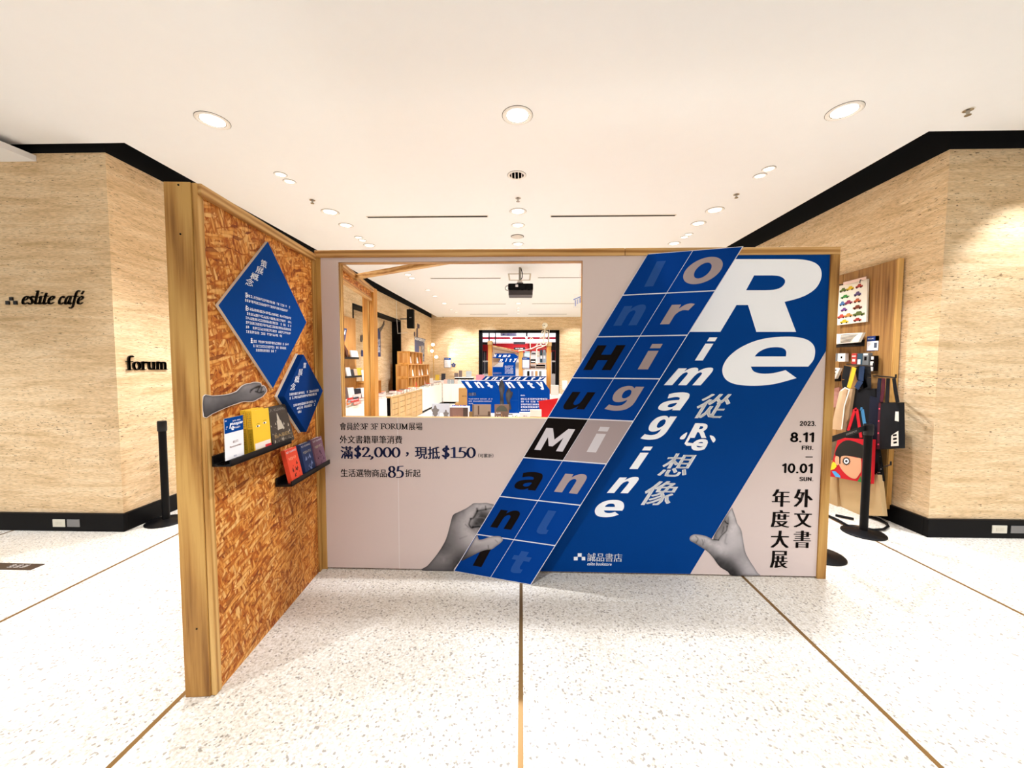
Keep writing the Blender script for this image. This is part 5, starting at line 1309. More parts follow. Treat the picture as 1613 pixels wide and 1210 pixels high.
for px, py, w_ in ((582, 386.5, 'left'), (816, 384.5, 'middle'), (1062, 383.5, 'right')):
    LIT.append(fit_at('spot_downlight', .085, px, py, 'bright downlight showing just above the pine rail in the %s row' % w_, G))
fit_at('ceiling_speaker', .09, 815, 372.5, 'round grille ceiling speaker in the middle row above the pine rail', None)
for px, py, w_ in ((492, 315, 'left row'), (816, 312, 'middle row'), (1160, 306, 'right row'), (1525, 173, 'far right, alone'), (698, 499, 'window, by the dark corner')):
    fit_at('sprinkler', .03, px, py, 'small ceiling sprinkler head in the %s' % w_, 'sprinkler heads')
# those seen through the window
for k, (px, py, R) in enumerate(((642.6, 432.6, .07), (648.8, 438, .07), (674, 457, .06), (685, 466.5, .07), (700, 478, .085), (711, 487.5, .06), (719, 492, .06), (816.7, 478, .085), (816.5, 485, .06), (816.5, 489, .06), (816.5, 493.5, .07))):
    row = 'left row' if px < 750 else 'middle row below the projector'
    n_ = k + 1 if px < 750 else k - 6
    fit_at('spot_downlight', R, px, py, 'downlight seen through the window, %s in the %s' % (('first', 'second', 'third', 'fourth', 'fifth', 'sixth', 'seventh')[n_ - 1], row), G)
# linear air slots
def slot(x0, y0, x1, label):
    a = at_z(x0, y0, CZ); b = at_z(x1, y0, CZ)
    r = thing('air_slot', label, 'vent', ((a.x + b.x) / 2, a.y, CZ), group='linear air slots in the ceiling')
    mb = MB(); mb.box(a.x, b.x, a.y - .028, a.y + .028, CZ - .004, CZ); obj('frame', mb, mat('slot_frame', '#d9cdbb', .6), r)
    mb = MB(); mb.box(a.x + .01, b.x - .01, a.y - .018, a.y + .018, CZ - .0055, CZ - .0035); obj('slot', mb, M_void, r)
slot(578, 342, 769, 'dark linear air slot above the partition window')
slot(867, 340.5, 1063, 'dark linear air slot above the letter strip')
slot(678, 438.5, 789, 'first dark air slot seen through the window, left of the projector')
slot(847, 437.5, 960, 'first dark air slot seen through the window, right of the projector')
slot(722, 479, 797, 'second thin air slot seen through the window on the left')
slot(838, 478.5, 905, 'second thin air slot seen through the window on the right')
slot(740, 495, 800, 'farthest thin air slot seen through the window on the left')
slot(832, 495, 893, 'farthest thin air slot seen through the window on the right')
# bulkhead at the far left
a = at_z(58, 254, 3.24); b = at_z(0, 229, 3.24)
mb = MB(); zc = at_y(58, 254.5, YL).z
p = [at_z(-60, 205, zc), at_z(0, 231, zc), at_z(58, 254.5, zc)]
mb.prism([(-12, YL - .002, zc), (p[2].x, YL - .002, zc), (p[1].x, p[1].y, zc), (p[0].x - .5, p[0].y - .2, zc), (-12, p[0].y - .2, zc)][::-1], Vector((0, 0, .05)))
struct('trim_20', mb, M_ceil)
# ------------------------------------------------------------------ inside the hall, behind the partition
M_clothw = mat('tablecloth_white', '#f4ecdf', .9, noise=.02)
M_crate = mat_wood('crate_wood', '#a8692c', '#c78945', '#dba560', 'Z', 1.2)
M_plank = mat_wood('plank_pale', '#a9793c', '#cda264', '#e2be88', 'Z', .9)
M_card = mat('cardboard', '#bf9155', .85, noise=.05)
M_bone = mat('bone', '#fff4dc', .6)
M_gwood = mat_wood('frame_wood', '#a86a26', '#cb8b3c', '#dfa85a', 'Z', .9)
def simple_part(name, parent, m, x0, x1, y0, y1, z0, z1, bevel=0):
    mb = MB(); mb.box(x0, x1, y0, y1, z0, z1); return obj(name, mb, m, parent, bevel=bevel)

# timber gate behind the partition
X1, Y1 = at_y(582, 600, 4.26).x, 4.26
g = thing('timber_gate', 'open pine frame wing standing behind the partition window, post and top beams', 'frame', (X1, Y1, 0))
pa = at_y(572, 560, Y1).x; pb = at_y(587, 560, Y1).x
ztop = 2.39
simple_part('post', g, M_gwood, pa, pb, Y1, Y1 + .10, 0, ztop, .004)
simple_part('post_trim', g, M_gwood, pb, pb + .02, Y1 + .0, Y1 + .11, 0, ztop, .003)
simple_part('post_strip', g, M_pine, pb - .045, pb - .03, Y1 - .008, Y1, 0, ztop - .1, .001)
mb = MB(); p0 = Vector((pa + .07, Y1, ztop)); p1 = Vector((-1.50, 2.93, ztop))
def beam(p, q, wd, hh):
    d = (q - p).normalized(); s = Vector((d.y, -d.x, 0)).normalized() * wd / 2; z = Vector((0, 0, -hh)); mb = MB()
    mb.hexa([p - s + z, p + s + z, q + s + z, q - s + z, p - s, p + s, q + s, q - s]); return mb
obj('top_beam', beam(p0, p1, .12, .05), M_pine_y, g, bevel=.003)
obj('lower_beam', beam(p0 - Vector((-.01, .02, .05)), p1 - Vector((-.01, -.02, .05)), .05, .07), M_osb, g)
obj('lower_batten', beam(p0 - Vector((-.03, .02, .12)), p1 - Vector((-.03, -.02, .12)), .035, .03), M_pine_y, g)
obj('cross_beam', beam(Vector((-1.57, 3.62, ztop - .01)), Vector((-.52, 3.03, ztop - .01)), .05, .04), M_pine_x, g, bevel=.002)

# tables
def table(label, x0, x1, y0, y1, h=.77, gap=.07, group=None, folds=6, side='+x'):
    t = thing('draped_table', label, 'table', ((x0 + x1) / 2, (y0 + y1) / 2, 0), group=group)
    simple_part('hem_shadow_block', t, M_black, x0 + .03, x1 - .03, y0 + .03, y1 - .03, 0, h - .03)  # black block stands in for the shadow beneath the cloth hem
    # cloth with slight vertical folds on every side
    ring = []; n = 14
    def side_pts(a, b, k):
        return [(a[0] + (b[0] - a[0]) * i / k, a[1] + (b[1] - a[1]) * i / k) for i in range(k)]
    kx = max(4, int((x1 - x0) / .06)); ky = max(4, int((y1 - y0) / .06))
    P = side_pts((x0, y0), (x1, y0), kx) + side_pts((x1, y0), (x1, y1), ky) + side_pts((x1, y1), (x0, y1), kx) + side_pts((x0, y1), (x0, y0), ky)
    cx, cy = (x0 + x1) / 2, (y0 + y1) / 2; N_ = len(P); rnd = random.Random(int(x0 * 100 + y0 * 10)); wob = [rnd.random() for _ in range(N_)]
    lo = []; hi = []
    for i, (x, y) in enumerate(P):
        a = .008 * math.sin(i * 1.3) + .008 * wob[i]
        lo.append((x + (a if x > cx else -a), y + (a if y > cy else -a), gap)); hi.append((x, y, h))
    mb = MB(); mb.raw(lo + hi, [(i, (i + 1) % N_, N_ + (i + 1) % N_, N_ + i) for i in range(N_)] + [tuple(range(N_, 2 * N_))])
    obj('tablecloth', mb, M_clothw, t)
    return t
XF = -3.12
table('white draped table against the left wall nearest the window post', -3.62, XF, 6.55, 8.85)
table('white draped table along the left wall beyond the wooden plank counter', -3.62, XF, 12.05, 15.05)
table('white draped table along the back wall beside the floor lamp', -3.10, -1.72, 15.05, 15.6)
table('white draped table just behind the partition window carrying the display books', -1.05, .75, 4.15, 4.75, h=.84)
table('white draped table under the blue display board with the long word', -.98, .62, 5.75, 7.4, h=.79)
table('white draped table near the skeleton frame', -.95, 1.0, 9.35, 9.96, h=.79)
# counter faced with planks
c = thing('plank_counter', 'low counter faced with pale wooden planks between the white tables', 'counter', (-3.37, 10.6, 0))
simple_part('carcass', c, M_black, -3.62, XF - .03, 9.2, 12.0, 0, .73)
simple_part('top', c, M_plank, -3.62, XF, 9.15, 12.04, .73, .765, .004)
npan = 5; pw_ = (12.02 - 9.17) / npan
for q in range(npan):
    ya = 9.17 + q * pw_
    for a, b in ((ya, ya + .055), (ya + pw_ - .06, ya + pw_ - .005)): simple_part('stile', c, M_plank, XF - .03, XF + .008, a, b, .0, .73, .002)
    for z in range(5): simple_part('plank', c, M_plank, XF - .03, XF - .006 + .004 * (z % 2), ya + .055, ya + pw_ - .06, .01 + z * .144, .144 + z * .144, .002)

# wooden box shelves: open cubes
def cube_shelf(label, x0, x1, y0, y1, z0, z1, group):
    t = thing('box_shelf', label, 'shelf', ((x0 + x1) / 2, (y0 + y1) / 2, z0), group=group); th = .016
    simple_part('side_panel', t, M_crate, x0, x1, y0, y0 + th, z0, z1, .002); simple_part('side_panel', t, M_crate, x0, x1, y1 - th, y1, z0, z1, .002)
    simple_part('bottom_panel', t, M_crate, x0, x1, y0 + th, y1 - th, z0, z0 + th); simple_part('top_panel', t, M_crate, x0, x1, y0 + th, y1 - th, z1 - th, z1)
    simple_part('back_panel', t, M_crate, x0, x0 + .01, y0 + th, y1 - th, z0 + th, z1 - th)
    # frame on the end panel that faces the entrance
    mb = MB()
    for a, b, cc, d in ((x0, x1, z0, z0 + .04), (x0, x1, z1 - .04, z1), (x0, x0 + .04, z0 + .04, z1 - .04), (x1 - .04, x1, z0 + .04, z1 - .04)): mb.box(a, b, y0 - .008, y0, cc, d)
    obj('end_frame', mb, M_plank if False else M_gwood, t)
    return t
ORD = ['first', 'second', 'third', 'fourth', 'fifth', 'sixth', 'seventh', 'eighth', 'ninth', 'tenth', 'eleventh', 'twelfth', 'thirteenth', 'fourteenth', 'fifteenth', 'sixteenth']
GB = 'wooden box shelves stacked by the left wall'
for row, (z0, z1, ys, n) in enumerate(((.77, 1.15, 11.1, 7), (1.152, 1.54, 11.1, 7), (1.542, 1.92, 11.25, 4))):
    for k in range(n):
        L = .36; y0 = ys + k * (L + .004)
        cube_shelf('open wooden box shelf, %s from the near end in the %s row of the stack' % (ORD[k], ('bottom', 'middle', 'top')[row]), -3.64, -3.27, y0, y0 + L, z0, z1, GB)
for k in range(3):
    cube_shelf('small wooden box shelf on the near white table, %s from the near end' % ORD[k], -3.6, -3.335, 8.33 + k * .26, 8.33 + k * .26 + .252, .772, 1.17, 'box shelves on the near table')

# ---- books: one template per colour, lying flat or standing
BT = {}
def book_tpl(col, w=.14, l=.20, t=.03):
    key = (col, w, l, t)
    if key in BT: return BT[key], False
    r = thing('book', '', '', (0, 0, 0))
    m = mat('cover_' + col.strip('#'), col, .5, noise=.06)
    mb = MB(); mb.box(-w / 2, w / 2, -l / 2, l / 2, 0, .002); mb.box(-w / 2, w / 2, -l / 2, l / 2, t - .002, t); mb.box(-w / 2, -w / 2 + .002, -l / 2, l / 2, .002, t - .002)
    obj('cover', mb, m, r, local=True)
    mb = MB(); mb.box(-w / 2 + .002, w / 2 - .003, -l / 2 + .003, l / 2 - .003, .002, t - .002); obj('pages', mb, M_page, r, local=True)
    BT[key] = r
    return r, True
def put_book(col, loc, rot=(0, 0, 0), label='', group=None, w=.14, l=.20, t=.03, lift=True):
    if rot[0] > 1 and lift: loc = (loc[0], loc[1], loc[2] + l / 2 * math.sin(rot[0]) + .004)
    r, fresh = book_tpl(col, w, l, t)
    o = r if fresh else dup(r)
    o.location = loc; o.rotation_euler = rot; tag(o, label, 'book', group)
    return o
NM = {'#d63a2c': 'red', '#8d2430': 'dark red', '#e8e2d6': 'white', '#2e2c30': 'black', '#c9a98c': 'tan', '#d9b33a': 'yellow', '#6d5a52': 'brown', '#9fa39f': 'grey', '#e6b7a4': 'pink', '#3f5f7a': 'blue', '#e4763a': 'orange', '#c8d0c0': 'pale green'}
cl_ = list(NM)
rnd = random.Random(21)
# rows lying on the left wall tables and counter, counted from the near end
USED = set()
def lay_row(y0, y1, x, zt, step, where, seed, maxh=.045):
    rnd = random.Random(seed); y = y0; k = 0
    while y < y1 and k < 16:
        n = rnd.choice((1, 2, 2)); z = zt
        for q in range(n):
            c = rnd.choice(cl_[:3] + cl_); t = rnd.choice((.03, .045, .06))
            lab = '%s book, %s from the near end of the %s' % (NM[c], ORD[k], where)
            if n == 2: lab = '%s book %s, %s along %s' % (NM[c], 'below' if q == 0 else 'on top', ORD[k], where)
            put_book(c, (x + rnd.uniform(-.012, .012), y, z), (0, 0, rnd.uniform(-.12, .12) + math.pi / 2 * 0), lab, 'books lying on the left tables', t=t)
            z += t
        y += step * rnd.uniform(.9, 1.2); k += 1
lay_row(9.3, 12.0, -3.205, .765, .24, 'front row on plank counter', 3)
lay_row(9.28, 11.0, -3.40, .765, .26, 'back row on plank counter', 5)
lay_row(12.2, 15.0, -3.205, .77, .26, 'far left white table', 8)
lay_row(6.8, 7.9, -3.21, .77, .24, 'near left white table', 9)
# the red stack at the near table end
for q, (c, t) in enumerate((('#d63a2c', .05), ('#d63a2c', .04), ('#8d2430', .03))):
    put_book(c, (-3.21, 8.72, .77 + (0, .05, .09)[q]), (0, 0, .04 * q), '%s in the red stack at the far end of the near white table' % ('lowest book', 'middle book', 'top book')[q], 'red stack', w=.16, l=.22, t=t)
# price and theme cards hanging over the near table
XFc = XF + .004
CFm = Frame((XF + .012, 6.55, 0), (0, 1, 0), (0, 0, 1), (1, 0, 0))
def c7(x, y): return (530 + x * .10539, 560 + y * .10537)
for b, cc, lb in (((160, 640, 330, 680), '#d8392c', 'long red'), ((150, 675, 210, 728), '#ee7d2a', 'square orange'), ((255, 690, 358, 718), '#e98a76', 'pale red'), ((240, 590, 365, 632), '#f2c9bc', 'pale pink')):
    a_, b_ = c7(b[0], b[1]), c7(b[2], b[3]); q = CFm.uv(*a_); q2 = CFm.uv(*b_)
    mb = MB(); mb.fbox(CFm, q[0], q2[0], q2[1], q[1], -.001, .006)
    o = obj('shelf_card', mb, mat('card_' + cc.strip('#'), cc, .6, noise=0)); tag(o, lb + ' card hung on the front of the near white table', 'card', 'cards on the near table')
    tr = text_rows(o, CFm, [(q[0] + .02, q2[0] - .02, q2[1] + (q[1] - q2[1]) * .3, min(.03, (q[1] - q2[1]) * .4))], M_white, .007, 5)

# things standing in the box shelves
for k, (row, cell, c) in enumerate(((2, 0, '#e6b7a4'), (2, 2, '#e8e2d6'), (2, 3, '#d63a2c'), (1, 1, '#e8e2d6'), (1, 3, '#e6b7a4'), (1, 4, '#e8e2d6'), (0, 2, '#d63a2c'), (1, 6, '#e8e2d6'), (0, 5, '#e6b7a4'))):
    yy = (11.1, 11.1, 11.25)[row] + cell * .364 + .18; zz = (.77, 1.152, 1.542)[row] + .018
    put_book(c, (-3.33, yy, zz), (math.radians(78), 0, math.radians(88)), '%s book, %s row of the box shelf stack, %s cube' % (NM[c], ('bottom', 'middle', 'top')[row], ORD[cell]), 'books in the box shelves', t=.025)
# standing on near small boxes
for k, (yy, c) in enumerate(((8.12, '#e8e2d6'), (8.25, '#6d5a52'), (8.36, '#9fa39f'), (8.48, '#e6b7a4'), (8.6, '#e8e2d6'), (8.75, '#d63a2c'))):
    put_book(c, (-3.46, yy + .28, 1.172), (math.radians(80), 0, math.radians(60)), '%s book on small box shelves, %s from the window post' % (NM[c], ORD[k]), 'books on the small box shelves', t=.025, l=.24 if k < 5 else .15)
# back tables
for k, (px, c, hgt) in enumerate(((689.0, '#d9b33a', .22), (698.5, '#2e2c30', .27), (677.5, '#e8e2d6', .22), (670.5, '#e6b7a4', .16))):
    p = at_y(px, 590, 15.35)
    put_book(c, (max(p.x, -3.55), 15.35 - (.3 if k > 1 else 0), .77 + (.125 if k < 2 else 0)), (math.radians(78), 0, 0), '%s book standing upright on the back wall table, %s from the yellow one' % (NM[c], ORD[k]), 'upright books on the back table', w=.16, l=hgt)
o = thing('riser', 'low white riser box on the back wall table under upright books', 'riser', (-2.9, 15.35, .77)); simple_part('box', o, M_clothw, -3.55, -2.72, 15.2, 15.55, .77, .895, .004)
rnd = random.Random(3)
for k in range(9):
    c = rnd.choice(('#e8e2d6', '#e6b7a4', '#c8d0c0', '#c9a98c', '#9fa39f')); x = -3.0 + k * .14
    put_book(c, (x, 15.13, .77), (math.radians(82), 0, 0), 'pale upright book, %s from the left along the back table front' % ORD[k], 'pale books along the back table', w=.12, l=.17)
o = thing('display_riser', 'black topped riser on the back wall table', 'riser', (-2.2, 15.3, .77))
a = at_y(716, 595, 15.2).x; b = at_y(745, 595, 15.2).x
simple_part('box', o, M_black, a, b, 15.2, 15.55, .77 + .12, 1.0, .004); simple_part('foot', o, M_clothw, a + .02, b - .02, 15.2, 15.5, .77, .89); simple_part('top', o, M_clothw, a, b, 15.18, 15.56, 1.0, 1.03, .003)
for k, (px, c, hgt, w_) in enumerate(((719, '#6d5a52', .16, .16), (725.5, '#6d5a52', .26, .13), (738.5, '#9fa39f', .24, .22))):
    p = at_y(px, 590, 15.35); put_book(c, (p.x, 15.35, 1.03), (math.radians(80), 0, 0), '%s on the black topped riser' % ('short brown book', 'tall brown book', 'wide grey book')[k], 'books on the riser', w=w_, l=hgt)
# cardboard boxes on the floor
for k, (x0, x1, y, z0, z1, lb) in enumerate(((722.5, 737, 12.0, .33, .80, 'upper cardboard box with dark marks left of the blue display board'), (716.5, 740, 12.0, 0, .33, 'lower wider cardboard box under the marked cardboard box'))):
    a = at_y(x0, 620, y).x; b = at_y(x1, 620, y).x
    o = thing('cardboard_box', lb, 'box', ((a + b) / 2, y + .15, z0)); simple_part('carton', o, M_card, a, b, y, y + .32, z0, z1 - .002, .003)
    simple_part('tape', o, mat('tape_tan', '#a97b44', .4), (a + b) / 2 - .02, (a + b) / 2 + .02, y - .001, y + .3, z1 - .003, z1 - .001)
    if k == 0: text_rows(o, Frame((a, y, z0), (1, 0, 0), (0, 0, 1), (0, -1, 0)), [((b - a) * .35, (b - a) * .9, .2, .04)], M_ink, .001, 3)

# floor lamp with three globes
xl = at_y(683.4, 570, 15.35).x
r = thing('floor_lamp', 'slim brass floor lamp with three white heads in the back left corner', 'lamp', (xl, 15.3, 0))
mb = MB(); mb.lathe([(.13, 0), (.13, .015), (.02, .03), (.0, .03)], (xl, 15.3, 0), 20); obj('base', mb, M_brass, r, smooth=True)
mb = MB(); mb.tube((xl, 15.3, .03), (xl, 15.3, 2.32), .016, n=10); obj('pole', mb, mat('lamp_brass', '#d8b26a', .3, metal=.5), r, smooth=True)
M_globe = mat('globe_glow', '#ffffff', .4, emit='#fff2dc', es=6, noise=0)
for px, py, s in ((682.2, 543, -1), (680.8, 553, -1), (687.6, 562.5, 1)):
    p = at_y(px, py, 15.3); mb = MB(); mb.path([(xl, 15.3, p.z), (p.x, 15.28, p.z)], .008, 6); obj('arm', mb, MATS['lamp_brass'], r)
    mb = MB(); mb.lathe([(0, -.06), (.05, -.04), (.07, 0), (.05, .04), (0, .06)], (p.x, 15.26, p.z), 14); obj('shade', mb, M_globe, r, smooth=True)
# floor lamp heads throwing light on the back wall
l = bpy.data.lights.new('lamp_bulb', 'SPOT'); l.energy = 90; l.spot_size = math.radians(95); l.spot_blend = .5; l.shadow_soft_size = .05; l.color = (1, .93, .8)
for z, e in ((2.2, 45), (1.85, 32)):
    l = l.copy(); l.energy = e
    o = bpy.data.objects.new('lamp_bulb', l); COL.objects.link(o); o.location = (xl + .22, 15.22, z)
    o.rotation_euler = Vector((1.0, .42, -.18)).to_track_quat('-Z', 'Y').to_euler()
# speaker on the left wall
ys = 11.95
a = at_x(640.4, 500, -3.5); 
y_ = -3.47 * F_PX / (640.6 - 822) ; y_ = abs(y_)
pl_ = at_y(640.4, 487, y_); pr_ = at_y(651, 517, y_)
r = thing('wall_speaker', 'black loudspeaker on a bracket high on the left wall', 'speaker', (pl_.x, y_, pr_.z))
simple_part('cabinet', r, M_black, pl_.x, pr_.x, y_, y_ + .16, pr_.z, pl_.z, .01)
simple_part('grille', r, mat('grille_black', '#050505', .8), pl_.x + .012, pr_.x - .012, y_ - .004, y_, pr_.z + .015, pl_.z - .015)
simple_part('badge', r, MATS['plate_steel'], pl_.x + .08, pr_.x - .05, y_ - .006, y_ - .003, (pr_.z + pl_.z) / 2 + .02, (pr_.z + pl_.z) / 2 + .045)
simple_part('bracket', r, MATS['plate_steel'], -HW, pl_.x + .02, y_ + .05, y_ + .09, (pr_.z + pl_.z) / 2 - .02, (pr_.z + pl_.z) / 2 + .02)
mb = MB(); mb.tube((pl_.x + .06, y_ + .1, pl_.z), (pl_.x + .06, y_ + .1, pl_.z + .05), .012, n=8); obj('knob', mb, MATS['plate_steel'], r)
# cable down the wall
mb = MB(); mb.path([(-HW + .02, y_ - .35, 3.4), (-HW + .02, y_ - .34, 2.9), (-HW + .02, y_ - .25, 2.45), (pl_.x - .0, y_ + .05, 2.5)], .008, 6)
tag(obj('cable', mb, M_trim), 'pale cable hanging from the dark ceiling gap beside the loudspeaker', 'cable')

# left wall posters
LW = Frame((-HW, 0, 0), (0, 1, 0), (0, 0, 1), (1, 0, 0))
def k9(x, y): return (600 + x * .10741, 470 + y * .10744)
M_pst = mat('poster_blue', '#33406e', .5, noise=.03)
def lwpoly(nm, lb, P, m, cat='poster', fr=LW, f=k9, d=.006, group=None):
    o = thing(nm, lb, cat, tuple(fr.pt(*fr.uv(*f(*P[0])))), group=group)
    pxpoly(o, fr, [f(*p) for p in P], m, d, 'panel', depth=d)
    return o
o = lwpoly('wall_poster', 'blue poster with white lettering on the left wall above the box shelves', [(495, 560), (655, 600), (640, 650), (635, 925), (500, 925)], M_pst)
put(o, LW, bold_text('HuManity', .3), k9(500, 585) + k9(642, 640), M_white, .0075)
text_rows(o, LW, [(LW.uv(*k9(595, 720 + j * 16))[0], LW.uv(*k9(632, 720 + j * 16))[0], LW.uv(*k9(595, 720 + j * 16))[1], .08) for j in range(0, 13, 2)], M_white, .0075, 2)
pxpoly(o, LW, [k9(*p) for p in ((560, 700), (592, 705), (590, 800), (560, 800))], mat('poster_tan', '#b9a184', .6), .0074, 'print_shape')
for k, P in enumerate(([(487, 490), (503, 495), (503, 560), (487, 555)], [(522, 438), (543, 442), (543, 570), (522, 565)], [(535, 368), (550, 372), (548, 445), (535, 440)], [(552, 382), (568, 384), (566, 445), (552, 440)])):
    lwpoly('wall_tile', 'small dark purple rectangle on the left wall above the poster, %s from the left' % ORD[k], P, mat('tile_plum', '#3d2b45', .5), 'panel', group='small rectangles above the wall poster')
RCS = Frame((-HW - .245, 0, 0), (0, 1, 0), (0, 0, 1), (1, 0, 0))
def kc(x, y): return (530 + x * .2064, 410 + y * .2066)
o = lwpoly('wall_poster', 'blue poster in the dark framed recess just right of the window post', [(300, 518), (336, 524), (338, 735), (300, 735)], M_pst, fr=RCS, f=kc)
text_rows(o, RCS, [(RCS.uv(*kc(310, 610))[0], RCS.uv(*kc(334, 610))[0], RCS.uv(*kc(310, 610 + j * 13))[1], .05) for j in range(8)], M_white, .0075, 2)
lwpoly('arm_cutout', 'grey cutout arm reaching up from the recess poster', [(322, 520), (336, 515), (352, 500), (366, 460), (368, 490), (350, 525), (338, 545), (330, 545)], mat('arm_grey', '#6b6058', .6), 'cutout', RCS, kc, .012)
o = lwpoly('wall_poster', 'small blue poster fragment left of the window post in the recess', [(190, 685), (205, 687), (205, 733), (190, 733)], M_pst, fr=RCS, f=kc)
lwpoly('arm_cutout', 'grey cutout hand left of the window post in the recess', [(185, 575), (204, 570), (204, 600), (196, 625), (185, 620)], mat('arm_grey', '#6b6058', .6), 'cutout', RCS, kc, .012)

# tall wooden board with ledges on the left wall, seen at the left edge of the window
XBd = -3.60
BFr = Frame((XBd, 0, 0), (0, 1, 0), (0, 0, 1), (1, 0, 0))
def kb(x, y): return (530 + x * .2064, 410 + y * .2066)
r = thing('wall_board', 'tall plain wooden display board at the left edge of the partition window', 'display board', (XBd, 7.7, 0))
y1_ = BFr.uv(*kb(148, 600))[0]; zt_ = BFr.uv(*kb(148, 448))[1]
for q in range(3): simple_part('plank', r, M_crate, XBd - .06, XBd, y1_ - .36 * (q + 1) + .003, y1_ - .36 * q, .9, zt_, .002)
def bledge(a, b, label):
    u1, v = BFr.uv(*kb(*b), .1); u0 = BFr.uv(*kb(*a), .1)[0]
    rr = thing('picture_ledge', label, 'shelf', tuple(BFr.pt((u0 + u1) / 2, v, 0)), group='ledges on the wooden wall board')
    fpart('shelf', BFr, u0 - .3, u1, v, v + .02, 0, .12, M_blk, rr, .001); fpart('front_lip', BFr, u0 - .3, u1, v + .02, v + .04, .11, .12, M_blk, rr, .001)
    return v + .02
v = bledge((60, 757), (166, 755), 'upper black ledge on the tall wooden board')
def ub(px, w=.09): return BFr.uv(*kb(px, 700), w)[0]
def up_books(items, v, where, lean=12):
    for k, (px, c, h_, w_) in enumerate(items):
        u = ub(px); p = BFr.pt(u, v, .06)
        put_book(c, tuple(p), (math.radians(90 - lean), 0, math.radians(90)), '%s book leaning on the %s, %s from the left' % (NM[c], where, ORD[k]), 'books on the board ledges', w=w_, l=h_, t=.025)
for q in (1,):
    pass
def face_books(items, v, where):
    for k, (x0, x1, yt, c) in enumerate(items):
        a = BFr.uv(*kb(x0, yt), .06); b = BFr.uv(*kb(x1, yt), .06); w_ = abs(b[0] - a[0]); h_ = max(.1, a[1] - v)
        put_book(c, tuple(BFr.pt((a[0] + b[0]) / 2, v + h_ / 2 * .985, .075)), (math.radians(80), 0, math.radians(90)), '%s book on the %s, %s from the left' % (NM[c], where, ORD[k]), 'books on the board ledges', w=round(w_, 2), l=round(h_, 2), t=.025, lift=False)
face_books(((98, 150, 688, '#e8e2d6'),), v, 'upper black ledge of the wooden board')
mb = MB(); a3 = [BFr.pt(*BFr.uv(*kb(*p), .05), .05) for p in ((52, 600), (60, 640), (88, 690), (92, 750), (80, 748), (70, 690), (52, 655))]
mb.prism(a3, Vector((-.02, 0, 0))); tag(obj('arm_cutout', mb, mat('arm_brown', '#5a3426', .6)), 'dark brown cutout arm beside the white book on the upper ledge', 'cutout')
o = lwpoly('wall_poster', 'blue poster with a white slash at the left edge of the partition window', [(45, 515), (80, 522), (68, 600), (60, 630), (45, 600)], M_pst, fr=BFr, f=kb, d=.01)
put(o, BFr, bold('i'), kb(56, 532) + kb(72, 568), M_white, .0115, shear=.3)
v = bledge((60, 903), (188, 890), 'middle black ledge on the tall wooden board')
face_books(((62, 92, 818, '#e8e2d6'), (92, 120, 832, '#2e2c30'), (120, 145, 830, '#c9a98c'), (145, 182, 822, '#d9b33a')), v, 'middle black ledge of the wooden board')
for k, (y_, c, h_) in enumerate(((7.15, '#6d5a52', .34), (7.42, '#e8e2d6', .32), (7.75, '#2e2c30', .28), (8.0, '#e8e2d6', .28))):
    put_book(c, (-3.36, y_, .77 + h_ / 2 * .98), (math.radians(78), 0, math.radians(60)), '%s book propped on the near white table, %s from the left' % (NM[c], ORD[k]), 'books propped on the near table', w=.22, l=h_, lift=False)

# framed notice and blue flower on the back wall
BKF = Frame((0, YF, 0), (1, 0, 0), (0, 0, 1), (0, -1, 0))
def notice(fr, a, b, c, d, label, w0=0):
    u0, v1 = fr.uv(a, b, w0); u1, v0 = fr.uv(c, d, w0)
    o = thing('notice', label, 'sign', tuple(fr.pt((u0 + u1) / 2, v0, w0)))
    fpart('frame', fr, u0, u1, v0, v1, w0, w0 + .015, mat('notice_frame', '#33466f', .5), o, .002)
    rect(o, fr, u0 + .015, u1 - .015, v0 + .015, v1 - (v1 - v0) * .22, MATS['card_white'], w0 + .0165, 'sheet'); rect(o, fr, u0 + .01, u1 - .01, v1 - (v1 - v0) * .2, v1 - .01, M_blue, w0 + .0165, 'header')
    text_rows(o, fr, [(u0 + .03, u0 + (u1 - u0) * .7, v1 - (v1 - v0) * .15, (v1 - v0) * .07)], M_white, w0 + .018, 2)
    text_rows(o, fr, [(u0 + .04, u1 - .04, v0 + (v1 - v0) * (.2 + .1 * j), (v1 - v0) * .035) for j in range(5)], M_taupe, w0 + .018, 3)
notice(BKF, 699.6, 563.6, 710.6, 579.4, 'blue headed notice in a thin frame on the back wall')
p = BKF.pt(*BKF.uv(714.5, 575), .02); r = thing('wall_flower', 'small blue flower cutout on the back wall beside the notice', 'decoration', tuple(p))
for k in range(5):
    a = k * 1.2566 + .3; mb = MB(); c0 = p + Vector((math.cos(a) * .055, 0, math.sin(a) * .055)); mb.lathe([(.04, 0), (.04, .004), (0, .004)], (0, 0, 0), 8)
    mb.v = [(c0.x + v_[0], p.y - v_[2], c0.z + v_[1]) for v_ in mb.v]; obj('petal', mb, M_pst, r)

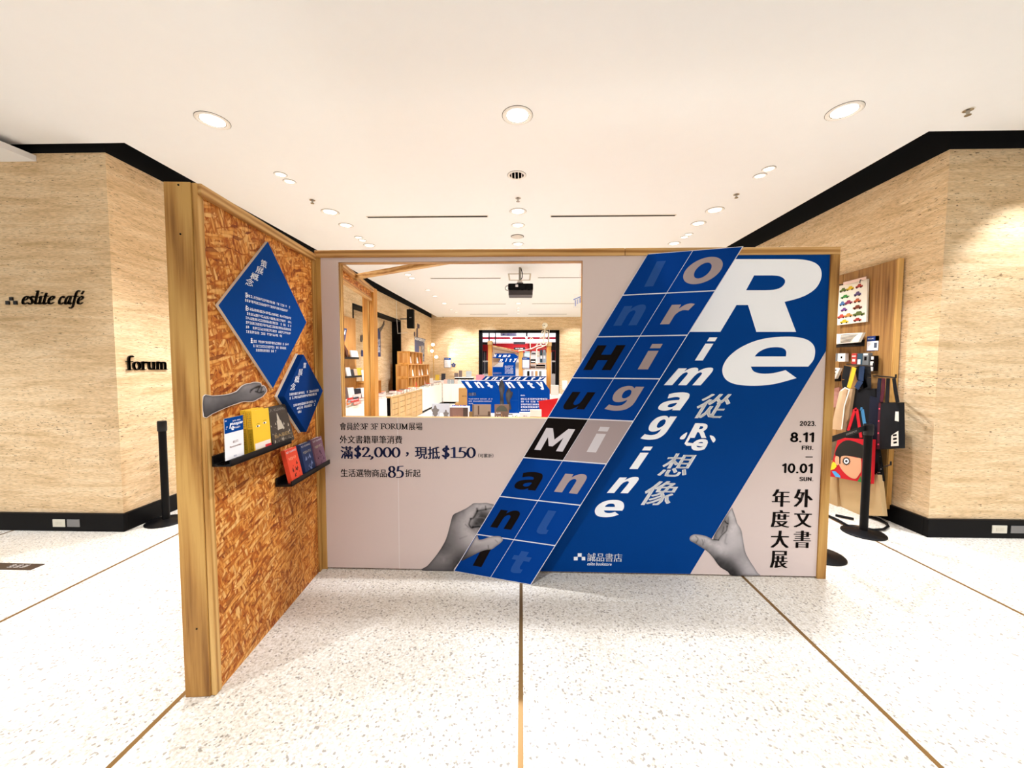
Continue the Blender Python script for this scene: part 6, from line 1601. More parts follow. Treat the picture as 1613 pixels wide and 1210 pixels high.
# ---- long blue display board with slanted lettered top
def word_board(yb, x_off, label, word, pxs, with_body):
    """pxs: strip top-left, top-right, bottom-left, bottom-right in the picture at depth yb"""
    tl_, tr_, bl2_, br2_ = [at_y(a, b, yb) for a, b in pxs]
    fr = Frame(bl2_, (1, 0, 0), tl_ - bl2_, (0, -1, 0)); W_ = br2_.x - bl2_.x
    z0 = .79
    o = thing('display_block', label, 'display board', ((bl2_.x + br2_.x) / 2, yb, z0))
    mb = MB(); mb.prism([fr.pt(0, 0), fr.pt(W_, 0), fr.pt(W_, 1), fr.pt(0, 1)], Vector((0, .02, 0))); obj('letter_board', mb, M_blue2, o)
    mb = MB(); mb.prism([fr.pt(-.01, 1.0), fr.pt(W_ + .01, 1.0), fr.pt(W_, 1.03), fr.pt(0, 1.03)], Vector((0, .03, 0))); obj('white_edge', mb, M_white, o)
    nL = len(word)
    for k, ch in enumerate(word):
        u = W_ * (k + .5) / nL
        if ch == 'f': dt = ([(a, b) for a, b in bold('t')[0]], bold('t')[1]); dt = ([(.7 - a, .99 - b) for a, b in dt[0]], dt[1])
        elif ch == 'I': dt = bold('/')
        elif ch == 'y': dt = fill2([outline2(K((0, 1), (.34, 1), (.5, .45), (.66, 1), (1, 1), (.6, .0)) + [(.45, -.3), (.25, -.36)] + K((.02, -.34), (.02, -.1), (.2, -.1), (.32, .05)))])
        else: dt = bold(ch)
        ww = W_ / nL * (.30 if ch in 'Ii' else .48 if ch in 'tf' else .6)
        put(o, fr, dt, (u - ww / 2, .2 if ch != 'y' else .02, u + ww / 2, .86), M_white, .002, uv=True)
        if k: mb = MB(); uu = W_ * k / nL; mb.poly([fr.pt(uu - .002, .0, .0012), fr.pt(uu + .002, 0, .0012), fr.pt(uu + .002, 1, .0012), fr.pt(uu - .002, 1, .0012)]); obj('cell_line', mb, M_faint, o)
    if with_body:
        mb = MB(); mb.box(bl2_.x, br2_.x, yb, yb + .25, z0, bl2_.z); obj('body_panel', mb, M_blue2, o)
    else:
        mb = MB(); mb.box(bl2_.x, br2_.x, yb, yb + .25, z0, bl2_.z); obj('body_panel', mb, M_blue2, o)
    return o, W_, bl2_, z0
o, W_, b0, z0 = word_board(6.0, 0, 'long blue display block with a slanted lettered top behind the books', 'Infinity', ((725.3, 599.5), (856, 599.5), (735.8, 613.7), (866, 613.7)), True)
SG = Frame((b0.x, 6.0, z0), (1, 0, 0), (0, 0, 1), (0, -1, 0)); H_ = b0.z - z0
def kd(x, y): return (710 + x * .1054, 590 + y * .1054)
put(o, SG, ming('無限', .01, .02), kd(265, 268) + kd(380, 320), M_white, .002)
text_rows(o, SG, [(SG.uv(*kd(268, 370 + j * 35))[0], SG.uv(*kd(625 if j < 2 else 350, 370))[0], SG.uv(*kd(268, 372 + j * 35))[1], .018) for j in range(3)], M_pw, .002, 2)
text_rows(o, SG, [(SG.uv(*kd(1048, 370))[0], SG.uv(*kd(1450, 370))[0], SG.uv(*kd(1048, 376 + j * 41))[1], .026) for j in range(5)], M_white, .002, 3)
text_rows(o, SG, [(SG.uv(*kd(1045, 370))[0], SG.uv(*kd(1125, 370))[0], SG.uv(*kd(1048, 320))[1], .018)], M_white, .002, 3)
for P in (((1012, 230), (1016, 230), (1016, 545), (1012, 545)), ((905, 382), (1012, 382), (1012, 386), (905, 386))): pxpoly(o, SG, [kd(*p) for p in P], M_faint, .002, 'cell_line')
H1 = [(735, 440), (738, 360), (735, 280), (722, 230), (718, 170), (730, 130), (748, 90), (770, 86), (785, 110), (800, 150), (805, 200), (800, 260), (785, 300), (790, 370), (795, 440), (800, 520), (740, 520)]
H2 = [(850, 520), (845, 430), (828, 370), (822, 300), (835, 250), (850, 225), (870, 200), (890, 235), (905, 260), (925, 258), (925, 300), (905, 350), (885, 380), (890, 430), (905, 520)]
for HH in (H1, H2):
    c_ = [(p[0], p[1], .2 + .25 * (k % 3 == 0)) for k, p in enumerate(HH)] + [(sum(p[0] for p in HH) / len(HH), y, g) for y, g in ((150, .2), (250, .38), (350, .26), (450, .3))]
    photo_print(o, SG, [kd(*p) for p in HH], [kd(a, b) + (g_,) for a, b, g_ in c_], [], 'printed_hand', w=.004, step=.5, sig=2.0, sm=2)
word_board(7.1, 0, 'second blue lettered display block standing behind the long one', 'Infinity', ((765, 592.6), (861, 592.6), (757, 600), (853, 600)), True)

# display books standing just behind the sill of the window
def km(x, y): return (660 + x * .1364, 625 + y * .1365)
def front_book(label, a, b, col, y=4.35, cat='book', t=.03, name='book', lean=8):
    """upright, facing the entrance"""
    p0 = at_y(a[0], a[1], y); p1 = at_y(b[0], b[1], y); z0 = .84
    w_ = abs(p1.x - p0.x); h_ = p0.z - z0
    fr = Frame((p0.x, y, z0), (1, 0, 0), (0, 0, 1), (0, -1, 0))
    o = thing(name, label, cat, (p0.x + w_ / 2, y + t / 2, z0), group=None)
    m = mat('front_' + col.strip('#'), col, .5, noise=.08)
    fpart('cover', fr, 0, w_, 0, h_, -.003, 0, m, o, 0); fpart('back_cover', fr, 0, w_, 0, h_, -t, -t + .003, m, o, 0); fpart('pages', fr, .002, w_ - .003, .002, h_ - .003, -t + .003, -.003, M_page, o, 0)
    return o, fr, w_, h_
o, fr, w_, h_ = front_book('grey illustrated art book standing leftmost at the window sill', km(148, 82), km(352, 245), '#c3c8cc')
tr_ = mat('print_pewter', '#75706a', .6, noise=.1)
for cx_, cy_, s in ((.22, .68, .26), (.82, .55, .2), (.86, .2, .16), (.2, .3, .14)):
    put(o, fr, fill2([[(math.cos(t) * (1 + .3 * math.sin(5 * t)), math.sin(t) * (1 + .25 * math.cos(4 * t))) for t in [j * .2618 for j in range(24)]]]), (w_ * (cx_ - s), h_ * (cy_ - s), w_ * (cx_ + s * .8), h_ * (cy_ + s)), tr_, .0006, uv=True, name='print_shape')
put(o, fr, fill2([[(0, 0), (.2, .9), (.35, 1), (.8, .95), (1, 0)]]), (w_ * .38, h_ * .08, w_ * .72, h_ * .62), MATS['card_white'], .0009, uv=True, name='print_shape')
o, fr, w_, h_ = front_book('reddish brown book with pale page tops, second from the left at the window sill', km(357, 128), km(563, 245), '#8b6a5c', y=4.37)
rect(o, fr, w_ * .74, w_, 0, h_, mat('print_umber', '#4d3f38', .6), .0006)
text_rows(o, fr, [(w_ * .18, w_ * .62, h_ * .55, .012), (w_ * .18, w_ * .5, h_ * .35, .008)], M_card, .0006, 2)
for q in range(5):
    pass
o, fr, w_, h_ = front_book('beige book with a photographed box on its cover beside the brown one', km(615, 92), km(828, 245), '#9c8a76', y=4.36)
for P, m in (((.0, .0, .1, 1), '#7a664f'), ((.3, .55, .38, .95), '#5d4a3c'), ((.12, .5, .98, .53), '#6f5d4b'), ((.28, .05, .32, .5), '#7a664f'), ((.85, .5, .97, .7), '#5d4a3c')): rect(o, fr, w_ * P[0], w_ * P[2], h_ * P[1], h_ * P[3], mat('print_' + m.strip('#'), m, .6), .0006)
o, fr, w_, h_ = front_book('small brown book behind the left side of the beige one', km(578, 175), km(620, 245), '#a5844f', y=4.44)
o, fr, w_, h_ = front_book('brown book with a grey arch and white lines of text beside the plant', km(873, 92), km(1038, 245), '#7d6656', y=4.36)
put(o, fr, fill2([[(math.cos(t), math.sin(t)) for t in [j * .2618 for j in range(13)]]]), (w_ * .1, h_ * .7, w_ * .9, h_ * .96), mat('print_arch', '#55584a', .6), .0006, uv=True, name='print_shape')
text_rows(o, fr, [(w_ * .1, w_ * .5, h_ * (.12 + .16 * j), .014) for j in range(4)], M_white, .0009, 2)
for q, (a_, b_) in enumerate(((0, .6), (.08, .5), (.16, .4))):
    mb = MB(); xx = fr.pt(w_ * (.62 + a_), 0, .01); mb.path([xx, xx + Vector((.02 * (q - 1), 0, h_ * b_))], .004, 6); tag(obj('pencil', mb, mat('pencil_wood', '#c99e66', .6)), 'thin wooden pencil standing by the brown arch book, %s' % ORD[q], 'pencil', 'pencils by the arch book')
# potted plant
pp = at_y(812, 655, 4.35)
r = thing('potted_plant', 'small leafy green plant in a white pot at the window sill', 'plant', (pp.x, 4.35, .84))
mb = MB(); mb.lathe([(.028, 0), (.034, .055), (.031, .055), (.028, .048), (0, .048)], (pp.x, 4.35, .84), 18); obj('pot', mb, MATS['card_white'], r, smooth=True)
M_leaf = mat('leaf_green', '#4f7a35', .6, noise=.3)
rnd = random.Random(8)
lm = None
for k in range(90):
    a = rnd.random() * 6.283; e_ = rnd.random() ** .7 * 1.35; R_ = .022 + .048 * rnd.random()
    d = Vector((math.cos(a) * math.sin(e_), math.sin(a) * math.sin(e_), math.cos(e_)))
    if lm is None:
        mb = MB(); mb.raw([(0, 0, 0), (.006, .012, .002), (0, .026, .001), (-.006, .012, .002), (0, .013, -.001)], [(0, 1, 4), (1, 2, 4), (2, 3, 4), (3, 0, 4)]); lf = obj('leaf', mb, M_leaf, r, local=True); lm = lf.data
    else: lf = bpy.data.objects.new('leaf', lm); COL.objects.link(lf); lf.parent = r
    lf.location = Vector((0, 0, .06)) + d * R_ * 1.05; lf.rotation_euler = (rnd.uniform(-.9, 1.2), rnd.uniform(-.8, .8), a - math.pi / 2)
mb = MB()
for k in range(8):
    a = k * .785; mb.path([(pp.x, 4.35, .885), (pp.x + math.cos(a) * .03, 4.35 + math.sin(a) * .03, .93), (pp.x + math.cos(a) * .045, 4.35 + math.sin(a) * .045, .95)], .0015, 5)
obj('stems', mb, mat('stem_green', '#5d7a3a', .6), r)
def box_front(nm, label, cat, a, b, col, y=4.33, d=.06, deco=()):
    p0 = at_y(a[0], a[1], y); p1 = at_y(b[0], b[1], y); z0 = .84; w_ = p1.x - p0.x; h_ = p0.z - z0
    fr = Frame((p0.x, y, z0), (1, 0, 0), (0, 0, 1), (0, -1, 0)); o = thing(nm, label, cat, (p0.x + w_ / 2, y, z0))
    fpart('box', fr, 0, w_, 0, h_, -d, 0, mat('bx_' + col.strip('#'), col, .6), o, .002)
    for P, m in deco: rect(o, fr, w_ * P[0], w_ * P[2], h_ * P[1], h_ * P[3], m, .0008)
    return o, fr, w_, h_
box_front('small_box', 'small black and white box between the arch book and the plant pot', 'box', km(1028, 200), km(1082, 245), '#2d2c2c', y=4.30, d=.03, deco=(((.05, .7, .95, .95), M_white),))
o, fr, w_, h_ = box_front('apple_card', 'white card box with a red apple beside the plant', 'box', km(1162, 185), km(1282, 250), '#efe6e0')
ap_ = [(-.9, 0), (-.95, .5), (-.6, .95), (-.2, .85), (0, .8), (.2, .85), (.6, .95), (.95, .5), (.9, 0), (.6, -.7), (.2, -.9), (0, -.8), (-.2, -.9), (-.6, -.7)]
put(o, fr, fill2([ap_]), (w_ * .08, h_ * .05, w_ * .42, h_ * .5), mat('apple_red', '#b8202c', .5), .0008, uv=True, name='print_shape')
text_rows(o, fr, [(w_ * .35, w_ * .8, h_ * .75, .012), (w_ * .45, w_ * .85, h_ * .55, .010)], M_ink, .0008, 3)
o, fr, w_, h_ = box_front('gift_box', 'cream lidded box with a brown band at the right of the window sill', 'box', km(1283, 152), km(1415, 250), '#f0dfcd', deco=(((0, .52, 1, .62), M_card),))
text_rows(o, fr, [(w_ * .2, w_ * .9, h_ * .2, .015)], mat('print_brick', '#c9705a', .6), .001, 3)
mb = MB(); P = [at_y(a, b, 4.6) for a, b in ((848.5, 632), (879.5, 627.5), (863, 668), (853, 668))]
mb.prism(P, Vector((0, .02, 0))); o = thing('red_board', 'red slanted panel standing at the right of the window beside the letter strip', 'panel', (P[3].x, 4.6, .84)); obj('board', mb, mat('panel_red', '#b90f14', .5), o)
# blue paper bows behind the brown book
r = thing('paper_bow', 'crumpled blue paper ribbon lying on the open page stack behind the brown book', 'decoration', tuple(at_y(720, 640, 4.5)))
for k in range(7):
    c0 = at_y(712 + k * 3.4, 640.5, 4.5); mb = MB(); a = k * 1.1
    mb.path([c0, c0 + Vector((.012 * math.cos(a), .01, .016)), c0 + Vector((.022 * math.cos(a + 1), 0, .006))], .005, 6); obj('loop', mb, mat('ribbon_blue', '#1c2f9c', .6), r, smooth=True)
p0 = at_y(709.5, 641, 4.48); p1 = at_y(738, 641, 4.48)
r = thing('page_stack', 'white stack of paper behind the brown book at the window sill', 'paper', (p0.x, 4.5, .84)); simple_part('sheets', r, MATS['card_white'], p0.x, p1.x, 4.45, 4.6, .84, p0.z, .002)

# ---- skeleton frame display
YS = 10.0
def ks(x, y): return (750 + x * .0868, 500 + y * .0868)
def S(x, y, d=0): return at_y(*ks(x, y), YS + d)
r = thing('display_stand', 'wooden display stand with three posts and slanting ropes below the skeleton', 'frame', tuple(Vector((S(800, 500).x, YS, 0))))
for (a, b, t_) in ((215, 288, 495), (775, 850, 602), (1278, 1362, 522)):
    x0 = S(a, 700).x; x1 = S(b, 700).x; zt = S(a, t_).z
    simple_part('post', r, M_gwood, x0, x1, YS, YS + .11, 0, zt, .004)
    simple_part('post_cap', r, M_plank, x0 - .01, x1 + .01, YS - .02, YS + .13, zt, zt + .02 + (.08 if a != 775 else 0), .004)
def rope(P, rad, m, nm, root=r, d=-.03):
    mb = MB(); mb.path([S(x, y, d) for x, y in P], rad, 7); return obj(nm, mb, m, root, smooth=True)
rope([(300, 515), (450, 545), (600, 575), (760, 612)], .012, M_plank, 'rope'); rope([(600, 580), (760, 610), (900, 590), (1000, 565), (1100, 530)], .008, M_white, 'rope')
rope([(850, 610), (1000, 580), (1150, 575), (1290, 560)], .010, mat('rope_red', '#c8564a', .6), 'rope'); rope([(890, 545), (960, 590), (1100, 560), (1290, 530)], .010, MATS['rope_red'], 'rope')
mb = MB(); mb.prism([S(*p, .03) for p in ((300, 520), (560, 575), (765, 640), (765, 760), (640, 740), (400, 830), (300, 900))], Vector((0, .01, 0))); obj('paper_backdrop', mb, mat('paper_tan', '#bfa183', .8), r)
simple_part('shelf', r, M_gwood, S(850, 900).x, S(1280, 900).x, YS + .02, YS + .30, S(900, 940).z - .02, S(900, 940).z, .003)
simple_part('shelf', r, M_gwood, S(970, 800).x, S(1280, 800).x, YS + .02, YS + .30, S(900, 835).z - .02, S(900, 835).z, .003)
simple_part('back_post', r, M_crate, S(975, 700).x, S(990, 700).x, YS + .2, YS + .24, .79, S(900, 600).z)
o = thing('display_sign', 'blue angular sign with two slanted rows of white letters on the wooden frame', 'sign', tuple(Vector((S(500, 1000).x, YS - .05, .8))))
HSg = Frame((0, YS - .05, 0), (1, 0, 0), (0, 0, 1), (0, -1, 0))
pxpoly(o, HSg, [ks(*p) for p in ((345, 655), (690, 655), (765, 710), (715, 830), (715, 1085), (300, 1085), (300, 900), (480, 900), (500, 815), (400, 810), (450, 745), (298, 735))], M_blue2, 0, 'panel', depth=.02)
for ch, b in (('H', (318, 668, 372, 722)), ('u', (408, 680, 458, 722)), ('m', (478, 680, 556, 722)), ('a', (568, 680, 622, 722)), ('n', (425, 757, 485, 805)), ('i', (528, 745, 565, 805)), ('t', (605, 752, 645, 805))):
    put(o, HSg, bold(ch), ks(b[0], b[1]) + ks(b[2], b[3]), M_white, .002, shear=.5)
put(o, HSg, fill2([outline2(K((0, 1), (.34, 1), (.5, .45), (.66, 1), (1, 1), (.6, .0)) + [(.45, -.3), (.25, -.36)] + K((.02, -.34), (.02, -.1), (.2, -.1), (.32, .05)))]), ks(672, 745) + ks(740, 812), M_white, .002, shear=.5)
text_rows(o, HSg, [(HSg.uv(*ks(520, 890))[0], HSg.uv(*ks(680, 890))[0], HSg.uv(*ks(520, 890 + j * 22))[1], .02) for j in range(7)], M_white, .002, 3)
text_rows(o, HSg, [(HSg.uv(*ks(310, 1010))[0], HSg.uv(*ks(465, 1010))[0], HSg.uv(*ks(310, 1010 + j * 20))[1], .012) for j in range(2)], M_pw, .002, 4)
NF = Frame((0, YS - .06, 0), (1, 0, 0), (0, 0, 1), (0, -1, 0))
notice(NF, *(ks(835, 728) + ks(972, 925)), 'blue headed notice fixed to the middle post of the wooden frame', 0)
mb = MB(); mb.prism([S(*p, .02) for p in ((880, 612), (975, 615), (972, 715), (872, 712))], Vector((0, .01, 0))); tag(obj('cyan_sheet', mb, mat('sheet_cyan', '#c4e2e6', .6)), 'pale cyan sheet hanging on the frame above the notice', 'paper')
mb = MB(); a = S(880, 1065, -.1); b = S(1265, 950, -.1); mb.box(a.x, b.x, YS - .3, YS - .05, .79, b.z); o = thing('display_tray', 'white display tray with dark items at the foot of the wooden frame', 'tray', ((a.x + b.x) / 2, YS - .2, .79)); obj('tray', mb, M_white, o, bevel=.004)
for q in range(4):
    x = a.x + .06 + q * .1; mb = MB(); mb.box(x, x + .06, YS - .31, YS - .3, .83, b.z - .03); obj('item_card', mb, (M_ink, M_taupe, M_card, M_grey)[q], o)
for q, (x0, x1, y0, y1, mm) in enumerate(((1005, 1085, 612, 690, M_pw), (1090, 1150, 612, 720, M_crm), (1160, 1205, 590, 820, M_teal), (1215, 1262, 590, 820, mat('pale_blue', '#9fb6c9', .6)), (990, 1080, 760, 830, M_ink), (1090, 1250, 860, 925, M_ink), (985, 1080, 870, 930, M_pw))):
    p = S(x0, y0, .15); s = S(x1, y1, .15); o = thing('boxed_item', ('white box', 'cream box', 'dark blue tube', 'pale blue tube', 'black box', 'long black box', 'white ornament box')[q] + ' behind the skeleton legs on the wooden frame', 'box', (p.x, YS + .15, s.z))
    simple_part('box', o, mm, p.x, s.x, YS + .13, YS + .2, s.z, p.z, .004); rect(o, Frame((p.x, YS + .13, s.z), (1, 0, 0), (0, 0, 1), (0, -1, 0)), .01, s.x - p.x - .01, (p.z - s.z) * .3, (p.z - s.z) * .55, M_white if mm is not M_pw else M_ink, .001)
# chair behind skeleton
# skeleton
r = thing('skeleton', 'white model skeleton sitting on the frame with one leg hanging down', 'skeleton', tuple(S(1200, 500)))
def sk(P, rad, nm, d=-.06): 
    mb = MB(); mb.path([S(x, y, d) for x, y in P], rad, 7); return obj(nm, mb, M_bone, r, smooth=True)
sc = S(1248, 145, -.06); mb = MB()
n1, n2 = 12, 16; vs = []; fs = []
for i in range(n1 + 1):
    th = math.pi * i / n1
    for j in range(n2):
        ph = 2 * math.pi * j / n2; x = math.sin(th) * math.cos(ph); y = math.sin(th) * math.sin(ph); z = math.cos(th)
        k_ = 1 - .28 * max(0, -z) * (1 if x > -.2 else .5) 
        vs.append((sc.x + .072 * x * k_, sc.y + .058 * y * k_, sc.z + .068 * z))
for i in range(n1):
    for j in range(n2): fs.append((i * n2 + j, (i + 1) * n2 + j, (i + 1) * n2 + (j + 1) % n2, i * n2 + (j + 1) % n2))
mb.raw(vs, fs); obj('skull', mb, M_bone, r, smooth=True)
for dx in (-35, -8):
    e = S(1248 + dx, 150, -.06); mb = MB(); mb.lathe([(0, -.012), (.012, -.006), (.014, .006), (0, .012)], (e.x, e.y - .052, e.z), 8); obj('eye_socket', mb, mat('socket_dark', '#3a2f22', .8), r, smooth=True)
e = S(1225, 190, -.06); mb = MB(); mb.path([S(1200, 185, -.07), S(1215, 203, -.1), S(1240, 203, -.1), S(1262, 185, -.07)], .009, 6); obj('jaw', mb, M_bone, r, smooth=True)
sk([(1250, 200), (1245, 260), (1235, 330), (1225, 400), (1225, 470)], .014, 'spine')
for k, y in enumerate((265, 290, 315, 340, 365, 388)):
    w_ = 42 + 10 * math.sin(k * .6); mb = MB(); c0 = S(1238 - k * 3, y, -.06); R_ = w_ * .0868 / F_PX * YS
    mb.path([(c0.x + R_ * math.cos(a), c0.y - .01 + R_ * .7 * math.sin(a), c0.z - .02 * (1 - abs(math.cos(a)))) for a in [j * .449 for j in range(15)]], .006, 6); obj('rib', mb, M_bone, r, smooth=True)
sk([(1195, 250), (1240, 245), (1300, 255)], .010, 'shoulder_girdle')
sk([(1165, 455), (1190, 430), (1225, 480), (1260, 430), (1285, 455), (1270, 500), (1225, 515), (1175, 500), (1165, 455)], .016, 'pelvis')
sk([(1195, 255), (1175, 320), (1165, 370)], .010, 'upper_arm'); sk([(1165, 370), (1150, 430), (1120, 480)], .008, 'forearm'); sk([(1120, 480), (1100, 500), (1085, 505)], .010, 'hand')
sk([(1300, 258), (1310, 340), (1312, 400)], .010, 'upper_arm'); sk([(1312, 400), (1300, 460), (1270, 500)], .008, 'forearm')
sk([(1185, 500), (1110, 520), (1040, 550), (985, 575)], .014, 'thigh'); sk([(985, 575), (980, 470), (980, 380)], .011, 'shin'); sk([(980, 380), (1000, 365), (1040, 400)], .012, 'foot')
sk([(1250, 510), (1180, 540), (1100, 565)], .014, 'thigh'); sk([(1100, 565), (1098, 680), (1095, 790)], .012, 'shin'); sk([(1095, 790), (1085, 825), (1120, 835)], .016, 'foot')
o = thing('tall_mirror', 'narrow dark upright panel with a pale edge behind the skeleton', 'panel', tuple(S(1315, 505)))
a = S(1300, 225); b = S(1322, 505); simple_part('panel', o, M_black, a.x, b.x, YS + .04, YS + .06, b.z - .02, a.z); simple_part('edge', o, M_trim, b.x, b.x + .012, YS + .03, YS + .06, b.z - .02, a.z)

# projector hanging from the ceiling
YP = 7.6
def kp(x, y): return (785 + x * .04545, 415 + y * .04545)
def Pj(x, y, d=0): return at_y(*kp(x, y), YP + d)
r = thing('projector', 'black projector hanging on a white pole from the ceiling behind the window', 'projector', tuple(Pj(760, 250)))
a = Pj(335, 690); b = Pj(1205, 1095)
simple_part('body', r, M_black, a.x, b.x, YP, YP + .36, b.z + .10, a.z, .02)
simple_part('lower_body', r, mat('projector_grey', '#3d3735', .4), a.x + .01, b.x - .01, YP - .0, YP + .34, b.z, b.z + .10, .01)
for cx_ in (830, 1060):
    c0 = Pj(cx_, 830); R_ = .055
    mb = MB(); mb.tube((c0.x, YP - .004, c0.z), (c0.x, YP + .01, c0.z), R_, n=24); obj('fan_grille', mb, M_void, r)
    mb = MB(); mb.lathe([(R_, 0), (R_ + .006, -.002), (R_ + .006, .004)], (0, 0, 0), 24); mb.v = [(c0.x + v_[0], YP - .003 + v_[2], c0.z + v_[1]) for v_ in mb.v]
lab = Pj(595, 730); lb2 = Pj(685, 815); mb = MB(); mb.box(lab.x, lb2.x, YP - .003, YP, lb2.z, lab.z); obj('sticker', mb, M_white, r)
c0 = Pj(760, 600); simple_part('mount_plate', r, M_trim, Pj(660, 600).x, Pj(835, 600).x, YP + .08, YP + .2, a.z + .03, a.z + .07, .004)
simple_part('bracket', r, M_black, Pj(640, 600).x, Pj(670, 600).x, YP + .1, YP + .16, a.z - .01, a.z + .035); simple_part('bracket', r, M_black, Pj(830, 600).x, Pj(860, 600).x, YP + .1, YP + .16, a.z - .01, a.z + .035)
xp = Pj(745, 400).x
mb = MB(); mb.tube((xp, YP + .14, a.z + .06), (xp, YP + .14, CZ), .022, n=14); obj('pole', mb, mat('pole_grey', '#8e8a80', .4, metal=.4), r, smooth=True)
mb = MB(); mb.path([(xp + .02, YP + .14, CZ - .01), (xp + .05, YP + .13, CZ - .12), (xp + .045, YP + .13, CZ - .2), (xp + .02, YP + .14, a.z + .1)], .008, 8); obj('cable', mb, M_black, r, smooth=True)
mb = MB(); mb.path([Pj(335, 775), Pj(270, 790), Pj(235, 850), Pj(260, 920), Pj(335, 935)], .006, 6); obj('lead', mb, M_black, r, smooth=True)
hx0, hx1 = Pj(290, 300).x, Pj(1160, 300).x; yy0 = at_z(*kp(300, 350), CZ).y; yy1 = at_z(*kp(300, 90), CZ).y
rr = thing('ceiling_hatch', 'square framed access hatch in the ceiling above the projector', 'hatch', ((hx0 + hx1) / 2, yy0 + .2, CZ))
for q, (x0, x1, ya, yb) in enumerate(((hx0, hx1, yy0, yy0 + .03), (hx0, hx1, yy0 + .6, yy0 + .63), (hx0, hx0 + .03, yy0 + .03, yy0 + .6), (hx1 - .03, hx1, yy0 + .03, yy0 + .6))): simple_part('frame_bar', rr, mat('hatch_bar', '#b8aa92', .5), x0, x1, ya, yb, CZ - .012, CZ, .002)
simple_part('panel', rr, M_ceil, hx0 + .03, hx1 - .03, yy0 + .03, yy0 + .6, CZ - .003, CZ)

# hanging blue pictogram sign at the right edge of the window
YX = 8.0
o = thing('hanging_sign', 'small clear hanging sign with faint blue pictograms at the right edge of the window', 'sign', tuple(at_y(912, 470, YX)))
def kx(x, y): return (500 + x * .26658, 390 + y * .26667)
EF = Frame((0, YX, 0), (1, 0, 0), (0, 0, 1), (0, -1, 0))
M_sb = mat('sign_pale_blue', '#8fa0e0', .5, noise=0)
for P in (((1512, 305), (1530, 298), (1560, 285), (1560, 291), (1530, 304), (1514, 311)), ((1522, 312), (1527, 310), (1527, 345), (1522, 347)), ((1535, 306), (1540, 304), (1540, 332), (1535, 334)), ((1549, 298), (1556, 296), (1556, 326), (1549, 328))):
    pxpoly(o, EF, [kx(*p) for p in P], M_sb, 0, 'pictogram', depth=.01)
mb = MB(); q0 = at_y(913, 466, YX); mb.tube((q0.x, YX + .005, q0.z), (q0.x, YX + .005, CZ), .003, n=6); obj('wire', mb, M_trim, o)
mb = MB(); mb.box(at_y(903.5, 470, YX).x, at_y(917, 470, YX).x, YX + .011, YX + .016, at_y(905, 485, YX).z, at_y(905, 464, YX).z); obj('acrylic_plate', mb, glass, o)

# ---- the shop beyond the far opening
YB = 18.6
mb = MB(); mb.box(ox0 - 1.5, ox1 + 1.5, YB + .002, YB + .1, 0, 3.6); struct('wall_shop', mb, mat('shop_white', '#e9e4e2', .7))
mb = MB(); mb.box(ox0 - 1.6, ox0 - 1.5, YF + .2, YB, 0, 3.6); mb.box(ox1 + 1.5, ox1 + 1.6, YF + .2, YB, 0, 3.6); struct('wall_shop_side', mb, mat('shop_grey', '#3a3438', .7))
def B(x, y, yy=YB): return at_y(*ks(x, y), yy)
mb = MB(); a = B(80, 360); b = B(1470, 405); mb.box(a.x - .8, b.x + .8, YB - .06, YB, b.z, a.z); o = obj('red_band', mb, mat('shop_red', '#c2374a', .6)); tag(o, 'upper red band across the shop beyond the far opening', 'panel')
mb = MB(); a = B(80, 480); b = B(1470, 600); mb.box(a.x - .8, b.x + .8, YB - .06, YB, b.z - .1, a.z); o = obj('red_band', mb, mat('shop_red2', '#d0202c', .6)); tag(o, 'lower bright red band across the shop beyond the far opening', 'panel')
M_box = mat('lightbox', '#ffffff', .5, emit='#fbf6ff', es=1.6, noise=0)
for (x0, y0, x1, y1, lb) in ((80, 400, 1470, 450, 'long white light strip between the two red bands of the shop'), (90, 285, 900, 352, 'left white ceiling light panel of the shop'), (935, 285, 1450, 352, 'right white ceiling light panel of the shop')):
    a = B(x0, y0); b = B(x1, y1); mb = MB(); mb.box(a.x, b.x, YB - .12, YB - .06, b.z, a.z); tag(obj('light_panel', mb, M_box), lb, 'light')
a = B(440, 280, 17.2); b = B(735, 340, 17.2); o = thing('hanging_sign', 'blue lettered hanging sign with an arrow beyond the far opening', 'sign', (a.x, 17.2, b.z))
mb = MB(); mb.box(a.x, b.x, 17.2, 17.23, b.z, a.z); obj('panel', mb, mat('sign_lilac', '#c9cdf5', .5), o)
HF = Frame((a.x, 17.2, b.z), (1, 0, 0), (0, 0, 1), (0, -1, 0)); W_, H_ = b.x - a.x, a.z - b.z; M_sbl = mat('sign_blue', '#2b3fd0', .5, noise=0)
put(o, HF, fill2([[(0, .5), (.4, 1), (.4, .65), (1, .65), (1, .35), (.4, .35), (.4, 0)]]), (W_ * .12, H_ * .2, W_ * .3, H_ * .8), M_sbl, .002, uv=True, name='arrow')
text_rows(o, HF, [(W_ * .42, W_ * .95, H_ * .2, H_ * .6)], M_sbl, .002, 4)
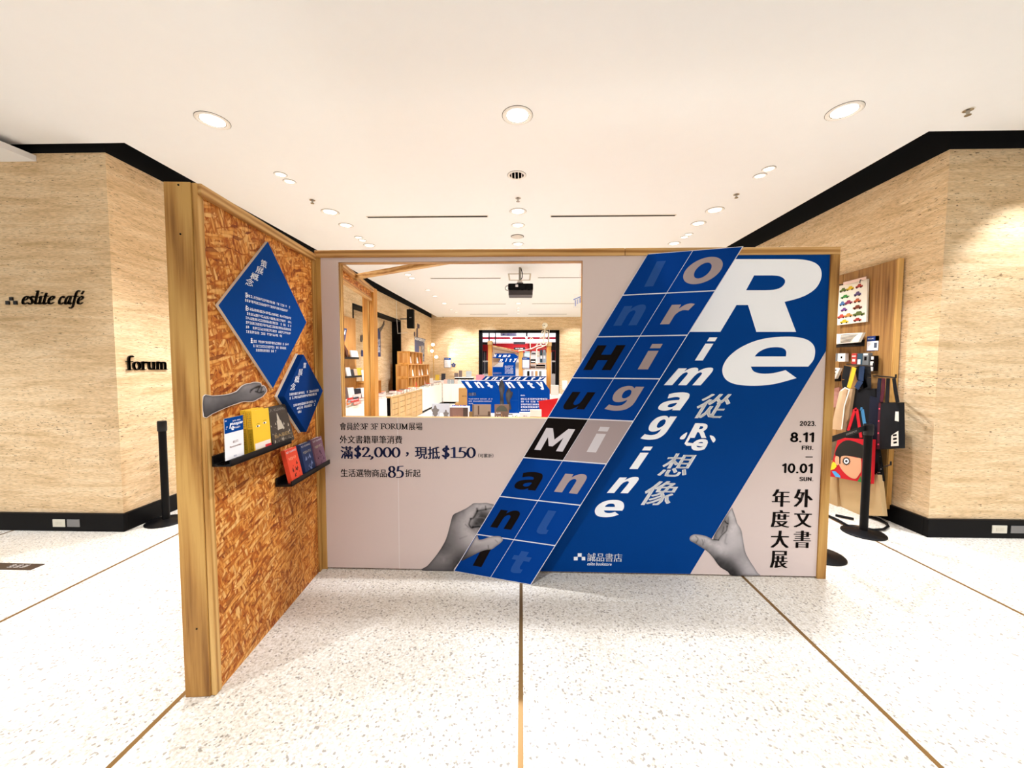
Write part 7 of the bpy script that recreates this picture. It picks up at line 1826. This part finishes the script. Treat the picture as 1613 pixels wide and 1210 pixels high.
for k, (x0, y0, x1, y1, lb) in enumerate(((225, 260, 245, 520, 'black post, leftmost beyond the far opening'), (340, 280, 356, 500, 'thin black post, second from the left beyond the far opening'), (905, 270, 930, 385, 'short black hanging post in the middle of the shop'), (680, 445, 890, 490, 'black ceiling unit in the middle of the shop'), (685, 545, 890, 590, 'black shop fascia with small white lettering'), (80, 450, 310, 495, 'long dark grey unit at the left of the shop'), (1340, 450, 1450, 600, 'dark unit at the right of the shop'))):
    a = B(x0, y0, 18.0); b = B(x1, y1, 18.0); o = thing('shop_fixture', lb, 'fixture', (a.x, 18, b.z)); simple_part('panel', o, mat('fixture_dark', '#26222a', .5), a.x, b.x, 18.0, 18.06, b.z, a.z)
    if k == 4: text_rows(o, Frame((a.x, 18.0, b.z), (1, 0, 0), (0, 0, 1), (0, -1, 0)), [((b.x - a.x) * .15, (b.x - a.x) * .85, (a.z - b.z) * .3, (a.z - b.z) * .45)], M_white, .002, 6)
for q, x in enumerate((637, 912)):
    c0 = B(x, 370, 17.9); mb = MB(); mb.lathe([(0, -.06), (.06, 0), (0, .06)], (c0.x, c0.y, c0.z), 10); tag(obj('globe_light', mb, M_globe, smooth=True), ('left', 'right')[q] + ' small round light in front of the upper red band', 'light')
rnd = random.Random(2)
cc = ('#b3202b', '#e9e2e0', '#26242a', '#c64a4f', '#3a3a44', '#8f8a90')
names = {'#b3202b': 'red', '#e9e2e0': 'white', '#26242a': 'black', '#c64a4f': 'pale red', '#3a3a44': 'charcoal', '#8f8a90': 'grey'}
k = 0
for side, xs in (('left', (95, 125, 160, 190)), ('right', (1375, 1405, 1430, 1450))):
    for q, x in enumerate(xs):
        for lv_, (y0, y1) in enumerate(((600, 790), (800, 1030))):
            c = cc[(k * 5 + lv_ * 2) % 6] if lv_ == 0 else ('#26242a', '#3a3a44', '#e9e2e0')[(q + k) % 3]; k += 1
            a = B(x, y0, 17.4); b = B(x + 26, y1, 17.4)
            mb = MB(); n = 6
            for j in range(n):
                xx0 = a.x + (b.x - a.x) * j / n; xx1 = a.x + (b.x - a.x) * (j + 1) / n; mb.box(xx0, xx1, 17.4 + .02 * (j % 2), 17.5, b.z + .02 * (j % 3), a.z - .015 * abs(j - 2.5))
            tag(obj('garment', mb, mat('garment_' + names[c].replace(' ', '_'), c, .9)), '%s garment at the %s of the far opening, %s, %s row' % (names[c], side, ORD[q], ('upper', 'lower')[lv_]), 'garment', 'garments in the shop')
# things on the right of the hall seen through the window
a = at_y(752, 595, 14.0)
for q, (x0, x1, y0, y1, c, lb) in enumerate(((750, 762, 590.5, 601, '#e58a96', 'pink patterned box behind the long blue board'), (868, 880, 607, 617, '#d9cfc0', 'white flat box stack on a dark table near the letter strip'), (886, 893, 600, 612, '#efe7d8', 'cream book standing on the table near the letter strip'))):
    p = at_y(x0, y0, 9.5); s = at_y(x1, y1, 9.5); o = thing('boxed_item', lb, 'box', (p.x, 9.5, s.z)); simple_part('box', o, mat('misc_' + c.strip('#'), c, .7), p.x, s.x, 9.46, 9.6, (.79, .79, .93)[q], p.z, .004)
o = thing('side_table', 'dark table with a pale top near the right side of the window', 'table', (1.2, 9.3, 0))
p = at_y(866, 613, 9.3); s = at_y(905, 628, 9.3)
simple_part('top', o, M_trim, p.x + .38, s.x + .48, 9.1, 9.7, .90, .93, .004); simple_part('body', o, M_black, p.x + .41, s.x + .45, 9.15, 9.65, 0, .90)
